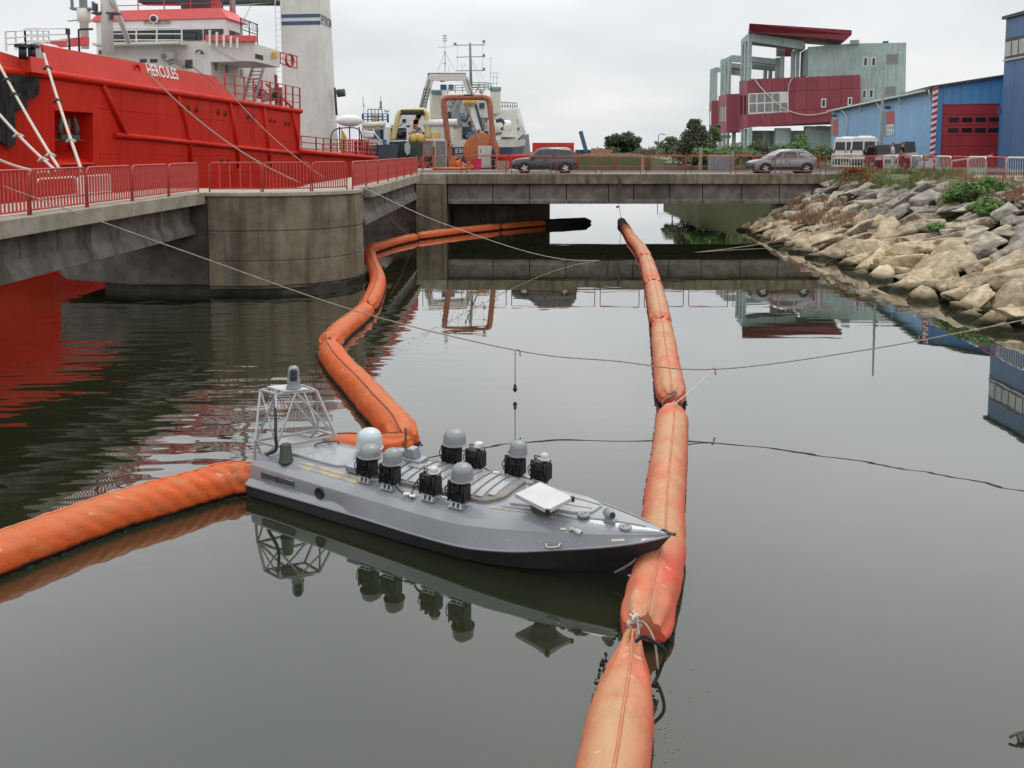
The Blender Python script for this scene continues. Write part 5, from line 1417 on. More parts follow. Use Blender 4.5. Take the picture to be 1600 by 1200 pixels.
# foredeck rail at the bow
mb = MB(); pxrail(mb, [at(10, 80, 31), at(40, 76, 33), at(77, 74, 37)], 0, .03, 3, .75, 1.0)
pxrail(mb, [at(40, 74, 37), at(107, 72, 39)], 0, .035, 3, .85, 1.6); mb.build('bow_rail', M['white'], tug, True)
mb = MB(); mb.prism([at(62, 75, 41), at(135, 70, 43), at(135, 57, 43), at(62, 65, 41)], (0, .3, 0)); mb.build('windbreak', M['coral_red'], tug, True)
mb = MB(); mb.tube([at(109, 82, 36), at(107, 48, 36)], .05, 6); mb.box(at(106, 49, 36), (.14, .14, .25)); mb.tube(catmull([at(124, 82, 37), at(123, 52, 37), at(125, 46, 37), at(145, 45.5, 37)], 5), .05, 6); mb.build('vent_pipe', M['black'], tug, True)

# mooring lines of the tug
def rope(name, label, pts, r, mat, group=None, n=6):
    mb = MB(); mb.tube(pts, r, n); o = mb.build(name, mat); return tag(o, label, 'rope', group)
G_M = 'mooring lines of the red tug'
rope('mooring_rope', 'brown mooring rope sloping from the hawse hole below the HERCULES name across the red hull', sag(hp(221, 111) - TN * .25, Vector((-8.85, 32.6, 3.9)), .55), .032, M['rope_brown'], G_M)
rope('mooring_rope', 'thin dark mooring rope sloping from the forecastle rail down to the second span', sag(hp(290, 102) - TN * .3, hp(350, 141) - TN * .25, .1, 6)[:-1] + sag(hp(350, 141) - TN * .25, Vector((-8.9, 37.4, 3.9)), .35), .026, M['rope_brown'], G_M)
def tied(name, label, a, b, r, ties):
    t = thing(name, label, 'rope', tuple(b), group=G_M)
    mb = MB(); L_ = sag(a, b, .12); mb.tube(L_, r, 7); mb.build('line', M['rope_white'], t, True)
    for f in ties:
        q = L_[int(f * (len(L_) - 1))]; mb = MB(); mb.tube([q + Vector((-.16, 0, -.06)), q + Vector((0, -.05, .05)), q + Vector((.16, 0, -.04))], .05, 6); mb.build('knot', M['rope_dark'] if f < .5 else M['rope_white'], t, True)
tied('mooring_rope', 'thick white mooring rope from the fairlead gap past the anchor pocket', hp(63, 84) - TN * .15, at(128, 268, 25.6), .05, (.14, .42, .75))
tied('mooring_rope', 'white mooring rope with a rag knot passing over the black bow fender', at(-12, 80, 29) , at(94, 266, 24.4), .045, (.25, .4, .9))
tied('mooring_rope', 'lowest white mooring rope with tied knots crossing below the bow fender', at(-25, 150, 27), at(88, 267, 24.2), .045, (.2, .5, .85))
tied('mooring_rope', 'slack white rope coming in low over the bridge railing by the picture edge', at(-30, 236, 19), at(76, 268, 23.8), .035, (.95,))
# ------------------------------------------------------------------ white gantry tower behind the tug
YT = 82.0
tw_ = thing('gantry_tower', 'tall tapering white steel tower with two blue bands behind the red tug', 'tower', tuple(at(482, 300, YT).xy) + (0,))
def quadring(x0, x1, x2, y, Y, dep): return at(x0, y, Y), at(x1, y, Y), at(x2, y, Y + dep)
ybs = [-70, 22.5, 28.5, 33, 39, 230, 262]
def fx(y):
    t = (y + 70) / 330
    return 437 + 6 * t, 498 + 9 * t, 512 + 18 * t
rings = []
for y in ybs:
    a, b, c = fx(y); p, q, r = at(a, y, YT), at(b, y, YT), at(c, y, YT + 3.4)
    z = p.z
    rings.append([Vector((p.x, YT, z)), Vector((q.x, YT, z)), Vector((r.x, YT + 3.4, z)), Vector((p.x + .8, YT + 3.4, z))])
rings.append([Vector((p.x, p.y, .3)) for p in rings[-1]])
mb = MB(); mb.loft(rings); shaft = mb.build('shaft', M['white_dirty'], tw_, True)
for y0, y1 in ((22.5, 28), (33.5, 39.5)):
    a, b, _c = fx(y0); a2, b2, _d = fx(y1)
    mb = MB(); mb.prism([at(a - .2, y1, YT - .03), at(b, y1 - 1.2, YT - .03), at(b, y0 - 1.2, YT - .03), at(a - .2, y0, YT - .03)], (0, .02, 0)); mb.build('band', M['stripe_blue'], tw_, True)
q = rings[1][1]; r = rings[1][2]; dr = (r - q); dr.z = 0
text(tw_, 'PETROM', q + dr * .04 + Vector((0, 0, -.95)) , dr, (0, 0, 1), 1.0, M['stripe_blue'], 'lettering', dr.length * .95, .05, .01)
lad = MB()
for dx in (0, .55):
    lad.bar(at(434, 0, YT - .4) + Vector((dx - .3, 0, 4)), at(441, 240, YT - .4) + Vector((dx - .3, 0, 0)), .07)
for k in range(26):
    t = k / 26; p = (at(434, 0, YT - .4)).lerp(at(441, 240, YT - .4), t); lad.bar(p + Vector((-.3, 0, 0)), p + Vector((.25, 0, 0)), .05)
lad.build('ladder', M['white'], tw_, True)
mb = MB(); pxbox(mb, 215, -22, 437, 3.5, YT + .8, 2.0); mb.build('crossbeam', M['dark_grey'], tw_, True)
mb = MB(); mb.tube([at(340, 9, YT + 1), at(390, 7, YT + 1), at(434, 3, YT + 1)], .08, 5); mb.tube([at(395, 3, YT + 1.2), at(376, 40, YT + 1.2)], .03, 4); mb.build('cable', M['light_grey'], tw_, True)
mb = MB(); a = at(440, 290, YT); b = at(525, 290, YT); mb.box2((a.x - 3, YT - 1.5, -1), (b.x + 1, YT + 8, .5)); mb.build('pontoon', M['dark_grey'], tw_, True)
mb = MB(); p = at(524, 146, YT + 2); mb.tube([at(526, 180, YT + 2), at(524, 150, YT + 2), at(523, 137, YT + 2)], .12, 6); mb.cyl(p + Vector((.2, 0, 0)), p + Vector((1.0, 0, .1)), .42, 10); mb.build('flood_light', M['dark_grey'], tw_, True)

# ------------------------------------------------------------------ survey ship, stern on
YS = 95.0
sv = thing('survey_ship', 'white and navy survey ship moored stern to the quay with grey mast and twin funnels', 'ship', (at(745, 240, YS).x, YS, 0))
def spart(name, mat, boxes=(), bevel=0.0, parent=None):
    mb = MB()
    for b in boxes: pxbox(mb, *b)
    return mb.build(name, mat, parent or sv, True, bevel=bevel)
# hull: transom square to us, flaring side running away
rings = []
for (dy, xl, xr, zt) in ((0, -11.0, .2, 5.6), (12, -11.6, .8, 5.7), (30, -10.6, 1.7, 5.9), (45, -7.5, 2.4, 6.2), (55, -1.5, 1.2, 6.6)):
    Y = YS + dy
    rings.append([Vector((xl + 1.2, Y, -1.5)), Vector((xr - 1.2, Y, -1.5)), Vector((xr, Y, zt)), Vector((xl, Y, zt))])
mb = MB(); mb.loft(rings); mb.build('hull', M['navy'], sv, True)
mb = MB(); mb.loft([[Vector((a.x - .02, a.y, a.z + .003)), Vector((b.x + .02, b.y, b.z + .003)), Vector((b.x + .1, b.y, b.z + .9)), Vector((a.x - .1, a.y, a.z + .9))] for a, b in [(r[3], r[2]) for r in rings]]); mb.build('bulwark', M['white_dirty'], sv, True)
# high white forward quarter on the right-hand side
mb = MB()
a0, a1 = at(777, 232, YS + 16), at(824, 203, YS + 42)
mb.prism([at(776, 232, YS + 10), at(800, 224, YS + 26), at(822, 207, YS + 44), at(812, 170, YS + 44), at(800, 170, YS + 26), at(770, 172, YS + 10)], (-1.0, .5, 0)); mb.build('shell_plating', M['white_dirty'], sv, True)
mb = MB(); mb.prism([at(777, 206, YS + 9.8), at(812, 199, YS + 34), at(812, 203, YS + 34), at(777, 211, YS + 9.8)], (-.4, .2, 0)); mb.build('fender_belt', M['navy'], sv, True)
mb = MB(); mb.prism([at(770, 236, YS + 8), at(800, 228, YS + 26), at(826, 209, YS + 45), at(829, 240, YS + 45), at(800, 262, YS + 26), at(772, 262, YS + 8)], (-1.0, .5, 0)); mb.build('side_plating', pm('grey_blue_paint', (0.13, 0.15, 0.18), (0.19, 0.205, 0.23), .6, .6, streak=.5, streak_col=(.25, .2, .16)), sv, True)
spart('superstructure', M['white_dirty'], [(694, 150, 768, 216, YS + 9, 14)])
spart('superstructure', M['white'], [(672, 140, 700, 222, YS + 12, 12), (762, 172, 808, 214, YS + 14, 16)])
spart('afterdeck_house', M['cream'], [(700, 200, 722, 218, YS + 5, 4), (655, 206, 684, 222, YS + 6, 4)])
spart('deck_gear', M['dark_grey'], [(722, 198, 736, 210, YS + 4, 2), (728, 162, 742, 172, YS + 8.8, .3), (706, 161, 715, 170, YS + 8.8, .3), (749, 161, 757, 169, YS + 8.8, .3), (762, 197, 782, 206, YS + 5, 2)])
spart('window', M['glass_dark'], [(x, y, x + 5, y + 5, YS + 8.9, .2) for x, y in ((700, 180), (724, 186), (740, 180), (730, 178), (745, 190), (715, 190), (755, 184))])
spart('window', M['blue_paint'], [(747, 184, 755, 192, YS + 8.8, .2), (730, 206, 745, 214, YS + 3, 1)])
# twin funnels
for x0, x1, y0, y1, Yf in ((672, 690, 141, 186, 8), (763, 783, 136, 178, 10)):
    mb = MB()
    rr = [[at(x0 + k * (1 - y), a, YS + Yf) if False else None for k in ()] for y, a in ()]
    p, q = at(x0, y1, YS + Yf), at(x1, y1, YS + Yf); r, s = at(x0 + 3, y0 + 6, YS + Yf), at(x1 - 1, y0 + 6, YS + Yf)
    ring = lambda a, b, d: [a, b, b + Vector((-.2, d, 0)), a + Vector((.2, d, 0))]
    mb.loft([ring(p, q, 3), ring(r, s, 2.6)]); f = mb.build('funnel', M['cream'], sv, True, bevel=.15)
    t, u = at(x0 + 2, y0, YS + Yf), at(x1, y0, YS + Yf)
    mb = MB(); mb.loft([ring(r + Vector((-.1, -.1, .004)), s + Vector((.1, -.1, .004)), 2.8), ring(t, u, 2.8)]); mb.build('funnel_top', M['teal_paint'], f, True)
# white stern portal with the rail platform on top
mb = MB(); w = .42
for a in (((655, 186), (673, 121)), ((726, 121), (740, 160))): mb.bar(at(*a[0], YS + 3), at(*a[1], YS + 3), w, .8)
mb.bar(at(671, 121, YS + 3), at(728, 121, YS + 3), .45, .8); mb.build('stern_portal', M['white_dirty'], sv, True)
mb = MB()
for a in (((653, 188), (671, 124)), ((729, 124), (742, 160))): mb.bar(at(*a[0], YS + 2.6), at(*a[1], YS + 2.6), .12, .1)
mb.build('portal_edge', M['dark_grey'], sv, True)
mb = MB(); pts = [at(669, 127, YS + 3.4), at(728, 127, YS + 3.4), at(727, 126, YS + 7), at(670, 126, YS + 7), at(669, 127, YS + 3.4)]
pxrail(mb, pts, 0, .045, 2, .95, 1.1); mb.build('platform_rail', M['dark_grey'], sv, True)
mb = MB(); pxbox(mb, 668, 119, 729, 121.5, YS + 3.3, 4); mb.build('platform', M['white'], sv, True)
for b, m in (((687, 121, 694, 127, YS + 4, 1), 'teal_paint'), ((688, 132, 697, 140, YS + 4, 1), 'blue_paint'), ((701, 132, 708, 140, YS + 4, 1), 'teal_paint')): spart('deck_box', M[m], [b], .05)
mb = MB(); pxrail(mb, [at(700, 146, YS + 8), at(768, 143, YS + 8)], 0, .04, 3, 1.0, .9); pxrail(mb, [at(733, 141, YS + 9), at(763, 141, YS + 9)], 0, .04, 3, 1.0, .9); pxrail(mb, [at(770, 172, YS + 12), at(808, 171, YS + 40)], 0, .06, 2, 1.1, 3); mb.build('deck_rail', M['dark_grey'], sv, True)
# ladder tower
mb = MB()
for dx in (0, 9): mb.bar(at(653 + dx, 186, YS + 2), at(663 + dx, 137, YS + 2), .09)
for k in range(10): t = k / 9.5; mb.bar(at(653 + 10 * t, 186 - 49 * t, YS + 2), at(662 + 10 * t, 186 - 49 * t, YS + 2), .07)
mb.build('ladder', M['dark_grey'], sv, True)
# masts
def pole(pxs, Y, r, name, mat='mid_grey', n=7):
    mb = MB(); mb.tube([at(x, y, Y) for x, y in pxs], r, n); return mb.build(name, M[mat], sv, True)
mp = pole([(736.5, 150), (734.5, 67)], YS + 10, [.22, .15], 'mast')
mb = MB()
for y, x0, x1 in ((70, 711, 759), (88.5, 713, 757), (110, 713, 757)): pxbar(mb, x0, y + .8, x1, y, YS + 10, .10)
for x, y0, y1 in ((714.5, 68, 110), (754, 68, 112)): pxbar(mb, x, y0, x, y1, YS + 10, .035)
for x, y in ((756, 65), (756, 87), (756, 108), (711, 69)): p = at(x, y, YS + 10); mb.box(p, (.35, .35, .35))
for a in (((737, 92), (760, 133)), ((737, 96), (752, 133))): pxbar(mb, *a[0], *a[1], YS + 10, .03)
mb.build('crosstree', M['mid_grey'], mp, True)
lm = MB()
for a in (((695, 80), (683, 116)), ((695, 80), (711, 112)), ((695, 52), (695, 116)), ((696, 80), (696, 116)), ((684, 74), (709, 73))): pxbar(lm, *a[0], *a[1], YS + 5, .06)
for y in (56, 60, 64, 99): p = at(695, y, YS + 5); lm.box(p, (.5 if y < 90 else .35, .3, .12))
for a in (((701, 103), (701, 116)), ((723, 104), (723, 118)), ((720, 103), (726, 103)), ((720, 103), (720, 99)), ((726, 103), (726, 99))): pxbar(lm, *a[0], *a[1], YS + 5, .05)
lm.build('lattice_mast', M['light_grey'], sv, True)
am = MB()
for a in (((767, 90), (766, 138)), ((771, 115), (771, 136)), ((764, 92), (769, 92)), ((765, 114), (780, 114)), ((776, 114), (776, 136)), ((765, 120), (780, 121)), ((765, 130), (780, 130))): pxbar(am, *a[0], *a[1], YS + 12, .06)
am.build('antenna', M['light_grey'], sv, True)
# cranes on the afterdeck
mb = MB(); mb.tube([at(717, 200, YS + 3), at(712, 185, YS + 3), at(713, 165, YS + 3), at(719, 155, YS + 3)], [.6, .55, .4, .3], 8); mb.build('deck_crane', M['mid_grey'], sv, True)
mb = MB(); mb.bar(at(733, 160, YS + 2), at(747, 203, YS + 2), .95, .9); mb.build('boom_arm', M['white'], sv, True, bevel=.1)
mb = MB(); mb.bar(at(742, 160, YS + 1.6), at(755, 205, YS + 1.6), .25, .3); mb.build('boom_edge', M['navy'], sv, True)
mb = MB(); p = at(732, 158, YS + 1); mb.lathe([(.0, -.4), (.5, -.3), (.6, 0), (.4, .3), (0, .4)], p, 10, Matrix.Rotation(R(90), 3, 'X')); mb.tube([at(724, 163, YS + 1), at(732, 158, YS + 1), at(741, 160, YS + 1), at(742, 155, YS + 1)], .35, 7); mb.build('claw', M['yellow'], sv, True)
mb = MB(); mb.lathe([(.75, 0), (.75, 2.6), (.6, 2.9), (0, 3.0)], at(762, 197, YS + 3), 12, Matrix.Rotation(R(90), 3, 'Y')); mb.build('tank', M['white'], sv, True)
mb = MB(); mb.box(at(783, 196, YS + 3.5), (1.2, 1, 1.4)); mb.tube(catmull([at(775, 190, YS + 2.5), at(783, 187, YS + 2.5), at(787, 195, YS + 2.5), at(783, 203, YS + 2.5)], 4), .25, 6); mb.build('pump', M['navy'], sv, True)
mb = MB(); mb.prism([at(745, 214, YS + 1), at(762, 210, YS + 1), at(768, 214, YS + 1), at(755, 218, YS + 1)], (0, .6, 0)); mb.bar(at(768, 211, YS + 1), at(776, 204, YS + 1), .4); mb.build('hook_block', M['yellow'], sv, True)
# stern lettering
for body, x, y in (('НЕ ВН', 712.5, 237), ('СЕВ', 712, 245)):
    pass
p = at(711.5, 239, YS - .02); text(sv, 'BE BH', p, (1, 0, 0), (0, 0, 1), .55, M['white'], 'stern_lettering', .9, .02, .01)
p = at(711, 246.5, YS - .02); text(sv, 'CEHCT', p, (1, 0, 0), (0, 0, 1), .4, M['white'], 'stern_lettering', .95, .02, .01)

# ------------------------------------------------------------------ yellow A-frame vessel and the small tug to its left
YV = 84.0
wv = thing('work_vessel', 'small dark-hulled work vessel with a pale yellow stern gallows and yellow floats', 'ship', (at(645, 240, YV).x, YV, 0))
def vpart(name, mat, boxes, parent=None, bevel=0.0, own=None):
    mb = MB()
    for b in boxes: pxbox(mb, *b)
    return mb.build(name, M[mat], own or wv, True, bevel=bevel)
mb = MB(); mb.loft([[at(600, 262, YV), at(665, 262, YV), at(672, 222, YV), at(590, 222, YV)], [at(604, 262, YV + 12), at(668, 262, YV + 12), at(676, 220, YV + 12), at(596, 220, YV + 12)]]); mb.build('hull', pm('dark_green_hull', (0.03, 0.05, 0.035), (0.05, 0.07, 0.05), .6, .6, streak=.3, streak_col=(.1, .09, .07)), wv, True)
vpart('superstructure', 'white', [(624, 180, 655, 205, YV + 8, 5)]); vpart('wheelhouse', 'dark_grey', [(602, 200, 640, 218, YV + 4, 4)]); vpart('window', 'glass_dark', [(629, 186, 634, 191, YV + 7.9, .2), (622, 204, 636, 214, YV + 3.9, .2)])
mb = MB(); mb.tube(catmull([at(613, 221, YV + 1), at(619, 195, YV + 1), at(624, 177, YV + 1), at(633, 173.5, YV + 1), at(655, 172.5, YV + 1), at(665, 176, YV + 1), at(667, 190, YV + 1), at(668, 218, YV + 1)], 5), .30, 8); mb.build('stern_gallows', M['pale_yellow'], wv, True)
mb = MB()
for x in range(628, 664, 4): mb.tube([at(x, 172, YV + .7), at(x + 1.2, 176, YV + .6), at(x + .6, 179, YV + .7)], .16, 5)
mb.build('hanging_rope', M['rope_dark'], wv, True)
mb = MB(); p = at(662, 193, YV + 1); mb.cyl(p, p + Vector((3.6, 0, .1)), .40, 12); mb.build('roller', M['white'], wv, True)
for x0, x1, y0, y1 in ((640, 650, 209, 223), (651, 665, 208, 224)):
    mb = MB(); p = at((x0 + x1) / 2, (y0 + y1) / 2, YV + 1.2); mb.lathe([(0, -.55), (.45, -.45), (.55, 0), (.45, .4), (0, .5)], p, 10); mb.build('float', M['yellow'], wv, True)
mb = MB()
for a in (((648, 202), (650, 190)), ((650, 190), (657, 178)), ((646, 191), (654, 190)), ((652, 184), (658, 175))): pxbar(mb, *a[0], *a[1], YV + 2, .45)
mb.build('crane_arm', M['rust_orange'], wv, True)
vpart('deck_post', 'pale_yellow', [(666, 199, 673, 218, YV + 1, .8)]); vpart('fish_crate', 'yellow', [(674, 207, 686, 216, YV + 1, .8)])
for a_ in ((600, 221.5, 634, 219.5, YV - .1, .12), (637, 200, 637, 222, YV + .5, .2), (664, 218, 700, 218, YV - .1, .16)):
    mb = MB(); pxbar(mb, *a_); mb.build('bulwark_rail', M['white'], wv, True)
mb = MB(); mb.prism([at(632, 225, YV - .3), at(637, 221, YV - .3), at(641, 228, YV - .3), at(640, 240, YV - .3), at(636, 243, YV - .3), at(632, 236, YV - .3)], (0, .25, 0)); mb.build('trawl_door', M['light_grey'], wv, True)
YP = 80.0
pt_ = thing('pilot_boat', 'small white-housed harbour boat with a blue railed roof behind the tug stern', 'boat', (at(590, 240, YP).x, YP, 0))
P2 = lambda name, mat, boxes, bevel=0.0: vpart(name, mat, boxes, own=pt_, bevel=bevel)
mb = MB(); mb.loft([[at(570, 262, YP), at(618, 262, YP), at(622, 225, YP), at(562, 228, YP)], [at(574, 262, YP + 9), at(620, 262, YP + 9), at(626, 226, YP + 9), at(566, 226, YP + 9)]]); mb.build('hull', M['navy'], pt_, True)
P2('wheelhouse', 'white', [(567, 199, 601, 227, YP + 1, 4)]); P2('window', 'glass_grey', [(575, 203, 594, 216, YP + .9, .2)]); P2('doorway', 'glass_dark', [(594.5, 202, 599, 218, YP + .9, .2)])
mb = MB(); p = at(566, 195.5, YP + .6); mb.cyl(p, p + Vector((2.35, 0, .1)), .27, 12); mb.build('roof_roller', M['cream'], pt_, True)
mb = MB(); pxrail(mb, [at(566, 192, YP + 1), at(607, 192, YP + 1), at(605, 191, YP + 4), at(568, 191, YP + 4), at(566, 192, YP + 1)], 0, .035, 3, .9, .5); mb.build('roof_rail', M['blue_paint'], pt_, True)
mb = MB(); pxrail(mb, [at(575, 192, YP + 2), at(597, 192, YP + 2)], 0, .04, 2, 1.4, .35); mb.build('cage', M['dark_grey'], pt_, True)
P2('deck_box', 'yellow', [(583, 180, 592, 191, YP + 3, .5)])
mb = MB(); pxbar(mb, 567, 151, 569, 192, YP + 1, .05); pxbar(mb, 567, 160, 571, 168, YP + 1, .05); pxbar(mb, 595, 150, 595, 172, YP + 3, .05); mb.box(at(595, 162, YP + 3), (.2, .2, .5)); mb.box(at(595, 168, YP + 3), (.3, .2, .2)); mb.build('antenna', M['mid_grey'], pt_, True)
mb = MB(); mb.lathe([(.28, -.1), (.3, .1), (.2, .3), (0, .36)], at(604, 174, YP + 3), 12); mb.build('satellite_dome', M['white'], pt_, True)
mb = MB(); p = at(601, 222, YP); mb.box(p, (.35, .3, .5)); mb.build('locker', M['blue_paint'], pt_, True)

# ------------------------------------------------------------------ gear on the quay
def qthing(name, label, cat, px, Y, group=None): p = at(px, 262, Y); return thing(name, label, cat, (p.x, Y, ZD), 0, group)
YG = 64.0
ga = qthing('quay_gantry', 'tall rust-red tubular gantry frame standing on the quay before the survey ship', 'gantry', 733, YG)
mb = MB(); path = catmull([at(706, 268, YG), at(702, 235, YG), at(694.5, 172, YG)], 4) + catmull([at(693, 160, YG), at(694, 155, YG), at(700, 152.5, YG)], 3)
path += catmull([at(708, 152.2, YG), at(745, 152, YG), at(755, 152.2, YG)], 3) + catmull([at(759, 153, YG), at(763.5, 157, YG), at(765, 163, YG)], 3) + catmull([at(766, 172, YG), at(772, 235, YG), at(775, 268, YG)], 4)
mb.tube(path, .23, 10); mb.build('frame', M['rust'], ga, True)
mb = MB()
for x, y in ((701, 224), (765.5, 222)): pxbox(mb, x - 3, y - 5, x + 3, y + 5, YG - .35, .7)
mb.build('lug', M['rust_orange'], ga, True)
mb = MB()
for x, y in ((701, 221), (765.5, 219.5), (701, 226), (765.5, 225)): mb.cyl(at(x, y, YG - .42), at(x, y, YG - .3), .07, 8)
mb.build('pin_hole', M['black'], ga, True)
mb = MB(); pxbox(mb, 724, 147.5, 739, 150.5, YG - .2, .5); mb.build('sheave_block', M['black'], ga, True)
mb = MB(); pxbar(mb, 726, 160, 751, 223, YG + .2, .13); pxbar(mb, 732, 160, 737, 196, YG + .3, .08); mb.build('hanging_chain', M['rope_brown'], ga, True)
mb = MB(); pxbar(mb, 707, 225, 707, 262, YG - .1, .05); pxbar(mb, 703, 230, 701, 262, YG - .1, .05); mb.build('cable', M['rope_dark'], ga, True)
re_ = qthing('cable_reel', 'big rust-orange cable reel on its edge behind the grey cabinet', 'cable reel', 755, 65.3)
Mr = Matrix.Rotation(R(90), 3, 'X'); c = at(752, 250, 65.3); c.z = ZD + 1.48
mb = MB(); mb.lathe([(.0, .42), (1.45, .40), (1.5, .36), (1.5, .30), (.8, .28), (.8, -.28), (1.5, -.30), (1.5, -.36), (1.45, -.40), (0, -.42)], c + Vector((0, .45, 0)), 30, Mr); mb.build('flange', M['rust_orange'], re_, True, sharp=40)
mb = MB(); mb.cyl(c + Vector((0, -.05, 0)), c + Vector((0, .02, 0)), .16, 14); mb.build('hub', M['rust'], re_, True)
mb = MB(); mb.box((c.x, c.y + .45, ZD + .12), (2.4, .7, .24)); mb.build('cradle', M['rust'], re_, True)
ca = qthing('cabinet', 'tall pale grey electrical cabinet beside the rust-orange reel', 'cabinet', 757, 63.2)
mb = MB(); a, b = at(747, 228, 63), at(768, 228, 63); mb.box2((a.x, 63, ZD + .12), (b.x, 63.8, a.z)); mb.build('body', M['light_grey'], ca, True, bevel=.03)
mb = MB(); mb.box2((a.x + .06, 62.98, ZD + .2), ((a.x + b.x) / 2 - .02, 62.995, a.z - .08)); mb.box2(((a.x + b.x) / 2 + .02, 62.98, ZD + .2), (b.x - .06, 62.995, a.z - .08)); mb.build('door', M['light_grey'], ca, True)
mb = MB(); mb.box2((a.x + .1, 63.05, ZD), (b.x - .1, 63.7, ZD + .119)); mb.build('base', M['dark_grey'], ca, True)
mb = MB(); mb.box2((a.x + .15, 62.95, ZD + 1.3), (a.x + .28, 62.979, ZD + 1.6)); mb.box2((a.x + .3, 62.95, ZD + 1.0), (a.x + .42, 62.979, ZD + 1.1)); mb.build('sign_plate', M['mid_grey'], ca, True)
bi = qthing('waste_bin', 'magenta plastic bin standing on the quay', 'bin', 746, 61.5)
mb = MB(); a, b = at(740.5, 249, 61.5), at(752.5, 249, 61.5); w = (b.x - a.x)
mb.loft([[Vector((a.x + .06, 61.5, ZD)), Vector((b.x - .06, 61.5, ZD)), Vector((b.x - .06, 62.0, ZD)), Vector((a.x + .06, 62.0, ZD))], [Vector((a.x, 61.45, a.z)), Vector((b.x, 61.45, a.z)), Vector((b.x, 62.05, a.z)), Vector((a.x, 62.05, a.z))]]); mb.build('body', M['magenta'], bi, True, bevel=.02)
mb = MB(); mb.box2((a.x - .03, 61.42, a.z + .004), (b.x + .03, 62.08, a.z + .06)); mb.build('lid', M['magenta'], bi, True, bevel=.02)
fs_ = qthing('tarpaulin_bundle', 'black tarpaulin bundle strapped upright beside the cabinet', 'tarpaulin', 771, 62.6)
mb = MB(); p = at(771, 262, 62.6); mb.tube([Vector((p.x, 62.6, ZD)), Vector((p.x - .03, 62.6, ZD + .6)), Vector((p.x + .05, 62.6, ZD + 1.1)), Vector((p.x - .05, 62.6, ZD + 1.6))], [.16, .15, .21, .10], 8); mb.build('bundle', M['black_rubber'], fs_, True)
mb = MB(); mb.tube([Vector((p.x + .16 * math.cos(k * .52), 62.6 + .16 * math.sin(k * .52), ZD + .8)) for k in range(12)], .02, 5, closed=True); mb.build('strap', M['rope_brown'], fs_, True)
G_B = 'concrete barrier posts by the dark car'
for i, x in enumerate((779.5, 784.5, 789.5, 794)):
    o = qthing('concrete_post', '{} pale concrete post in the row just ahead of the dark car'.format(ORD[i]), 'post', x, 61, G_B)
    mb = MB(); a = at(x, 252, 61); mb.box2((a.x - .11, 61, ZD), (a.x + .11, 61.25, a.z)); mb.build('shaft', M['concrete_light'], o, True, bevel=.03)
    mb = MB(); mb.box2((a.x - .07, 61.02, a.z + .001), (a.x + .07, 61.23, a.z + .04)); mb.build('cap', M['concrete_light'], o, True)
G_P = 'grey sheet panels standing on the quay'
for i, (x0, x1, y0, y1) in enumerate(((661.5, 676.5, 221, 242), (680, 697, 220, 262))):
    o = qthing('sheet_panel', ('short grey mesh panel raised on an orange frame at the quay edge', 'tall grey mesh panel reaching the ground beside the gantry leg')[i], 'panel', (x0 + x1) / 2, 62, G_P)
    mb = MB(); pxbox(mb, x0 + 1, y0 + 1, x1 - 1, y1 - 1, 62.03, .03); mb.build('sheet', pm('grey_mesh_sheet', (0.16, 0.155, 0.16), (0.24, 0.235, 0.24), 3, .7), o, True)
    mb = MB(); F_ = [at(x0, y1, 62), at(x1, y1, 62), at(x1, y0, 62), at(x0, y0, 62)]
    for k in range(4): mb.bar(F_[k], F_[(k + 1) % 4], .06)
    for x in (x0, x1): p = at(x, y1, 62); mb.bar(p, (p.x, p.y, ZD), .07)
    mb.build('frame', M['light_grey'] if i else M['rust_orange'], o, True)
nt_ = qthing('net_heap', 'heap of bright orange netting piled on the quay beside the magenta bin', 'net', 724, 61.6)
rs = random.Random(5); mb = MB(); c0 = at(724, 262, 61.6)
for k in range(46):
    p = Vector((c0.x + rs.gauss(0, .55), 61.6 + rs.uniform(-.2, .6), ZD + .05 + abs(rs.gauss(0, .26))))
    p.x = max(c0.x - 1.0, min(c0.x + 1.0, p.x)); pts = [p + Vector((rs.uniform(-.25, .25), rs.uniform(-.2, .2), rs.uniform(-.04, .18))) for _ in range(4)]
    mb.tube(catmull(pts, 3), rs.uniform(.03, .07), 5)
mb.build('netting', M['orange_net'], nt_, True)
mb = MB(); pxbox(mb, 706, 248, 712, 266, 61.4, .3); mb.build('crate', M['rust_orange'], nt_, True)
pl_ = qthing('pipe_stack', 'low stack of rust-orange pipes lying along the quay behind the railing', 'pipes', 690, 60.9)
for k in range(3):
    mb = MB(); a = at(676, 266, 60.7 + k * .25); b = at(730, 266, 60.7 + k * .25); mb.cyl((a.x, a.y, ZD + .12), (b.x, b.y, ZD + .12), .11, 8); mb.build('pipe', M['rust_orange'], pl_, True)
st_r = qthing('scrap_rack', 'rusty red rack of scrap iron at the corner of the quay', 'rack', 664, 61.5)
mb = MB()
for k in range(12): a = at(652 + k * 2, 262 - rs.uniform(0, 16), 61.5 + rs.uniform(0, .6)); b = at(655 + k * 2.2, 264 - rs.uniform(0, 10), 61.5 + rs.uniform(0, .6)); a.z = max(a.z, ZD + .05); b.z = max(b.z, ZD + .05); mb.bar(a, b, .08)
mb.build('scrap', M['rail_red'], st_r, True)
mb = MB()
for x in (652, 678): p = at(x, 262, 61.5); mb.bar((p.x, 61.5, ZD), (p.x, 61.5, ZD + 1.1), .07)
a, b = at(652, 262, 61.5), at(678, 262, 61.5); mb.bar((a.x, 61.5, ZD + .6), (b.x, 61.5, ZD + .6), .05); mb.build('frame', M['rust'], st_r, True)
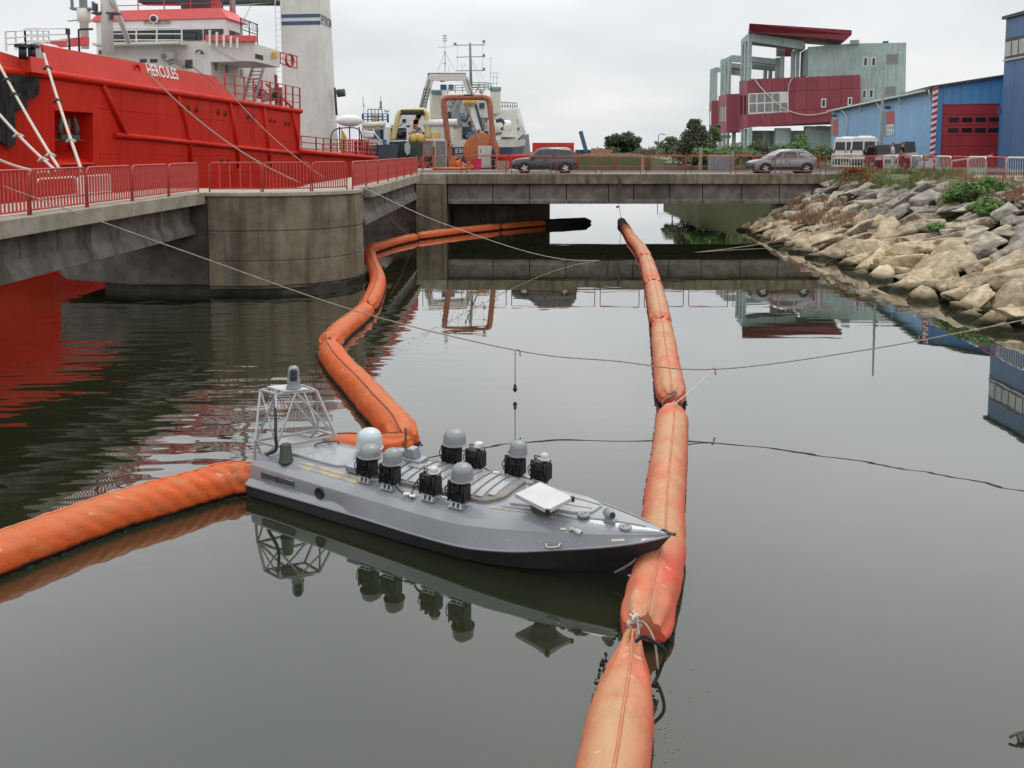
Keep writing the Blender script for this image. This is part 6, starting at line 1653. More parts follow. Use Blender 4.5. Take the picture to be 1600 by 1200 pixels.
# container and the low red barge behind the bridge
ct = thing('container', 'bright red shipping container standing beyond the dark car', 'container', (at(866, 240, 236).x, 236, 3.4))
mb = MB(); pxbox(mb, 832, 223.0, 897, 245, 236, 2.6); cb = mb.build('body', pm('container_red', (0.55, 0.025, 0.025), (0.62, 0.04, 0.04), 1, .5), ct, True)
a, b = at(833, 223.5, 236), at(896, 245, 236)
for k in range(24):
    x = a.x + (b.x - a.x) * (k + .5) / 24; mb = MB(); mb.box2((x - .14, 235.93, b.z + .1), (x + .14, 235.999, a.z - .08)); mb.build('rib', cb.data.materials[0], ct, True)
rw_ = thing('steel_barrier', 'low red steel barrier wall on the quay behind the concrete barrier posts', 'barrier', (at(806, 250, 66).x, 66, ZD))
mb = MB(); a, b = at(774, 245, 66), at(836, 243, 66); mb.prism([(a.x, 66, ZD), (b.x, 66, ZD), (b.x, 66, b.z), (a.x, 66, a.z)], (0, .25, 0)); mb.build('wall', M['ship_red'], rw_, True, bevel=.02)
mb = MB(); mb.tube([(a.x, 66.1, a.z + .06), (b.x, 66.1, b.z + .06)], .08, 8); mb.build('top_tube', M['ship_red_lit'], rw_, True)
for k in range(5): mb = MB(); x = a.x + (b.x - a.x) * (k + .5) / 5; mb.box2((x - .05, 65.9, ZD), (x + .05, 65.999, a.z - .1)); mb.build('rib', M['ship_red'], rw_, True)
cr_ = thing('mobile_crane', 'distant blue crane boom leaning above the far trees', 'crane', (at(915, 240, 250).x, 250, 3.4))
mb = MB(); mb.bar(at(907, 205, 250), at(916, 237, 250), 1.2, 1.2); mb.build('boom', pm('crane_blue', (0.05, 0.12, 0.22), None, 1, .5), cr_, True)
mb = MB(); pxbox(mb, 900, 234, 926, 243, 252, 4); mb.build('cab', M['navy'], cr_, True)
dh = thing('shed', 'low orange-roofed shed far beyond the bridge', 'shed', (at(940, 240, 240).x, 240, 3.4))
mb = MB(); pxbox(mb, 926, 235, 955, 246, 240, 6); mb.build('wall', M['concrete_light'], dh, True)
mb = MB(); a, b, c, d = at(926, 231.5, 239.9), at(958, 234.5, 239.9), at(958, 237.5, 239.9), at(926, 236, 239.9); mb.prism([a, d, c, b], (0, 5, 0)); mb.build('roof', M['rust_orange'], dh, True)
# small deck clutter on the two working ships
rs = random.Random(77)
def clutter(own, n, x0, x1, y0, y1, Y, mats, smin, smax):
    for k in range(n):
        px, py = rs.uniform(x0, x1), rs.uniform(y0, y1); p = at(px, py, Y + rs.uniform(-.4, 1.0)); m = M[rs.choice(mats)]; mb = MB(); t = rs.random()
        if t < .45: mb.box(p, (rs.uniform(smin, smax), .4, rs.uniform(smin, smax)), rs.uniform(0, 1)); nm = 'deck_box'
        elif t < .8:
            d = Vector((rs.uniform(-1, 1), rs.uniform(-.3, .3), rs.uniform(-1.2, 1.2))); mb.tube([p - d, p, p + d + Vector((rs.uniform(-.4, .4), 0, 0))], rs.uniform(.05, .12), 5); nm = 'pipe'
        else: mb.lathe([(0, -.3), (.28, -.25), (.3, .2), (0, .3)], p, 8, Matrix.Rotation(rs.uniform(0, 3), 3, 'Y')); nm = 'drum'
        mb.build(nm, m, own, True)
clutter(sv, 46, 700, 766, 178, 217, YS + 6.5, ('dark_grey', 'mid_grey', 'blue_paint', 'white', 'teal_paint', 'rust', 'light_grey', 'navy'), .25, .9)
clutter(sv, 14, 676, 760, 142, 176, YS + 8.3, ('dark_grey', 'mid_grey', 'blue_paint', 'light_grey'), .2, .6)
clutter(sv, 10, 775, 806, 178, 206, YS + 15, ('dark_grey', 'blue_paint', 'mid_grey', 'light_grey'), .2, .7)
clutter(wv, 24, 604, 668, 196, 219, YV + 2, ('dark_grey', 'mid_grey', 'rust_orange', 'white', 'blue_paint', 'black'), .2, .7)
clutter(pt_, 8, 568, 602, 200, 224, YP + .6, ('dark_grey', 'mid_grey', 'white', 'blue_paint'), .12, .4)
clutter(tug, 10, 400, 440, 140, 156, 54, ('rail_red', 'mid_grey', 'dark_grey', 'light_grey'), .15, .5)
# ------------------------------------------------------------------ boulders on the bank
def rock_material():
    m = bpy.data.materials.new('boulder_stone'); m.use_nodes = True
    nt = m.node_tree; N, L = nt.nodes, nt.links
    b = N['Principled BSDF']; b.inputs['Roughness'].default_value = .92; b.inputs['Specular IOR Level'].default_value = .25
    g = N.new('ShaderNodeNewGeometry'); P = g.outputs['Position']; oi = N.new('ShaderNodeObjectInfo')
    tc = N.new('ShaderNodeTexCoord')
    sx = N.new('ShaderNodeSeparateXYZ'); L.new(P, sx.inputs[0])
    n = N.new('ShaderNodeTexNoise'); n.inputs['Scale'].default_value = 2.2; n.inputs['Detail'].default_value = 8; n.inputs['Roughness'].default_value = .7; L.new(P, n.inputs['Vector'])
    def ramp(a, ca, c2, cc):
        r = N.new('ShaderNodeValToRGB'); r.color_ramp.elements[0].position = a; r.color_ramp.elements[0].color = (*ca, 1); r.color_ramp.elements[1].position = c2; r.color_ramp.elements[1].color = (*cc, 1)
        L.new(n.outputs['Fac'], r.inputs[0]); return r.outputs[0]
    grey = ramp(.32, (.14, .122, .10), .66, (.46, .425, .38)); tan = ramp(.32, (.24, .165, .085), .64, (.68, .57, .40))
    # weathering: the lower, spray-washed stones are ochre, the upper ones grey
    a = N.new('ShaderNodeMath'); a.operation = 'MULTIPLY_ADD'; a.inputs[1].default_value = -1.9; L.new(oi.outputs['Random'], a.inputs[0]); L.new(sx.outputs['Z'], a.inputs[2])
    mr = N.new('ShaderNodeMapRange'); mr.inputs['From Min'].default_value = 1.8; mr.inputs['From Max'].default_value = -.1; L.new(a.outputs[0], mr.inputs[0])
    x = N.new('ShaderNodeMix'); x.data_type = 'RGBA'; L.new(mr.outputs[0], x.inputs[0]); L.new(grey, x.inputs[6]); L.new(tan, x.inputs[7])
    h = N.new('ShaderNodeHueSaturation'); v = N.new('ShaderNodeMapRange'); v.inputs['To Min'].default_value = .75; v.inputs['To Max'].default_value = 1.3
    wn_ = N.new('ShaderNodeTexWhiteNoise'); wn_.noise_dimensions = '1D'; L.new(oi.outputs['Random'], wn_.inputs['W']); L.new(wn_.outputs['Value'], v.inputs[0]); L.new(v.outputs[0], h.inputs['Value']); L.new(x.outputs[2], h.inputs['Color'])
    # dark cracks and pits
    vo = N.new('ShaderNodeTexVoronoi'); vo.feature = 'DISTANCE_TO_EDGE'; vo.inputs['Scale'].default_value = 1.1
    nd = N.new('ShaderNodeTexNoise'); nd.inputs['Scale'].default_value = 3; nd.inputs['Detail'].default_value = 4; L.new(P, nd.inputs['Vector'])
    mx = N.new('ShaderNodeMix'); mx.data_type = 'RGBA'; mx.inputs[0].default_value = .6; L.new(P, mx.inputs[6]); L.new(nd.outputs['Color'], mx.inputs[7]); L.new(mx.outputs[2], vo.inputs['Vector'])
    cr = N.new('ShaderNodeMapRange'); cr.inputs['From Min'].default_value = .03; cr.inputs['From Max'].default_value = .0; cr.inputs['To Max'].default_value = .22; L.new(vo.outputs['Distance'], cr.inputs[0])
    x2 = N.new('ShaderNodeMix'); x2.data_type = 'RGBA'; L.new(cr.outputs[0], x2.inputs[0]); L.new(h.outputs[0], x2.inputs[6]); x2.inputs[7].default_value = (.05, .042, .033, 1)
    # wet weedy foot
    aw = N.new('ShaderNodeMath'); aw.operation = 'MULTIPLY_ADD'; aw.inputs[1].default_value = -.45; L.new(n.outputs['Fac'], aw.inputs[0]); L.new(sx.outputs['Z'], aw.inputs[2])
    rw = N.new('ShaderNodeMapRange'); rw.inputs['From Min'].default_value = .12; rw.inputs['From Max'].default_value = -.10; L.new(aw.outputs[0], rw.inputs[0])
    x3 = N.new('ShaderNodeMix'); x3.data_type = 'RGBA'; L.new(rw.outputs[0], x3.inputs[0]); L.new(x2.outputs[2], x3.inputs[6]); x3.inputs[7].default_value = (.035, .032, .016, 1)
    L.new(x3.outputs[2], b.inputs['Base Color'])
    nb_ = N.new('ShaderNodeTexNoise'); nb_.inputs['Scale'].default_value = 9; nb_.inputs['Detail'].default_value = 9; nb_.inputs['Roughness'].default_value = .7; L.new(P, nb_.inputs['Vector'])
    ad = N.new('ShaderNodeMath'); ad.operation = 'MULTIPLY_ADD'; ad.inputs[1].default_value = -.6; L.new(cr.outputs[0], ad.inputs[0]); L.new(nb_.outputs['Fac'], ad.inputs[2])
    bp = N.new('ShaderNodeBump'); bp.inputs['Strength'].default_value = .9; bp.inputs['Distance'].default_value = .09; L.new(ad.outputs[0], bp.inputs['Height']); L.new(bp.outputs[0], b.inputs['Normal'])
    return m
M['rock'] = rock_material()
def rock_mesh(seed, sub=3):
    rs = random.Random(seed); bm = bmesh.new()
    # angular block: hull of scattered points, split and roughened
    for _ in range(rs.randint(9, 15)):
        d = Vector((rs.gauss(0, 1), rs.gauss(0, 1), rs.gauss(0, 1))).normalized()
        m = max(abs(d.x), abs(d.y), abs(d.z)); bm.verts.new(d * (rs.uniform(.8, 1.05) * (.55 + .45 / m * .8)))
    r = bmesh.ops.convex_hull(bm, input=bm.verts)
    bmesh.ops.delete(bm, geom=[g for g in r['geom_interior'] if isinstance(g, bmesh.types.BMVert)], context='VERTS')
    bmesh.ops.triangulate(bm, faces=bm.faces)
    bmesh.ops.bevel(bm, geom=list(bm.edges) , offset=.05, segments=1, affect='EDGES', profile=.6)
    bmesh.ops.triangulate(bm, faces=bm.faces)
    for _ in range(sub):
        es = [e for e in bm.edges if e.calc_length() > .20]
        if not es: break
        bmesh.ops.subdivide_edges(bm, edges=es, cuts=1, use_grid_fill=False)
        bmesh.ops.triangulate(bm, faces=bm.faces)
    off = Vector((rs.uniform(0, 99), rs.uniform(0, 99), 0)); lay = Vector((rs.gauss(0, .3), rs.gauss(0, .3), 1)).normalized()
    for v in bm.verts:
        p = v.co; q = p + off; n = p.normalized()
        l = p.dot(lay) * 4.5 + mnoise.noise(q * 1.5) * 1.2
        v.co = p + n * (.07 * mnoise.noise(q * 1.7) + .055 * mnoise.noise(q * 4) + .03 * mnoise.noise(q * 9) + .030 * (abs((l % 1) - .5) - .25))
    me = bpy.data.meshes.new('rock'); bm.to_mesh(me); bm.free(); me.materials.append(M['rock'])
    me.polygons.foreach_set('use_smooth', [True] * len(me.polygons)); me.set_sharp_from_angle(angle=R(24))
    return me
RK = [rock_mesh(100 + i, 4 if i < 12 else 3) for i in range(20)]
rs = random.Random(21)
nrock = 0
def add_rock(X, Y, sx, sy, sz, dz=0.0, rot=None, k=None):
    global nrock
    z = bank_z(X, Y) + dz
    sl = math.atan2(ZD, crest(Y) - toe(Y))
    e = rot or (rs.uniform(-.35, .35), -sl * rs.uniform(.4, 1.3) + rs.uniform(-.25, .25), rs.uniform(-.7, .7))
    inst(RK[k if k is not None else rs.randrange(len(RK))], 'rock', bank, (X, Y, z), e, (sx, sy, sz)); nrock += 1
# a close row along the water, then upward rows with smaller stones between the big ones
Y = 15.0
while Y < 52.5:
    s = rs.uniform(.48, .95) * (1.0 if Y < 44 else .8)
    add_rock(toe(Y) + rs.uniform(-.35, .5), Y, s * rs.uniform(.95, 1.35), s * rs.uniform(.75, 1.1), s * rs.uniform(.55, .9), .06)
    Y += s * rs.uniform(1.0, 1.3)
for row in range(1, 10):
    t = row / 10 * .98
    Y = 17.5 + rs.random()
    while Y < 51.3:
        s = rs.choice((rs.uniform(.45, .75), rs.uniform(.7, 1.2))) * (1 - .22 * t) * (1.0 if Y < 43 else .75)
        X = toe(Y) + (crest(Y) - toe(Y)) * (t + rs.uniform(-.05, .05))
        if X / Y < .69 and not (t > .82 and Y > 43.5):
            add_rock(X, Y, s * rs.uniform(1.1, 1.7), s * rs.uniform(.7, 1.0), s * rs.uniform(.42, .75), .08 + .18 * rs.random())
        Y += s * rs.uniform(1.05, 1.45)
print('rocks', nrock)
# rubble in the gaps
rub = MB()
for k in range(420):
    Y = rs.uniform(17, 51); X = toe(Y) + (crest(Y) - toe(Y)) * rs.uniform(-.06, .9)
    if X / Y > .69: continue
    s = rs.uniform(.10, .26); me = RK[12 + rs.randrange(8)]; m_ = Matrix.Rotation(rs.uniform(0, 6), 3, 'X') @ Matrix.Rotation(rs.uniform(0, 6), 3, 'Z')
    p0 = Vector((X, Y, bank_z(X, Y) + .22))
    if k < 220: rub.add([p0 + m_ @ (v.co * s) for v in me.vertices], [tuple(f.vertices) for f in me.polygons], True)
tag(rub.build('rubble', M['rock'], bank), kind='stuff')

# ------------------------------------------------------------------ plants
def leaf_mat(name, a, b_, rough=.6):
    m = pm(name, a, b_, 2.2, rough, rand=0.0, space='Object', spread=(.3, .7)); return m
M['leaf_green'] = leaf_mat('bush_leaf', (.06, .14, .022), (.13, .25, .045))
M['leaf_dark'] = leaf_mat('dark_leaf', (.024, .046, .018), (.055, .09, .032))
M['leaf_olive'] = leaf_mat('olive_leaf', (.055, .068, .028), (.11, .115, .05))
M['leaf_mid'] = leaf_mat('mid_green_leaf', (.08, .13, .04), (.17, .23, .08))
M['grass_green'] = leaf_mat('green_grass', (.11, .14, .035), (.21, .23, .075))
M['grass_dry'] = leaf_mat('dry_grass', (.26, .19, .10), (.38, .30, .18))
M['grass_rust'] = leaf_mat('rust_dry_grass', (.22, .11, .055), (.34, .20, .11))
M['poppy'] = pm('poppy_petal', (.62, .04, .02), None, 1, .6)
M['bark'] = pm('bark', (.07, .055, .04), (.12, .10, .08), 6, .9, bump=.4)
def leaves(mb, c, r, n, size, rs, flat=.7, shell=.35, sh=(1, 1, 1)):
    for _ in range(n):
        d = Vector((rs.gauss(0, 1), rs.gauss(0, 1), rs.gauss(0, 1))).normalized() * (shell + (1 - shell) * rs.random() ** .6)
        p = c + Vector((d.x * r * sh[0], d.y * r * sh[1], d.z * r * sh[2] * flat))
        u = Vector((rs.gauss(0, 1), rs.gauss(0, 1), rs.gauss(0, .6))).normalized(); v = u.orthogonal().normalized()
        v = (v + u.cross(v) * rs.uniform(-1, 1)).normalized()
        s = size * rs.uniform(.6, 1.3)
        mb.add([p - u * s, p + v * s * .45, p + u * s, p - v * s * .45], [(0, 1, 2, 3)])
def bush(name, label, cat, loc, w, h, mat, seed, n=900, leaf=.07, clumps=14, group=None, depth=None, shape='dome'):
    rs = random.Random(seed); t = thing(name, label, cat, tuple(loc), group=group)
    mb = MB(); st = MB()
    for k in range(clumps):
        if shape == 'dome':
            a = rs.uniform(0, 6.28); q = rs.random() ** .5
            c = Vector((math.cos(a) * w * .42 * q, math.sin(a) * (depth or w) * .42 * q, h * (.25 + .6 * rs.random() * (1 - q * .6))))
            r = rs.uniform(.16, .30) * min(w, h * 1.3)
        else:
            f = rs.random() ** .8; zz = h * (.08 + .88 * f); rad = w * .5 * (1 - f) ** .8 + .05 * w
            a = rs.uniform(0, 6.28); c = Vector((math.cos(a) * rad * .65, math.sin(a) * rad * .65, zz)); r = w * (.10 + .13 * (1 - f))
        leaves(mb, c, r, n // clumps, leaf, rs)
        st.tube([Vector((0, 0, 0)), c * .5 + Vector((rs.uniform(-.05, .05) * w, 0, 0)), c], [.03 * h ** .5, .018 * h ** .5, .006], 4)
    mb.build('crown', mat, t); st.build('stem', M['bark'], t)
    return t
def tree(name, label, loc, w, h, mat, seed, n=2600, leaf=.3, clumps=30, trunk=.25, zc=.6, fl=.75, group=None):
    rs = random.Random(seed); t = thing(name, label, 'tree', tuple(loc), group=group)
    tr = MB(); tr.tube([(0, 0, 0), (.03 * w, 0, h * .3), (-.02 * w, .02 * w, h * .62)], [trunk, trunk * .7, trunk * .35], 7)
    mb = MB()
    for k in range(clumps):
        d = Vector((rs.gauss(0, 1), rs.gauss(0, 1), rs.gauss(0, 1))).normalized() * rs.uniform(.35, 1)
        c = Vector((d.x * w * .42, d.y * w * .42, h * zc + d.z * h * (1 - zc) * fl)); leaves(mb, c, w * rs.uniform(.10, .19), n // clumps, leaf, rs, .8)
        tr.tube([(0, 0, h * rs.uniform(.25, .55)), c * .55 + Vector((0, 0, h * .2)), c], [trunk * .28, trunk * .16, .02], 4)
    mb.build('crown', mat, t); tr.build('trunk', M['bark'], t); return t
def grass(name, mat, region, n, hgt, seed, w=.018, lean=.35, zf=None):
    rs = random.Random(seed); mb = MB()
    for _ in range(n):
        p = region(rs)
        if p is None: continue
        h = hgt * rs.uniform(.5, 1.3); a = rs.uniform(0, 6.28); d = Vector((math.cos(a), math.sin(a), 0)); s = Vector((-d.y, d.x, 0)) * w * rs.uniform(.6, 1.5)
        q = p + d * h * lean * .35 * rs.random() + Vector((0, 0, h * .55)); tp = p + d * h * lean * rs.uniform(.2, 1.2) + Vector((0, 0, h))
        mb.add([p - s, p + s, q + s * .7, q - s * .7, tp], [(0, 1, 2, 3), (3, 2, 4)])
    o = mb.build(name, mat); o['kind'] = 'stuff'; return o
def strip(Y0, Y1, t0, t1, dz=.0):
    def f(rs):
        Y = rs.uniform(Y0, Y1); X = toe(Y) + (crest(Y) - toe(Y)) * rs.uniform(t0, t1)
        cl = mnoise.noise(Vector((X * .6, Y * .6, 3))) + rs.uniform(-.35, .35)
        return Vector((X, Y, bank_z(X, Y) + dz)) if cl > -.15 else None
    return f
def flat(x0, x1, y0, y1, z):
    def f(rs):
        X, Y = rs.uniform(x0, x1), rs.uniform(y0, y1)
        return Vector((X, Y, z)) if mnoise.noise(Vector((X * .35, Y * .35, 5))) + rs.uniform(-.4, .4) > -.1 else None
    return f
grass('grass', M['grass_green'], strip(42.5, 49.8, .74, 1.2, .1), 6500, .42, 1)
grass('dry_grass', M['grass_dry'], strip(28, 49, .82, 1.12, .12), 2600, .32, 2)
grass('dry_grass', M['grass_rust'], strip(44.5, 49.5, .22, .55, .35), 2600, .30, 3)
grass('dry_grass', M['grass_rust'], strip(40.5, 45, .25, .42, .35), 900, .3, 33)
grass('dry_grass', M['grass_rust'], strip(33.5, 40, .72, .95, .3), 1500, .38, 4)
grass('dry_grass', M['grass_dry'], flat(24.8, 44, 61.1, 90, ZD - .2), 3500, .7, 5, w=.03)
grass('grass', M['grass_green'], flat(22.5, 44, 80, 104, ZD - .2), 9000, .9, 6, w=.04)
grass('grass', M['grass_green'], flat(5, 70, 236, 262, ZD - .2), 9000, 1.0, 7, w=.06)
# poppies
rs = random.Random(9); G_F = 'red poppies on the bank'
pf = MB(); mbs = MB()
pp = thing('poppy_patch', 'patch of red poppies in the grass where the far bridge meets the bank', 'flowers', (21.6, 47.2, ZD))
for k in range(85):
    px, py = rs.gauss(1335, 11), rs.gauss(267, 4)
    if k % 4 == 0: px, py = rs.gauss(1352, 5), rs.gauss(276, 6)
    if k % 9 == 0: px, py = rs.gauss(1318, 4), rs.gauss(281, 3)
    Yp = 43.0
    while Yp < 49.3:
        p = at(px, py, Yp)
        if p.z - bank_z(p.x, p.y) < .45: break
        Yp += .15
    r = rs.uniform(.06, .11)
    for q in range(4):
        a = q * 1.57 + rs.random(); u = Vector((math.cos(a), math.sin(a), .45)) * r; v = Vector((-math.sin(a), math.cos(a), 0)) * r * .7
        pf.add([p, p + u + v, p + u * 1.25, p + u - v], [(0, 1, 2, 3)])
    mbs.bar(p, p - Vector((0, 0, .4)), .01)
tag(pf.build('petals', M['poppy'], pp, True), kind='stuff'); tag(mbs.build('stems', M['leaf_mid'], pp, True), kind='stuff')
# bushes among the upper boulders
G_BU = 'leafy green bushes on the boulder slope'
for i, (px, py, Y, w, h, lab) in enumerate(((1532, 291, 37.0, 2.9, 1.15, 'broad green bush under the white fence panel at the top of the boulders'),
                                           (1541, 325, 34.0, 1.7, .95, 'rounded green bush among the boulders below the broad bush'),
                                           (1462, 331, 34.5, .8, .7, 'small light green bush squeezed between grey boulders'),
                                           (1500, 300, 37.2, 1.5, .9, 'green bush at the uphill edge of the boulders beside the broad bush'))):
    p = at(px, py, Y); p.z = bank_z(p.x, p.y) + .15
    bush('bush', lab, 'bush', p, w, h, M['leaf_green'], 200 + i, n=2600 if w > 1 else 900, leaf=.085, clumps=26 if w > 1 else 10, group=G_BU)
# plants beyond the far bridge
G_S = 'shrubs beyond the far bridge'
tree('round_tree', 'round dark green tree standing alone far beyond the bridge', at(975, 240, 300), 14.5, 7.6, M['leaf_dark'], 301, n=7000, leaf=.6, clumps=44, trunk=.5, zc=.5, fl=.95)
p = at(1086, 241, 92); bush('conifer_tree', 'dark pointed conifer in front of the maroon building', 'tree', (p.x, 92, ZD - .2), 5.4, at(1086, 185, 92).z - ZD + .1, M['leaf_olive'], 302, n=7500, leaf=.17, clumps=80, shape='cone')
for i, (px, Y, w, ztop, mat, lab) in enumerate(((1052, 108, 3.0, 208, 'leaf_mid', 'loose grey-green tree beside the pointed conifer'), (1116, 105, 2.4, 184, 'leaf_mid', 'thin pale tree against the end of the maroon building'), (1032, 240, 4.2, 216, 'leaf_olive', 'small twiggy tree at the end of the hedge'))):
    q = at(px, ztop, Y); tree('small_tree', lab, (q.x, Y, ZD - .2), w, q.z - ZD + .2, M[mat], 310 + i, n=2400, leaf=.15, clumps=28, trunk=.09, zc=.6)
for i, (px, Y, w, ztop, mat, lab) in enumerate(((1068, 100, 3.4, 222, 'leaf_olive', 'dark low shrub under the pointed conifer'), (1118, 88, 3.2, 226, 'leaf_mid', 'bright green shrub behind the grey concrete box'), (1150, 89, 3.4, 221, 'leaf_mid', 'leafy shrub under the columns of the maroon building'),
                                                (1185, 86, 3.0, 222, 'leaf_olive', 'shrub under the ribbon window of the maroon building'), (1218, 86, 2.6, 224, 'leaf_mid', 'shrub rising behind the silver car bonnet'), (1250, 84, 3.0, 214, 'leaf_green', 'tall fresh green shrub rising behind the silver car roof'),
                                                (1280, 84, 3.0, 226, 'leaf_mid', 'leafy shrub between the silver car and the white vans'), (1096, 86, 2.6, 231, 'leaf_green', 'bright green shrub before the weathered concrete post'), (1134, 84, 2.4, 233, 'leaf_green', 'small bright green shrub rising over the concrete trough'), (1168, 84, 3.0, 229, 'leaf_mid', 'pale green shrub filling the gap beside the concrete post'), (1010, 240, 9, 231, 'leaf_olive', 'low hedge shrub beside the round dark tree'), (1042, 200, 5.0, 232, 'leaf_mid', 'low pale shrub at the edge of the field'))):
    q = at(px, ztop, Y); bush('shrub', lab, 'shrub', (q.x, Y, ZD - .2), w, (q.z - ZD + .2) * 1.25, M[mat], 330 + i, n=3000, leaf=.15, clumps=26, group=G_S)
tl = MB(); rs = random.Random(44)
for k in range(260):
    px = rs.uniform(930, 1300); p = at(px, 236, 290 + rs.uniform(0, 40)); leaves(tl, Vector((p.x, p.y, 3.5 + rs.uniform(.5, 2.2))), rs.uniform(1, 2.2), 26, .5, rs)
tag(tl.build('treeline', M['leaf_olive']), kind='stuff')
# ------------------------------------------------------------------ wall planes
class Wall:
    """a vertical wall through two ground points; takes picture points onto the wall"""
    def __init__(s, a, b):
        s.a = Vector((a[0], a[1], 0)); s.b = Vector((b[0], b[1], 0)); s.e = (s.b - s.a).normalized()
        s.n = Vector((s.e.y, -s.e.x, 0))
        if s.n.dot(s.a) > 0: s.n = -s.n
    def pt(s, px, py, out=0.0):
        d = ray(px, py); o = Vector((0, 0, EYE)) - (s.a + s.n * out); k = -(o.dot(s.n)) / d.dot(s.n)
        return Vector((0, 0, EYE)) + d * k
    def at(s, px, z, out=0.0):
        p = s.pt(px, 236, out); return Vector((p.x, p.y, z))
    def rect(s, mb, x0, y0, x1, y1, out=.0, th=.05, sq=True):
        """slab whose outer face stands `out` proud of the wall"""
        pts = [s.pt(x0, y1, out), s.pt(x1, y1, out), s.pt(x1, y0, out), s.pt(x0, y0, out)]
        if sq:
            zt = (pts[2].z + pts[3].z) / 2; zb = (pts[0].z + pts[1].z) / 2
            pts = [s.at(x0, zb, out), s.at(x1, zb, out), s.at(x1, zt, out), s.at(x0, zt, out)]
        mb.prism(pts, -s.n * th); return mb
    def poly(s, mb, pxs, out=.0, th=.05):
        mb.prism([s.pt(x, y, out) for x, y in pxs], -s.n * th); return mb
    def slab(s, mb, x0, x1, z0, z1, out=0.0, th=.05):
        mb.prism([s.at(x0, z0, out), s.at(x1, z0, out), s.at(x1, z1, out), s.at(x0, z1, out)], -s.n * th); return mb
def X_(px, Y): return (px - 800) / FPX * Y
M['maroon'] = pm('maroon_panel', (.265, .042, .062), (.30, .052, .074), .8, .5, rand=.10)
M['maroon_roof'] = pm('maroon_roof_sheet', (.19, .014, .03), (.22, .02, .038), .6, .5)
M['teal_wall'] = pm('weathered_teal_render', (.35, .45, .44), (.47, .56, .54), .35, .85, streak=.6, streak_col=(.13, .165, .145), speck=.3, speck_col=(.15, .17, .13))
M['teal_dark'] = pm('shadow_teal_render', (.24, .32, .325), (.33, .41, .41), .4, .85, streak=.5, streak_col=(.10, .13, .12))  # darker copy of the teal render, shade put into its colour
M['white_frame'] = pm('white_window_frame', (.74, .74, .72), None, 1, .45)
M['curtain'] = pm('curtained_glass', (.14, .145, .15), (.30, .30, .30), 1.4, .12, spec=.7, stretch=(3, 3, .4))

# ------------------------------------------------------------------ maroon and teal building
ob = thing('office_building', 'unfinished maroon and pale teal building with a slanting red roof slab over an open frame', 'building', (X_(1168, 128), 128, 3.5))
FA = Wall((X_(1168, 128), 128), (X_(1343, 119), 119))
def pz(w, px, py): return w.pt(px, py).z
core = MB(); FA.poly(core, [(1169.2, 196), (1342, 190), (1342, 118), (1169.2, 124)], -.08, 9); core.build('wall', M['maroon_roof'], ob, True)
cols = [1168, 1188, 1207, 1226, 1241, 1260, 1278, 1295, 1314, 1332, 1344]
def edge(px, ya, yb): return ya + (yb - ya) * (px - 1168) / (1344 - 1168)
rowsY = [(123.5, 116.5), (145.5, 137.5), (178.5, 165.5), (199.5, 187)]
for i in range(len(cols) - 1):
    for j in range(3):
        if j == 1 and cols[i] < 1226: continue
        a, b = cols[i] + .25, cols[i + 1] - .25
        ta, tb = [edge(x, *rowsY[j]) + .25 for x in (a, b)]; ba_, bb_ = [edge(x, *rowsY[j + 1]) - .25 for x in (a, b)]
        if j == 1 and cols[i] == 1226: a = 1232.3
        mb = MB(); FA.poly(mb, [(a, ba_), (b, bb_), (b, tb), (a, ta)], .0, .07); mb.build('panel', M['maroon'], ob, True)
# ribbon window with ten panes
wf = MB(); FA.poly(wf, [(1169, 178.5), (1232, 175.5), (1232, 143), (1169, 146)], .0, .07); fr = wf.build('window', M['white_frame'], ob, True)
for i in range(5):
    for j in range(2):
        a, b = 1171.2 + i * 12.2, 1181.6 + i * 12.2
        t0 = 147.6 + j * 15.2 - (a - 1170) * .045; t1 = t0 + 13.2
        mb = MB(); FA.poly(mb, [(a, t1), (b, t1 - .5), (b, t0 - .5), (a, t0)], .02, .03); mb.build('pane', M['curtain'] if not (i == 4 and j == 0) else M['white_dirty'], fr, True)
for x0, y0, x1, y1 in ((1281, 154, 1288.5, 168), (1322, 152, 1329, 164.5)):
    mb = MB(); FA.rect(mb, x0, y0, x1, y1, .02, .12); f = mb.build('window', M['white_frame'], ob, True)
    mb = MB(); FA.rect(mb, x0 + 1.6, y0 + 1.8, x1 - 1.6, y1 - 1.6, .025, .03); mb.build('pane', M['glass_dark'], f, True)
# end face and the two stepped-back bays
def bay(xl, xc, xr, Yc, Yl, ytop, ybot, nm, win):
    E1 = Wall((X_(xl, Yl), Yl), (X_(xc, Yc), Yc)); mb = MB(); E1.poly(mb, [(xl, ybot + 1), (xc, ybot), (xc, ytop), (xl, ytop + 3)], 0, .4); mb.build('panel', M['maroon'], ob, True)
    for k in range(win):
        x0 = xl + (xc - xl) * (k + .25) / (win + .2); x1 = x0 + (xc - xl) * .6 / (win + .2)
        h = ybot - ytop; mb = MB(); E1.poly(mb, [(x0, ybot - h * .28), (x1, ybot - h * .28), (x1, ytop + h * .32), (x0, ytop + h * .34)], .02, .05); mb.build('window', M['glass_dark'], ob, True)
    if xr:
        E2 = Wall((X_(xc, Yc), Yc), (X_(xr, Yc - 1), Yc - 1)); mb = MB(); E2.poly(mb, [(xc, ybot), (xr, ybot - 1), (xr, ytop - .6), (xc, ytop)], 0, 4); mb.build('panel', M['maroon'], ob, True)
bay(1155, 1168, None, 128, 135, 124, 200, '', 2)
bay(1122.5, 1135.5, 1154.5, 138, 146, 147, 207, '', 3)
bay(1108, 1112, 1122, 150, 157, 157.5, 209, '', 1)
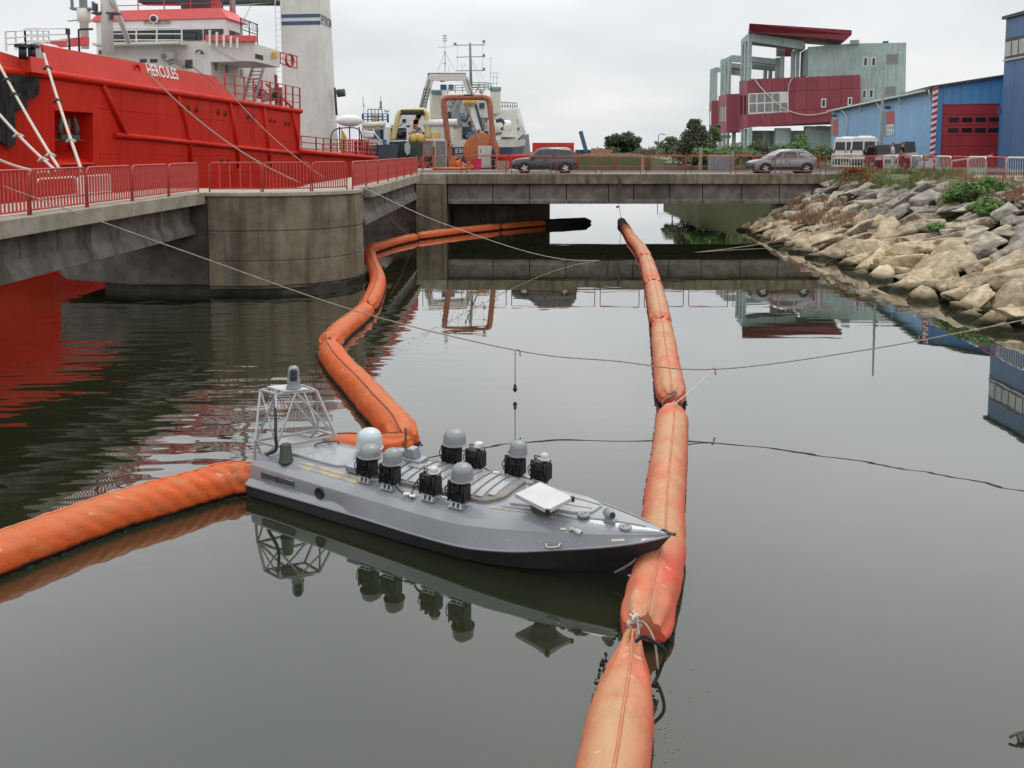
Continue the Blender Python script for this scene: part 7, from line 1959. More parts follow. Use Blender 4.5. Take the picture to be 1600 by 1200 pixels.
# open teal frame above: square columns and beams with real depth
def colm(px0, px1, y0, y1, Y, dep=.9, mat='teal_wall'):
    mb = MB(); a, b = at(px0, y1, Y), at(px1, y0, Y); mb.box2((a.x, Y, a.z), (b.x, Y + dep, b.z)); return mb.build('column', M[mat], ob, True)
def beam(p, q, Yp, Yq, hgt, dep=.8, mat='teal_wall'):
    mb = MB(); a, b = at(*p, Yp), at(*q, Yq); mb.prism([a, b, b - Vector((0, 0, hgt)), a - Vector((0, 0, hgt))], Vector((.15, dep, 0))); return mb.build('beam', M[mat], ob, True)
for x0, x1, Y in ((1169, 1175.5, 128), (1164, 1168.2, 131), (1159, 1163, 134)): colm(x0, x1, 52 + (1170 - x0) * .9, 126, Y)
beam((1158.5, 62), (1170, 51), 135, 128.2, 1.1)
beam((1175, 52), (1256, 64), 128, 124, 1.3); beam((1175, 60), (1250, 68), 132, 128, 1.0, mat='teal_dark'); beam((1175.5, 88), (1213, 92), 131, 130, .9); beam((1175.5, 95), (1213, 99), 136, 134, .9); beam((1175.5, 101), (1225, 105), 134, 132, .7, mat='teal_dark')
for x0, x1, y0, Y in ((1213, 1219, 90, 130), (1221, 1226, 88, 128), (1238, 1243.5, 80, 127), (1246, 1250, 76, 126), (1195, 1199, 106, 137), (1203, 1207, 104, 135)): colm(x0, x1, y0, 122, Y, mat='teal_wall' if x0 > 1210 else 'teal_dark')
beam((1203, 104), (1226, 86), 137, 128, .8); beam((1238, 80), (1258, 68), 130, 124.5, .9)
mb = MB(); pxbox(mb, 1228, 74, 1239, 88, 133, .5); mb.build('shutter', M['maroon_roof'], ob, True)
mb = MB(); pxbox(mb, 1214, 72, 1228, 88, 134, .5); mb.build('chimney_wall', M['mid_grey'], ob, True)
for x0, x1, y0, y1, Y in ((1127, 1132, 92, 150, 146), (1133, 1137.5, 91, 150, 142), (1138, 1143, 90, 150, 139), (1110, 1113, 108, 162, 157), (1113.5, 1117, 107, 162, 153), (1117.5, 1121.5, 105, 162, 150)): colm(x0, x1, y0, y1, Y)
beam((1126, 95), (1143, 86), 147, 138.6, 1.0); beam((1143, 86), (1159, 87), 138.6, 139, 1.1); beam((1143, 98), (1159, 100), 141, 141, .8); beam((1143, 104), (1159, 106), 144, 144, 1.4, mat='teal_dark')
beam((1110, 108), (1121.5, 104.5), 158, 149.6, 1.0); beam((1121, 105), (1127, 106), 149.6, 149.6, .8)
mb = MB(); pxbox(mb, 1143, 105, 1158, 109.5, 143, .4); mb.build('shutter', M['maroon'], ob, True)
# slanting red roof slab
mb = MB()
fr_ = [at(1171, 36.5, 126), at(1331, 47, 117), at(1331, 54, 117), at(1322, 62.5, 117.5), at(1178, 50.5, 126.5), at(1171, 46, 126)]
mb.loft([fr_, [p + Vector((2.5, 9, .2)) for p in fr_]]); mb.build('roof_slab', M['maroon_roof'], ob, True)
# big teal block with its windows
TB = Wall((X_(1262, 123), 123), (X_(1416, 117), 117))
mb = MB(); TB.poly(mb, [(1262, 120), (1343, 118), (1343, 200), (1414, 200), (1416, 66.5), (1330, 68), (1262, 73.5)], 0, 10); mb.build('wall', M['teal_wall'], ob, True)
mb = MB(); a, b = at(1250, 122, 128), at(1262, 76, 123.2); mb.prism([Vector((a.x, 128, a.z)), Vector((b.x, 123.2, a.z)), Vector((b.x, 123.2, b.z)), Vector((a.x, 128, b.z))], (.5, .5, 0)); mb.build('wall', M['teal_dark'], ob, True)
mb = MB(); TB.poly(mb, [(1328, 69), (1342, 69), (1342, 62), (1328, 63)], .3, 3); mb.build('stair_head', M['teal_wall'], ob, True)
for x0, y0, x1, y1, big in ((1345, 90, 1350.5, 103, 0), (1357.5, 90, 1363, 103, 0), (1380, 85, 1398, 100, 1), (1345, 141, 1350, 153, 0), (1355.5, 140, 1361, 152.5, 0), (1379.5, 135.5, 1396, 150, 1)):
    mb = MB(); TB.rect(mb, x0 - .8, y0 - .8, x1 + .8, y1 + .8, .03, .1); f = mb.build('window', M['white_frame'] if not big else M['teal_dark'], ob, True)
    mb = MB(); TB.rect(mb, x0 + .7, y0 + .7, x1 - .7, y1 - .7, .04, .03); mb.build('pane', M['glass_dark'] if not big else M['mid_grey'], f, True)
mb = MB(); TB.rect(mb, 1373, 64.5, 1382, 67, -.5, 1.0); mb.build('roof_vent', M['dark_grey'], ob, True)
# ground floor
colm(1170, 1175.5, 199, 245, 127.6); colm(1163, 1168, 201, 245, 132); colm(1194, 1203, 204, 245, 130); colm(1159, 1162, 202, 245, 134.5)
mb = MB(); pxbox(mb, 1212, 200, 1236, 246, 126.6, 1.0); mb.build('wall', M['teal_wall'], ob, True)
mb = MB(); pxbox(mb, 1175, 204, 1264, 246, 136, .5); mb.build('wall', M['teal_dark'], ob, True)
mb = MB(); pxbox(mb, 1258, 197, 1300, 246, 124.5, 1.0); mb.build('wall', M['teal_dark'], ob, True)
mb = MB(); pxbox(mb, 1276, 196.5, 1291, 203, 124.4, .1); mb.build('window', M['glass_dark'], ob, True)
for x0, x1, Y in ((1123, 1128, 142), (1130, 1134, 140), (1136, 1140, 138.4), (1109, 1112, 151), (1114, 1119, 150.4), (1145, 1150, 139)): colm(x0, x1, 207, 245, Y)
mb = MB(); pxbox(mb, 1110, 211, 1142, 216, 137, .5); mb.build('balustrade', M['mid_grey'], ob, True)
# white hose slung across the front
hs = tag(MB().tube(catmull([FA.pt(1178, 122, .3), FA.pt(1190, 138, .5), FA.pt(1215, 162, .6), FA.pt(1232, 173, .6), FA.pt(1262, 180, .6), FA.pt(1294, 175.5, .5)], 6), .10, 6).build('hose', M['rope_white']), 'pale hose sagging across the maroon front from the roof terrace to the blue warehouse', 'hose')
tag(MB().tube(catmull([FA.pt(1232, 144, .25), FA.pt(1233, 132, .25), FA.pt(1239, 121, .25)], 5), .08, 6).build('hose', M['rope_white']), 'short pale hose hanging over the maroon parapet beside the ribbon window', 'hose')

# ------------------------------------------------------------------ light blue warehouse
wb = thing('warehouse', 'long light blue sheet-metal warehouse with a red sectional door and shallow roof', 'building', (33, 62, YARD))
W1 = Wall((X_(1297, 95), 95), (X_(1452, 62), 62)); W2 = Wall((X_(1452, 62), 62), (X_(1600, 60.6), 60.6))
M['sheet_blue'] = pm('light_blue_sheet', (.19, .39, .62), (.25, .45, .67), .5, .5, streak=.35, streak_col=(.26, .38, .50), rand=.06)
M['sheet_blue2'] = pm('mid_blue_sheet', (.085, .27, .53), (.11, .31, .58), .5, .5, streak=.25, streak_col=(.05, .15, .33), rand=.06)
zt1 = lambda px: W1.pt(px, 175 - (px - 1297) * (175 - 143) / (1452 - 1297)).z
n = 30
for k in range(n):
    # equal sheets along the wall
    f0, f1 = k / n, (k + 1) / n; p0 = W1.a.lerp(W1.b, f0); p1 = W1.a.lerp(W1.b, f1); d = (p1 - p0).normalized()
    p0 = p0 + d * .012; p1 = p1 - d * .012
    zt = lambda f: zt1(1297) * (1 - f) + zt1(1452) * f
    mb = MB(); mb.prism([p0 + Vector((0, 0, YARD - .3)), p1 + Vector((0, 0, YARD - .3)), p1 + Vector((0, 0, zt(f1))), p0 + Vector((0, 0, zt(f0)))], -W1.n * .06)
    mb.build('sheet', M['sheet_blue'], wb, True)
za, zb_ = zt1(1297), zt1(1452)
mb = MB(); mb.prism([W1.a - W1.n * .15 + Vector((0, 0, YARD - .3)), W1.b - W1.n * .15 + Vector((0, 0, YARD - .3)), W1.b - W1.n * .15 + Vector((0, 0, zb_ - .1)), W1.a - W1.n * .15 + Vector((0, 0, za - .1))], -W1.n * .2)
mb.prism([W2.at(1456, YARD - .3, -.2), W2.at(1590, YARD - .3, -.2), W2.at(1590, zb_ + .2, -.2), W2.at(1456, zb_ - .2, -.2)], -W2.n * .2); mb.build('backing_wall', M['maroon_roof'], wb, True)
mb = MB(); o1 = W1.n * .55
mb.loft([[W1.a + o1 + Vector((0, 0, za + .02)), W1.a - W1.n * 9 + Vector((0, 0, za + 1.2)), W1.a - W1.n * 9 + Vector((0, 0, za + 1.35)), W1.a + o1 + Vector((0, 0, za + .17))], [W1.b + o1 + Vector((0, 0, zb_ + .02)), W1.b - W1.n * 9 + Vector((0, 0, zb_ + 1.2)), W1.b - W1.n * 9 + Vector((0, 0, zb_ + 1.35)), W1.b + o1 + Vector((0, 0, zb_ + .17))]]); mb.build('roof', pm('weathered_roof_sheet', (.16, .14, .12), (.40, .33, .24), .35, .8), wb, True)
mb = MB(); mb.tube([W1.a + o1 * 1.1 + Vector((0, 0, za + .0)), W1.b + o1 * 1.1 + Vector((0, 0, zb_ + .0))], .10, 6); mb.build('gutter', M['light_grey'], wb, True)
for px, yb in ((1322, 218), (1376, 240)):
    z = zt1(px); a = W1.at(px - 9, z - .15, .5); b = W1.at(px, z - .9, .12); c = W1.at(px, W1.pt(px, yb).z, .12)
    mb = MB(); mb.tube([a, b, c], .07, 6); mb.build('downpipe', M['white'], wb, True)
for px in (1314, 1342, 1403, 1449):
    z = zt1(px); mb = MB(); mb.tube([W1.at(px - 2, z - .02, .5), W1.at(px + 2, z - .65, .06)], .05, 5); mb.build('eave_bracket', M['white'], wb, True)
for x0, x1, y0, y1, ysp in ((1380.5, 1397, 175, 213, 194), (1298.5, 1309, 188, 212, 212)):
    mb = MB(); W1.poly(mb, [(x0, y1), (x1, y1 - 1), (x1, y0 - 1.5), (x0, y0)], .03, .08); f = mb.build('doorway', M['teal_paint'], wb, True)
    xm = x0 + (x1 - x0) * .28
    mb = MB(); W1.poly(mb, [(xm, ysp), (x1 - .5, ysp - 1), (x1 - .5, y0 - .5), (xm, y0 + .5)], .05, .04); mb.build('shutter', M['rail_red'], f, True)
    if ysp < y1:
        mb = MB(); W1.poly(mb, [(xm, y1 - 1), (x1 - .5, y1 - 2), (x1 - .5, ysp), (xm, ysp + 1)], .05, .04); g = mb.build('window', M['white_frame'], f, True)
        for k in range(6):
            a = xm + .8 + (k % 3) * 3.6; yy = ysp + 2.5 + (k // 3) * 8; mb = MB(); W1.poly(mb, [(a, yy + 6), (a + 2.6, yy + 5.8), (a + 2.6, yy), (a, yy + .2)], .055, .02); mb.build('pane', M['glass_grey'], g, True)
for px, py in ((1386, 168), (1303, 181)):
    mb = MB(); p = W1.pt(px, py, .25); mb.box(p, (.35, .3, .25)); mb.build('wall_lamp', M['dark_grey'], wb, True)
# gable front with the red door
z2 = lambda px: W2.pt(px, 138 - (px - 1452) * (138 - 121.5) / (1558 - 1452)).z
xs_ = [1452.2, 1456, 1470, 1484, 1499, 1514, 1529, 1544, 1559, 1574, 1590]
zd = W2.pt(1510, 162.5).z
for a, b in zip(xs_, xs_[1:]):
    lo = YARD - .3 if (b <= 1470 or a >= 1559) else zd
    mb = MB(); mb.prism([W2.at(a + .2, lo), W2.at(b - .2, lo), W2.at(b - .2, z2(b)), W2.at(a + .2, z2(a))], -W2.n * .06); mb.build('sheet', M['sheet_blue2'], wb, True)
mb = MB(); mb.prism([W2.at(1450, z2(1450) + .0, .3), W2.at(1592, z2(1592), .3), W2.at(1592, z2(1592) + .18, .3), W2.at(1450, z2(1450) + .18, .3)], -W2.n * 9); mb.build('roof', M['dark_grey'], wb, True)
M['door_red'] = pm('red_door_sheet', (.37, .026, .032), (.42, .036, .042), .8, .5, streak=.25, streak_col=(.2, .015, .02))
for j in range(6):
    z0 = YARD + (zd - YARD) * j / 6 + .012; z1 = YARD + (zd - YARD) * (j + 1) / 6 - .012
    mb = MB(); W2.slab(mb, 1470.3, 1558.7, z0, z1, -.05, .06); dp = mb.build('door_panel', M['door_red'], wb, True)
    if j in (3, 4):
        for k in range(4):
            x0 = 1480 + k * 21; mb = MB(); W2.slab(mb, x0, x0 + 16.5, z0 + .22, z1 - .22, -.03, .05); mb.build('pane', M['glass_dark'], dp, True)
sp_ = thing('striped_pole', 'thin red and white striped pole leaning against the warehouse corner', 'pole', tuple(at(1456, 247, 60.8).xy) + (YARD,))
a, b = at(1456, 252, 60.8), at(1462, 138, 61.2); a.z = YARD
for k in range(26):
    mb = MB(); p, q = a.lerp(b, k / 26), a.lerp(b, (k + 1) / 26); sk = Vector((.0, 0, .12)); r = .16
    mb.add([p + Vector((-r, -.08, 0)) , p + Vector((r, -.08, .14)), q + Vector((r, -.08, .14)), q + Vector((-r, -.08, 0)), p + Vector((-r, .08, 0)), p + Vector((r, .08, .14)), q + Vector((r, .08, .14)), q + Vector((-r, .08, 0))], [(0, 1, 2, 3), (5, 4, 7, 6), (1, 5, 6, 2), (4, 0, 3, 7), (3, 2, 6, 7), (4, 5, 1, 0)]); mb.build('stripe', M['door_red'] if k % 2 else M['rail_white'], sp_, True)
bs = thing('barrier_stand', 'red and white barrier stand at the foot of the striped pole', 'barrier', tuple(at(1450, 250, 57).xy) + (YARD,))
p = at(1452, 250, 57); mb = MB(); mb.box((p.x, 57, YARD + .45), (.35, .35, .9)); mb.build('post', M['rail_white'], bs, True)
mb = MB(); mb.prism([(p.x - .5, 56.8, YARD + 1.0), (p.x + .55, 56.8, YARD + 1.0), (p.x + .2, 56.8, YARD + .75), (p.x - .2, 56.8, YARD + .75)], (0, .4, 0)); mb.build('head', M['door_red'], bs, True)
bm_ = thing('road_barrier', 'long pale pink barrier arm lowered before the red door', 'barrier', tuple(at(1552, 246, 56.6).xy) + (YARD,))
mb = MB(); mb.bar(at(1489, 251, 56.4), at(1552, 243, 56.4), .10); mb.build('arm', M['rail_white'], bm_, True)
mb = MB(); q = at(1552, 243, 56.4); mb.bar(q + Vector((0, 0, .2)), (q.x, q.y, YARD), .16); mb.build('post', M['door_red'], bm_, True)
# ------------------------------------------------------------------ tall blue hall
hb = thing('blue_hall', 'tall dark blue sheet-metal hall with a strip window at the picture edge', 'building', (35.3, 57, YARD))
D = Wall((35.35, 57.2), (35.1, 36))
M['hall_blue'] = pm('dark_blue_sheet', (.062, .135, .275), (.078, .16, .31), .5, .45, streak=.25, streak_col=(.035, .085, .18), rand=.05)
zt_ = at(1563, 30, 57.2).z
for k in range(17):
    p0 = D.a.lerp(D.b, k / 17); p1 = D.a.lerp(D.b, (k + 1) / 17); d = (p1 - p0).normalized() * .01
    mb = MB(); mb.prism([p0 + d + Vector((0, 0, YARD - .3)), p1 - d + Vector((0, 0, YARD - .3)), p1 - d + Vector((0, 0, zt_ - .02)), p0 + d + Vector((0, 0, zt_ - .02))], -D.n * .08); mb.build('sheet', M['hall_blue'], hb, True)
mb = MB(); mb.prism([(35.45, 57.2, YARD - .3), (35.45, 57.2, zt_), (60, 57.2, zt_), (60, 57.2, YARD - .3)], (0, -.1, 0)); mb.build('end_wall', M['hall_blue'], hb, True)
mb = MB(); mb.prism([(35.15, 57.4, zt_), (34.9, 36, zt_), (60, 36, zt_ + .3), (60, 57.4, zt_ + .3)], (0, 0, .22)); mb.build('roof_edge', M['dark_grey'], hb, True)
mb = MB(); p0, p1 = D.pt(1571, 78), D.pt(1640, 78); zt0, zb0 = D.pt(1572, 61).z, D.pt(1572, 93).z
mb.prism([Vector((p0.x, p0.y, zb0)) + D.n * .05, Vector((p1.x, p1.y, zb0)) + D.n * .05, Vector((p1.x, p1.y, zt0)) + D.n * .05, Vector((p0.x, p0.y, zt0)) + D.n * .05], -D.n * .1); f = mb.build('window', M['dark_grey'], hb, True)
for k in range(6):
    a = p0.lerp(p1, (k + .08) / 6); b = p0.lerp(p1, (k + .92) / 6); mb = MB()
    mb.prism([Vector((a.x, a.y, zb0 + .2)) + D.n * .07, Vector((b.x, b.y, zb0 + .2)) + D.n * .07, Vector((b.x, b.y, zt0 - .25)) + D.n * .07, Vector((a.x, a.y, zt0 - .25)) + D.n * .07], -D.n * .03); mb.build('pane', pm('pale_glass', (.34, .37, .36), (.48, .50, .49), 1, .15) if k == 0 else bpy.data.materials['pale_glass'], f, True)
mb = MB(); mb.prism([Vector((p0.x, p0.y, zb0 - .12)) + D.n * .16, Vector((p1.x, p1.y, zb0 - .12)) + D.n * .16, Vector((p1.x, p1.y, zb0 - .002)) + D.n * .16, Vector((p0.x, p0.y, zb0 - .002)) + D.n * .16], -D.n * .15); mb.build('sill', M['light_grey'], f, True)
for px, py in ((1561, 174),): mb = MB(); mb.box(D.pt(px, py, .1), (.12, .25, .4)); mb.build('junction_box', M['dark_grey'], hb, True)

# ------------------------------------------------------------------ vehicles
def wheel(parent, x, y, r=.34, w=.22, side=1):
    Mx = Matrix.Rotation(R(90) * -side, 3, 'X')
    mb = MB(); mb.lathe([(r * .62, -w * .1), (r * .66, w * .38), (r * .93, w * .42), (r, w * .25), (r, -w * .5), (r * .6, -w * .5)], (x, y, r), 22, Mx); t = mb.build('wheel', M['tyre'], parent, sharp=45)
    mb = MB(); mb.lathe([(r * .64, w * .30), (r * .60, w * .36), (r * .5, w * .26), (0, w * .27)], (x, y, r), 22, Mx); mb.build('rim', M['dark_grey'], t)
    mb = MB()
    for k in range(5):
        a = 2 * math.pi * k / 5; c, s = math.cos(a), math.sin(a); q = Vector((x, y + side * w * .34, r))
        mb.bar(q + Vector((c * r * .08, 0, s * r * .08)), q + Vector((c * r * .6, 0, s * r * .6)), r * .20, .03, up=(0, 1, 0))
    mb.lathe([(r * .14, w * .30), (r * .12, w * .4), (0, w * .41)], (x, y, r), 12, Mx); mb.build('spokes', M['chrome'], t)
def car(name, label, cat, loc, rz, paint, spec, group=None):
    t = thing(name, label, cat, loc, rz, group)
    L0, wd = spec['len'], spec['w'] / 2
    # lower body: (x, bottom, shoulder, half width)
    rings = []
    for x, zb, zs, w in spec['body']:
        ring = []
        for sy in (-1, 1):
            h = [(w * .90, zb), (w * .985, zb + .16), (w, zb + (zs - zb) * .55), (w * .97, zs - .10), (w * .90, zs - .02)]
            pts = [Vector((x, sy * a, z)) for a, z in h]
            ring += pts if sy < 0 else pts[::-1]
        ring.insert(5, Vector((x, 0, zs + spec.get('crown', .03))))
        rings.append(ring)
    mb = MB(); mb.loft(rings, True, True, True); mb.build('body', paint, t, sharp=40)
    # cabin
    cab = spec['cabin']   # (x, z, half width) along the roof line, front base to rear base
    zb = spec['belt']
    rr = []
    for (x, z, w, xb, wb_) in cab:
        rr.append([Vector((xb, -wb_, zb)), Vector((x, -w, z - .06)), Vector((x, -w * .88, z)), Vector((x, 0, z + .025)), Vector((x, w * .88, z)), Vector((x, w, z - .06)), Vector((xb, wb_, zb))])
    mb = MB(); mb.loft(rr, True, True, True); mb.build('cabin', paint, t, sharp=35)
    # glass
    def side_pt(i, f, sy, out=.012):
        a = Vector((cab[i][3], sy * cab[i][4], zb)); b = Vector((cab[i][0], sy * cab[i][2], cab[i][1] - .06)); p = a.lerp(b, f); p.y += sy * out; return p
    for sy in (-1, 1):
        for (i0, f0, i1, f1) in spec['side_glass']:
            pass
        for quad in spec['glass']:
            P = []
            for (i, j, u, v) in quad:
                P.append(side_pt(i, v, sy).lerp(side_pt(j, v, sy), u))
            mb = MB(); mb.add(P + [p - Vector((0, sy * .02, 0)) for p in P], [tuple(range(len(P)))] + [tuple(range(2 * len(P) - 1, len(P) - 1, -1))] + [(k, (k + 1) % len(P), len(P) + (k + 1) % len(P), len(P) + k) for k in range(len(P))]); mb.build('side_window', M['glass_dark'], t)
    for nm, (i, j) in (('windscreen', (0, 1)), ('rear_window', (len(cab) - 1, len(cab) - 2))):
        a, b = cab[i], cab[j]; P = []
        # panel between the base line i and the roof line j
        for (u, v) in ((-.86, .10), (.86, .10), (.80, .88), (-.80, .88)):
            base = Vector((a[0], u * a[4], a[1])) ; top = Vector((b[0], u * b[2], b[1])); P.append(base.lerp(top, v))
        n_ = (P[1] - P[0]).cross(P[3] - P[0]).normalized(); n_ = n_ if n_.x * (1 if i == 0 else -1) > 0 else -n_
        mb = MB(); mb.prism([p + n_ * .015 for p in P], -n_ * .03); mb.build(nm, M['glass_dark'], t)
    r = spec['wr']
    for x in spec['axles']:
        for sy in (-1, 1):
            yw = sy * (wd - .10)
            mb = MB(); mb.lathe([(r * 1.16, -.10), (r * 1.16, .112), (0, .113)], (x, yw, r * 1.02), 22, Matrix.Rotation(R(90) * -sy, 3, 'X')); mb.build('wheel_arch', M['black'], t)
            wheel(t, x, sy * (wd - .055), r, .2, sy)
    fx, bx = spec['body'][0][0], spec['body'][-1][0]
    zs = spec['body'][1][2]
    for sy in (-1, 1):
        mb = MB(); mb.box((fx - .10, sy * (wd * .72), zs - .17), (.26, .36, .15)); mb.build('headlight', M['glass_grey'], t, bevel=.03)
        mb = MB(); mb.box((bx + .10, sy * (wd * .84), spec['belt'] - .16), (.20, .16, .34)); mb.build('tail_light', M['lamp_red'], t, bevel=.02)
        mb = MB(); mb.box((spec['mirror'], sy * (wd + .09), spec['belt'] + .06), (.14, .2, .15)); mb.build('mirror', paint, t, bevel=.03)
        mb = MB(); mb.bar((spec['axles'][1] + r * 1.2, sy * (wd + .004), .36), (spec['axles'][0] - r * 1.2, sy * (wd + .004), .36), .03, .16); mb.build('sill', M['black'], t)
        for xd in spec['doors']:
            mb = MB(); mb.box((xd, sy * (wd + .004), spec['belt'] - .42), (.012, .012, .75)); mb.build('door_gap', M['black'], t)
            mb = MB(); mb.box((xd + .2, sy * (wd + .012), spec['belt'] - .14), (.18, .03, .035)); mb.build('handle', paint, t)
    mb = MB(); mb.box((fx + .0, 0, .42), (.10, spec['w'] * .86, .22)); mb.build('bumper', M['black'], t, bevel=.03)
    mb = MB(); mb.box((bx - .0, 0, .45), (.10, spec['w'] * .86, .22)); mb.build('bumper', M['black'], t, bevel=.03)
    if spec.get('rails'):
        for sy in (-1, 1):
            mb = MB(); mb.tube([(cab[1][0] - .1, sy * cab[1][2] * .82, cab[1][1] + .0), (cab[1][0] - .3, sy * cab[1][2] * .82, cab[1][1] + .07), (cab[-2][0] + .2, sy * cab[-2][2] * .82, cab[-2][1] + .07), (cab[-2][0] + .05, sy * cab[-2][2] * .82, cab[-2][1] + .0)], .025, 6); mb.build('roof_rail', M['chrome'], t)
    return t
SUV = dict(len=4.34, w=1.82, belt=1.02, wr=.355, axles=(1.33, -1.34), mirror=.78, rails=True, doors=(.72, -.22),
           body=[(2.13, .36, .74, .70), (2.03, .28, .86, .84), (1.7, .24, .96, .90), (.95, .24, 1.02, .91), (0, .24, 1.03, .91), (-1.2, .24, 1.04, .91), (-1.95, .28, 1.04, .88), (-2.12, .36, .98, .80)],
           cabin=[(1.02, 1.03, .80, 1.02, .84), (.40, 1.60, .68, .62, .86), (-.6, 1.68, .68, -.6, .87), (-1.66, 1.62, .67, -1.72, .85), (-2.06, 1.08, .76, -2.08, .80)],
           side_glass=[], glass=[[(0, 1, .42, .12), (1, 2, .30, .12), (1, 2, .30, .9), (1, 2, .02, .9)], [(1, 2, .36, .12), (2, 3, .22, .12), (2, 3, .22, .9), (1, 2, .36, .9)], [(2, 3, .30, .12), (3, 4, .22, .12), (3, 4, .12, .85), (2, 3, .30, .9)]])
XOV = dict(SUV); XOV.update(len=4.3, w=1.78, rails=True, belt=.98, wr=.34,
           body=[(2.14, .36, .70, .66), (2.02, .28, .82, .82), (1.7, .22, .91, .88), (.95, .22, .98, .89), (0, .22, .99, .89), (-1.2, .22, 1.01, .89), (-1.95, .28, 1.01, .86), (-2.13, .38, .94, .76)],
           cabin=[(1.22, .98, .78, 1.22, .82), (.30, 1.50, .62, .70, .84), (-.5, 1.58, .62, -.5, .85), (-1.4, 1.50, .60, -1.75, .83), (-2.06, 1.02, .72, -2.08, .76)])
p_dark = pm('dark_car_paint', (.022, .022, .021), (.032, .032, .030), 1.5, .28, spec=.6, coat=.6)
p_silver = pm('silver_car_paint', (.20, .195, .19), (.24, .235, .23), 1.5, .32, metal=.35, coat=.6)
Yc = 52.4; c0 = at(850.5, 272, Yc)
car('parked_car', 'dark dusty off-road car with roof rails parked on the far bridge', 'car', (c0.x, Yc, ZD + .008), R(180), p_dark, SUV)
c1 = at(1221, 270, 52.0)
car('parked_car', 'silver crossover car parked on the far bridge by the boulders', 'car', (c1.x, 52.0, ZD + .008), R(180), p_silver, XOV)
def van(label, loc, rz, s=1.0):
    t = thing('van', label, 'van', loc, rz, 'white vans by the blue warehouse')
    paint = M['white']; w = .98; rings = []
    for x, zb, zt_v, ww in ((2.5, .45, 1.1, .80), (2.3, .32, 1.35, .94), (1.6, .30, 1.62, w), (1.0, .30, 2.28, w), (-2.3, .30, 2.36, w), (-2.5, .34, 2.30, w * .97)):
        half = [(ww * .95, zb), (ww, zb + .3), (ww, zb + (zt_v - zb) * .5), (ww * .93, zt_v - .25), (ww * .80, zt_v)]
        rings.append([Vector((x, -a, z)) for a, z in half] + [Vector((x, a, z)) for a, z in reversed(half)])
    mb = MB(); mb.loft(rings, True, True, True); mb.build('body', paint, t, sharp=40)
    for sy in (-1, 1):
        mb = MB(); mb.prism([(-2.515, sy * .06, 1.30), (-2.515, sy * .84, 1.30), (-2.50, sy * .80, 1.98), (-2.50, sy * .06, 1.98)], (-.012, 0, 0)); mb.build('rear_window', M['glass_dark'], t)
        mb = MB(); mb.box((-2.50, sy * .88, 1.05), (.06, .12, .62)); mb.build('tail_light', M['lamp_red'], t, bevel=.02)
        mb = MB(); mb.box((-2.51, sy * .045, 1.1), (.03, .03, .5)); mb.build('handle', M['black'], t)
        for x in (1.6, -1.5): wheel(t, x, sy * .90, .34, .2, sy)
        mb = MB(); mb.prism([(-2.1, sy * .985, 1.35), (1.1, sy * .985, 1.35), (.9, sy * .955, 1.95), (-2.1, sy * .945, 2.0)], (0, sy * .012, 0)); mb.build('side_window', M['glass_dark'], t)
    mb = MB(); mb.box((-2.53, 0, .48), (.10, 1.8, .22)); mb.build('bumper', M['dark_grey'], t, bevel=.03)
    mb = MB(); mb.box((-2.512, -.0, .92), (.02, .52, .13)); mb.build('number_plate', M['light_grey'], t)
    mb = MB(); mb.box((-.6, 0, 2.40), (1.6, .9, .12)); mb.build('roof_unit', M['white'], t, bevel=.03)
    return t
v = at(1331, 243, 62.5); van('white van seen from behind with two dark rear windows beside the blue warehouse', (28.95, 64.6, YARD), R(62))
v = at(1303, 243, 66.5); van('white van half hidden beside the silver car and behind the fence', (29.15, 68.4, YARD), R(62))
tk = thing('flatbed_truck', 'dark tipper truck with a pale drop side parked along the blue warehouse', 'truck', (at(1394, 245, 55.5).x, 55.5, YARD), R(130)); tk.scale = (.82, .82, .82)
T_ = lambda nm, m, f, bv=0: (lambda mb: (f(mb), mb.build(nm, M[m] if isinstance(m, str) else m, tk, bevel=bv)))(MB())
T_('chassis', 'black', lambda m: m.box2((-2.0, -.5, .45), (1.7, .5, .70)))
T_('cab', 'dark_grey', lambda m: m.prism([(1.0, -.9, .5), (1.95, -.9, .5), (2.0, -.9, 1.1), (1.75, -.9, 1.95), (1.0, -.9, 2.0)], (0, 1.8, 0)), .05)
T_('side_window', 'glass_dark', lambda m: m.prism([(1.1, .903, 1.2), (1.82, .903, 1.2), (1.65, .903, 1.8), (1.1, .903, 1.8)], (0, .02, 0)))
T_('headboard', 'dark_grey', lambda m: m.prism([(.85, .93, .95), (.95, .93, 1.98), (-1.3, .93, 2.16), (-1.45, .93, 2.3), (-1.62, .93, 1.0)], (0, -1.86, 0)))
T_('drop_side', 'light_grey', lambda m: m.prism([(.95, .96, .72), (.95, .96, 1.12), (-2.6, .96, 1.42), (-2.6, .96, 1.0)], (0, .05, 0)))
T_('drop_side', 'light_grey', lambda m: m.box2((-2.6, -1.0, .72), (.95, -.95, 1.3)))
T_('bed', 'dark_grey', lambda m: m.box2((-2.6, -.94, .705), (.95, .94, .78)))
T_('mirror', 'black', lambda m: m.box((1.9, 1.1, 1.4), (.10, .25, .42)), .02)
for x in (1.35, -1.4):
    for sy in (-1, 1): wheel(tk, x, sy * .80, .40, .24, sy)
lp = thing('lamp_post', 'slim grey lamp post standing before the blue warehouse', 'lamp post', (at(1376, 246, 57).x, 57, YARD))
mb = MB(); zt9 = at(1379, 101, 57).z; p = at(1377, 200, 57); mb.tube([(p.x, 57, YARD), (p.x, 57, YARD + 1.2), (p.x + .02, 57, zt9)], [.13, .11, .06], 10); mb.build('shaft', M['mid_grey'], lp, True)
mb = MB(); mb.box((p.x, 57, YARD + .1), (.34, .34, .2)); mb.build('base', M['mid_grey'], lp, True, bevel=.02)

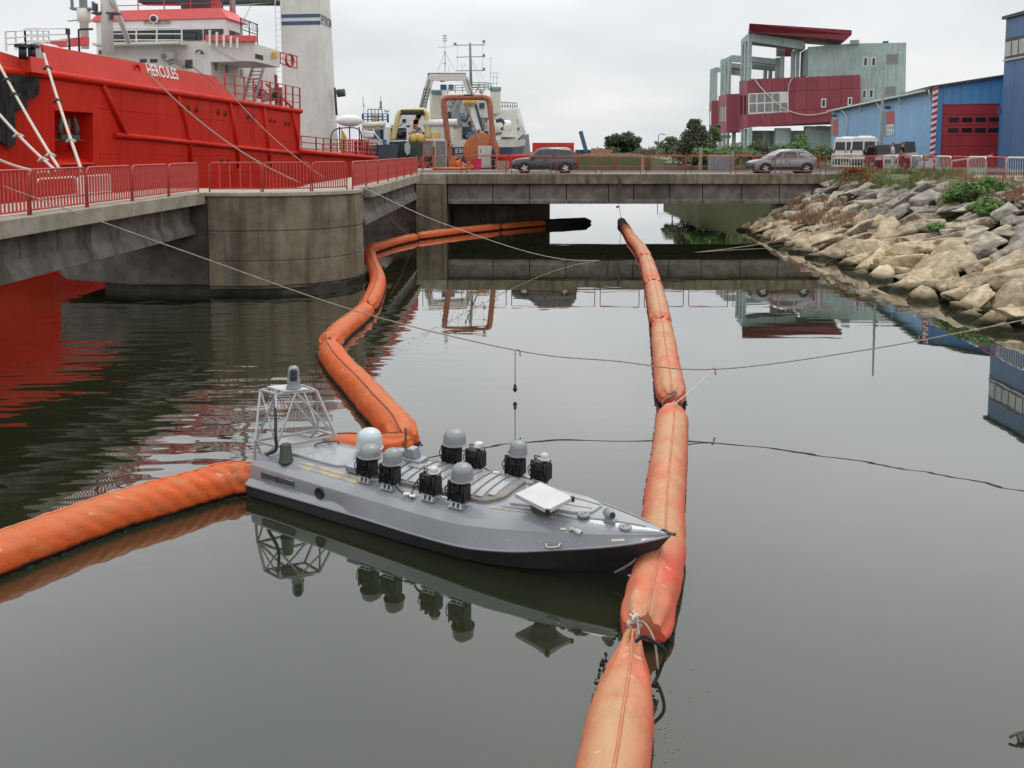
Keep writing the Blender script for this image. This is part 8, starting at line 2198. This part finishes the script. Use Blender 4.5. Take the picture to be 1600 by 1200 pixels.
# fence of white and red hoop panels at the top of the bank
G_W = 'white and red hoop fence panels along the top of the bank'
fpx = [(1380, 52.6), (1402, 50.6), (1422, 48.9), (1440.5, 47.3), (1461, 45.6), (1485.5, 43.6), (1511, 41.7), (1540, 39.8), (1571, 37.9), (1616, 35.4), (1665, 33.2)]
fl = ['white hoop fence panel where the fence starts by the two people', 'red hoop fence panel beside the two people', 'white hoop fence panel before the barrier stand', 'red hoop fence panel below the striped pole', 'white hoop fence panel by the red door edge', 'red hoop fence panel below the red sectional door', 'white hoop fence panel above the broad green bush', 'red hoop fence panel behind the broad green bush', 'white hoop fence panel tied with wire below the tall blue hall', 'red hoop fence panel past the picture edge']
for i in range(len(fpx) - 1):
    (a, Ya), (b, Yb) = fpx[i], fpx[i + 1]
    railing((X_(a, Ya), Ya, ZD + .02), (X_(b, Yb), Yb, ZD + .02), fl[i], G_W, M['rail_white'] if i % 2 == 0 else M['rail_red'], h=1.16, nbar=11, name='fence_panel', r=.042, rr=.22, foot=.10, bar_r=.0055)
railing((X_(1299, 58.5), 58.5, YARD), (X_(1361, 57.5), 57.5, YARD), 'white fence panel in front of the white vans', G_W, M['rail_white'], h=1.0, nbar=13, name='fence_panel', r=.045, rr=.15, bar_r=.02)
railing((X_(1352, 53.3), 53.3, ZD + .02), (X_(1378, 52.8), 52.8, ZD + .02), 'dull red fence panel between the lamp post and the white panels', G_W, M['rail_red'], h=1.1, nbar=8, name='fence_panel', r=.035, rr=.1, bar_r=.014)
# concrete box and posts beyond the bridge
cbx = thing('planter', 'grey concrete trough behind the far railing in front of the shrubs', 'planter', (at(1127, 262, 58.4).x, 58.4, ZD))
mb = MB(); a = at(1110, 243, 58.4); b = at(1144, 243, 58.4); mb.box2((a.x, 58.4, ZD + .01), (b.x, 59.2, a.z)); mb.build('trough', M['mid_grey'], cbx, True, bevel=.03)
for k in range(6): mb = MB(); a = at(1112.5 + k * 5.7, 244, 58.4); mb.box2((a.x - .04, 58.34, ZD + .02), (a.x + .04, 58.399, a.z - .08)); mb.build('rib', M['mid_grey'], cbx, True)
for i, (px, y0, lab) in enumerate(((1095.5, 231, 'weathered concrete post standing left of the grey trough'), (1145.5, 237, 'weathered concrete post at the right-hand end of the grey trough'), (1004, 243, 'short pale marker post in the grass beyond the bridge'))):
    o = thing('concrete_post', lab, 'post', (at(px, 262, 59.3).x, 59.3, ZD), group='weathered posts beyond the far bridge'); mb = MB(); a = at(px, y0, 59.3); mb.box2((a.x - .12, 59.3, ZD), (a.x + .12, 59.54, a.z)); mb.build('shaft', M['concrete_light'], o, True, bevel=.03); mb = MB(); mb.box2((a.x - .08, 59.33, a.z + .002), (a.x + .08, 59.5, a.z + .05)); mb.build('cap', M['concrete_light'], o, True)
brush = MB(); rs = random.Random(12)
for k in range(60):
    c = at(rs.gauss(1292, 7), 262, 61.4 + rs.uniform(0, 1)); c.z = ZD - .1 + abs(rs.gauss(0, .3)); d = Vector((rs.uniform(-.8, .8), rs.uniform(-.3, .3), rs.uniform(-.1, .35))); brush.tube([c, c + d * .5 + Vector((0, 0, .05)), c + d], [.025, .018, .006], 4)
tag(brush.build('brushwood', M['rope_brown']), 'tangle of cut dry branches beside the silver car', 'branches', kind='thing')
hd_ = thing('debris_heap', 'low heap of grey rubble and timber on the ground behind the bridge railing', 'rubble', (at(955, 258, 236).x, 236, ZD - .2))
mb = MB()
for k in range(40):
    p = at(rs.uniform(905, 1000), 258, 234 + rs.uniform(0, 6)); mb.box((p.x, p.y, ZD - .1 + rs.uniform(0, .3)), (rs.uniform(.8, 3.2), rs.uniform(.5, 1.4), rs.uniform(.3, 1.0)), rs.uniform(0, 3))
tag(mb.build('rubble', M['concrete_light'], hd_, True), kind='stuff')
lamp2 = thing('lamp_post', 'distant lamp post in the field left of the conifer', 'lamp post', (at(1029, 240, 170).x, 170, ZD - .2))
mb = MB(); p = at(1029, 240, 170); q = at(1029, 211, 170); mb.tube([(p.x, 170, ZD - .2), q, q + Vector((.6, 0, .3)), q + Vector((1.2, 0, .1))], .10, 5); mb.build('shaft', M['mid_grey'], lamp2, True)
mb = MB(); mb.box(q + Vector((1.3, 0, .08)), (.6, .2, .12)); mb.build('lamp_head', M['mid_grey'], lamp2, True)

# ------------------------------------------------------------------ two people at the fence
def skin(name, pts, edges, mat, parent, sub=2):
    me = bpy.data.meshes.new(name); me.from_pydata([p for p, r in pts], edges, []); o = bpy.data.objects.new(name, me); COL.objects.link(o); o.parent = parent
    me.materials.append(mat)
    md = o.modifiers.new('skin', 'SKIN'); md.use_smooth_shade = True
    for i, (p, r) in enumerate(pts): me.skin_vertices[0].data[i].radius = r if isinstance(r, tuple) else (r, r)
    me.skin_vertices[0].data[0].use_root = True
    s = o.modifiers.new('sub', 'SUBSURF'); s.levels = sub; s.render_levels = sub
    return o
def person(label, loc, rz, shirt, trousers, arm_up=False, hair=(.05, .04, .03), sh=1.0):
    t = thing('person', label, 'person', loc, rz, 'people standing at the fence'); t.scale = (sh, sh, sh)
    sk = pm('skin_tone', (.42, .24, .17), (.46, .27, .19), 5, .55) if 'skin_tone' not in bpy.data.materials else bpy.data.materials['skin_tone']
    # x is the way the figure faces
    P = [((0, 0, .96), (.12, .16)), ((0, 0, 1.18), (.10, .14)), ((.0, 0, 1.40), (.11, .17)), ((0, 0, 1.50), (.055, .06)), ((.02, 0, 1.58), (.075, .07)), ((.03, 0, 1.68), (.095, .08)), ((.02, 0, 1.76), (.06, .055)),
         ((0, .10, .90), .085), ((.02, .10, .50), .055), ((0, .11, .10), .04), ((.13, .12, .03), (.03, .045)),
         ((0, -.10, .90), .085), ((-.02, -.10, .50), .055), ((-.02, -.11, .10), .04), ((.11, -.12, .03), (.03, .045)),
         ((0, .20, 1.42), .055), ((.02, .25, 1.15), .042), ((.14, .22, .95), .03), ((.20, .20, .90), .035),
         ((0, -.20, 1.42), .055)]
    E_ = [(0, 1), (1, 2), (2, 3), (3, 4), (4, 5), (5, 6), (0, 7), (7, 8), (8, 9), (9, 10), (0, 11), (11, 12), (12, 13), (13, 14), (2, 15), (15, 16), (16, 17), (17, 18), (2, 19)]
    if arm_up: P += [((.10, -.27, 1.24), .042), ((.18, -.16, 1.46), .03), ((.16, -.12, 1.60), .035)]
    else: P += [((-.02, -.26, 1.15), .042), ((.10, -.24, .93), .03), ((.14, -.23, .86), .035)]
    E_ += [(19, 20), (20, 21), (21, 22)]
    skin('body', P, E_, sk, t)
    S = [((0, 0, .94), (.135, .175)), ((0, 0, 1.18), (.125, .165)), ((0, 0, 1.38), (.13, .19)), ((0, 0, 1.46), (.08, .10)), ((0, .20, 1.41), .075), ((.015, .24, 1.22), .062), ((0, -.20, 1.41), .075), (((.06, -.24, 1.30) if arm_up else (-.01, -.24, 1.22)), .062)]
    skin('shirt', S, [(0, 1), (1, 2), (2, 3), (2, 4), (4, 5), (2, 6), (6, 7)], shirt, t)
    skin('trousers', [((0, 0, .98), (.13, .17)), ((0, .10, .86), .10), ((.02, .10, .50), .075), ((0, .11, .12), .062), ((0, -.10, .86), .10), ((-.02, -.10, .50), .075), ((-.02, -.11, .12), .062)], [(0, 1), (1, 2), (2, 3), (0, 4), (4, 5), (5, 6)], trousers, t)
    hm = pm('hair', hair, None, 1, .8)
    mb = MB(); mb.lathe([(0, .115), (.06, .10), (.092, .05), (.096, .0), (.085, -.05)], (.0, 0, 1.70), 14); mb.build('hair', hm, t)
    mb = MB(); mb.lathe([(0, .03), (.018, -.0), (.0, -.03)], (.128, 0, 1.665), 8); mb.build('nose', sk, t)
    for sy in (-1, 1):
        mb = MB(); mb.lathe([(0, .012), (.012, 0), (0, -.012)], (.115, sy * .034, 1.70), 6); mb.build('eye', M['black'], t)
        mb = MB(); mb.lathe([(0, .03), (.015, 0), (0, -.03)], (.02, sy * .087, 1.67), 6); mb.build('ear', sk, t)
    mb = MB(); mb.box((.117, 0, 1.615), (.01, .05, .012)); mb.build('mouth', M['rail_red'], t)
    for sy, zz, xx in ((1, .90, .22), (-1, 1.62 if arm_up else .85, .17 if arm_up else .155)):
        mb = MB(); yy = .20 if sy > 0 else (-.11 if arm_up else -.23)
        for k in range(4):
            o_ = Vector((xx, yy + (k - 1.5) * .019, zz)); dn = Vector((.03, 0, -.05)) if not (arm_up and sy < 0) else Vector((.0, .02, .06)); mb.tube([o_, o_ + dn * (.6 + .1 * (k in (1, 2))), o_ + dn * 1.2 + Vector((-.012, 0, 0))], [.010, .009, .006], 6)
        mb.tube([Vector((xx, yy + sy * -.03, zz + .02)), Vector((xx + .03, yy + sy * -.05, zz - .01))], [.011, .008], 6); mb.build('fingers', sk, t)
    return t
pale = pm('pale_shirt', (.58, .60, .68), (.66, .68, .75), 6, .9); blk = pm('black_shirt', (.014, .014, .015), None, 1, .9); jean = pm('pale_trousers', (.42, .41, .40), None, 1, .9); red_ = pm('dark_red_trousers', (.16, .03, .04), None, 1, .9)
p = at(1394, 270, 53.2); person('person in a pale shirt with one hand raised to the face beside the truck', (p.x, 53.2, YARD), R(150), pale, jean, True, (.22, .16, .12), 1.02)
p = at(1409, 270, 53.6); person('person in a black short-sleeved shirt standing beside the pale shirt', (p.x, 53.6, YARD), R(-40), blk, red_, False, (.16, .12, .10), 1.05)

# ------------------------------------------------------------------ ropes over and on the water
K = at(810, 548, 16.3); J = at(1115, 577, 15.7)
A0 = Vector((-11.2, 17.3, 4.42))
def span(pts): return catmull(pts, 12)
r0 = thing('tether_rope', 'long thin rope sagging across the basin from the near railing to the boulders', 'rope', tuple(J))
mb = MB(); mb.tube(span([A0, at(300, 397, 17.0), at(560, 487, 16.6), K, at(960, 564, 16.0), J, at(1350, 547, 15.7), at(1600, 500, 15.75), Vector((15.5, 15.8, 2.85)), Vector((22.5, 16.0, 4.45))]), .013, 6); mb.build('line', M['rope_brown'], r0, True)
for q in (K, J):
    mb = MB(); mb.tube([q + Vector((-.03, 0, .0)), q + Vector((0, -.02, .03)), q + Vector((.04, 0, -.01)), q + Vector((.03, 0, -.07)), q + Vector((.05, 0, -.11))], .014, 5); mb.build('knot', M['rope_brown'], r0, True)
mb = MB(); mb.tube(span([J, J.lerp(gz(1053, 632, .42), .5) - Vector((0, 0, .03)), gz(1053, 632, .42)]), .011, 5); mb.build('branch_line', M['rope_white'], r0, True)
r1 = thing('plumb_line', 'thin cord hanging from the long rope with a small black weight above the water', 'rope', tuple(K))
mb = MB(); mb.tube([K - Vector((.07, 0, 0)), Vector((K.x - .07, K.y, .22))], .009, 5); mb.build('cord', M['rope_dark'], r1, True)
mb = MB(); mb.lathe([(0, .16), (.03, .13), (.035, .06), (.05, .03), (.02, -.02), (0, -.03)], (K.x - .07, K.y, .13), 8); mb.build('weight', M['black'], r1, True)
tag(MB().tube(span([Vector((-5.95, 31.2, 3.75)), at(700, 352, 33), at(880, 405, 36), at(1040, 399, 39), at(1190, 381, 42.6), Vector((14.6, 43.8, .4))]), .014, 5).build('tether_rope', M['rope_white']), 'pale slack rope from the pier lookout to the far boulders', 'rope')
tag(MB().tube(span([Vector((-5.9, 37.5, 3.7)), at(605, 330, 38.5), at(625, 356, 40), gz(643, 368, .4)]), .014, 5).build('tether_rope', M['rope_brown']), 'thin rope hanging from the second span to the orange boom joint', 'rope')
tag(MB().tube([Vector((E.x, E.y, .35)), Vector((6.80, YB - .06, 1.75)), Vector((6.80, YB - .06, ZD - .1))], .016, 5).build('tether_rope', M['rope_dark']), 'dark line lifting the coral boom end to the far bridge', 'rope')
bq = MB(); bq.lathe([(0, .09), (.09, .03), (.09, -.03), (0, -.09)], (6.84, YB + 1.0, 1.55), 10); tag(bq.build('line_float', M['black']), 'small black float on the line at the coral boom end', 'float')
mb = MB(); mb.box((6.82, YB - .05, 2.9), (.12, .05, 1.0)); tag(mb.build('drain_pipe', M['rope_dark']), 'dark drain pipe on the face of the far bridge above the boom end', 'pipe')
st9 = thing('mooring_stake', 'wooden stake on the bank that holds the long thin rope', 'stake', (22.6, 16.0, 2.8))
mb = MB(); mb.tube([(22.6, 16.0, 2.6), (22.55, 16.0, 4.6)], [.09, .08], 8); mb.build('shaft', M['bark'], st9, True)
mb = MB(); mb.lathe([(.10, -.05), (.10, .05)], (22.56, 16.0, 4.45), 8); mb.build('lashing', M['rope_brown'], st9, True)
q = gp(1592, 1160, 0); mb = MB()
mb.tube([q + Vector((-.07, .02, .03)), q + Vector((0, .03, .06)), q + Vector((.12, .05, .07))], .012, 5); mb.tube([q + Vector((.0, .02, .05)), q + Vector((.01, -.01, -.02))], .014, 5); mb.tube([q + Vector((.04, .03, .06)), q + Vector((.05, -.03, -.02))], .02, 5)
tag(mb.build('floating_twig', M['rope_dark']), 'ragged dark twig floating in the corner of open water', 'twig')
# scum and leaves drifting beside the boom
mb = MB(); rs = random.Random(15)
for k in range(60):
    if k < 35: px, py = rs.gauss(1075, 26), rs.uniform(640, 1190)
    else: px, py = rs.gauss(1045, 14), rs.gauss(1165, 25)
    p = gp(px, py, .006); a = rs.uniform(0, 6.28); s = rs.uniform(.004, .012); u = Vector((math.cos(a), math.sin(a), 0)) * s; v = Vector((-u.y, u.x, 0)) * .5
    mb.add([p - u, p + v, p + u, p - v], [(0, 1, 2, 3)])
tag(mb.build('floating_debris', pm('drift_leaf', (.12, .11, .05), (.25, .24, .18), 3, .8)), kind='stuff')
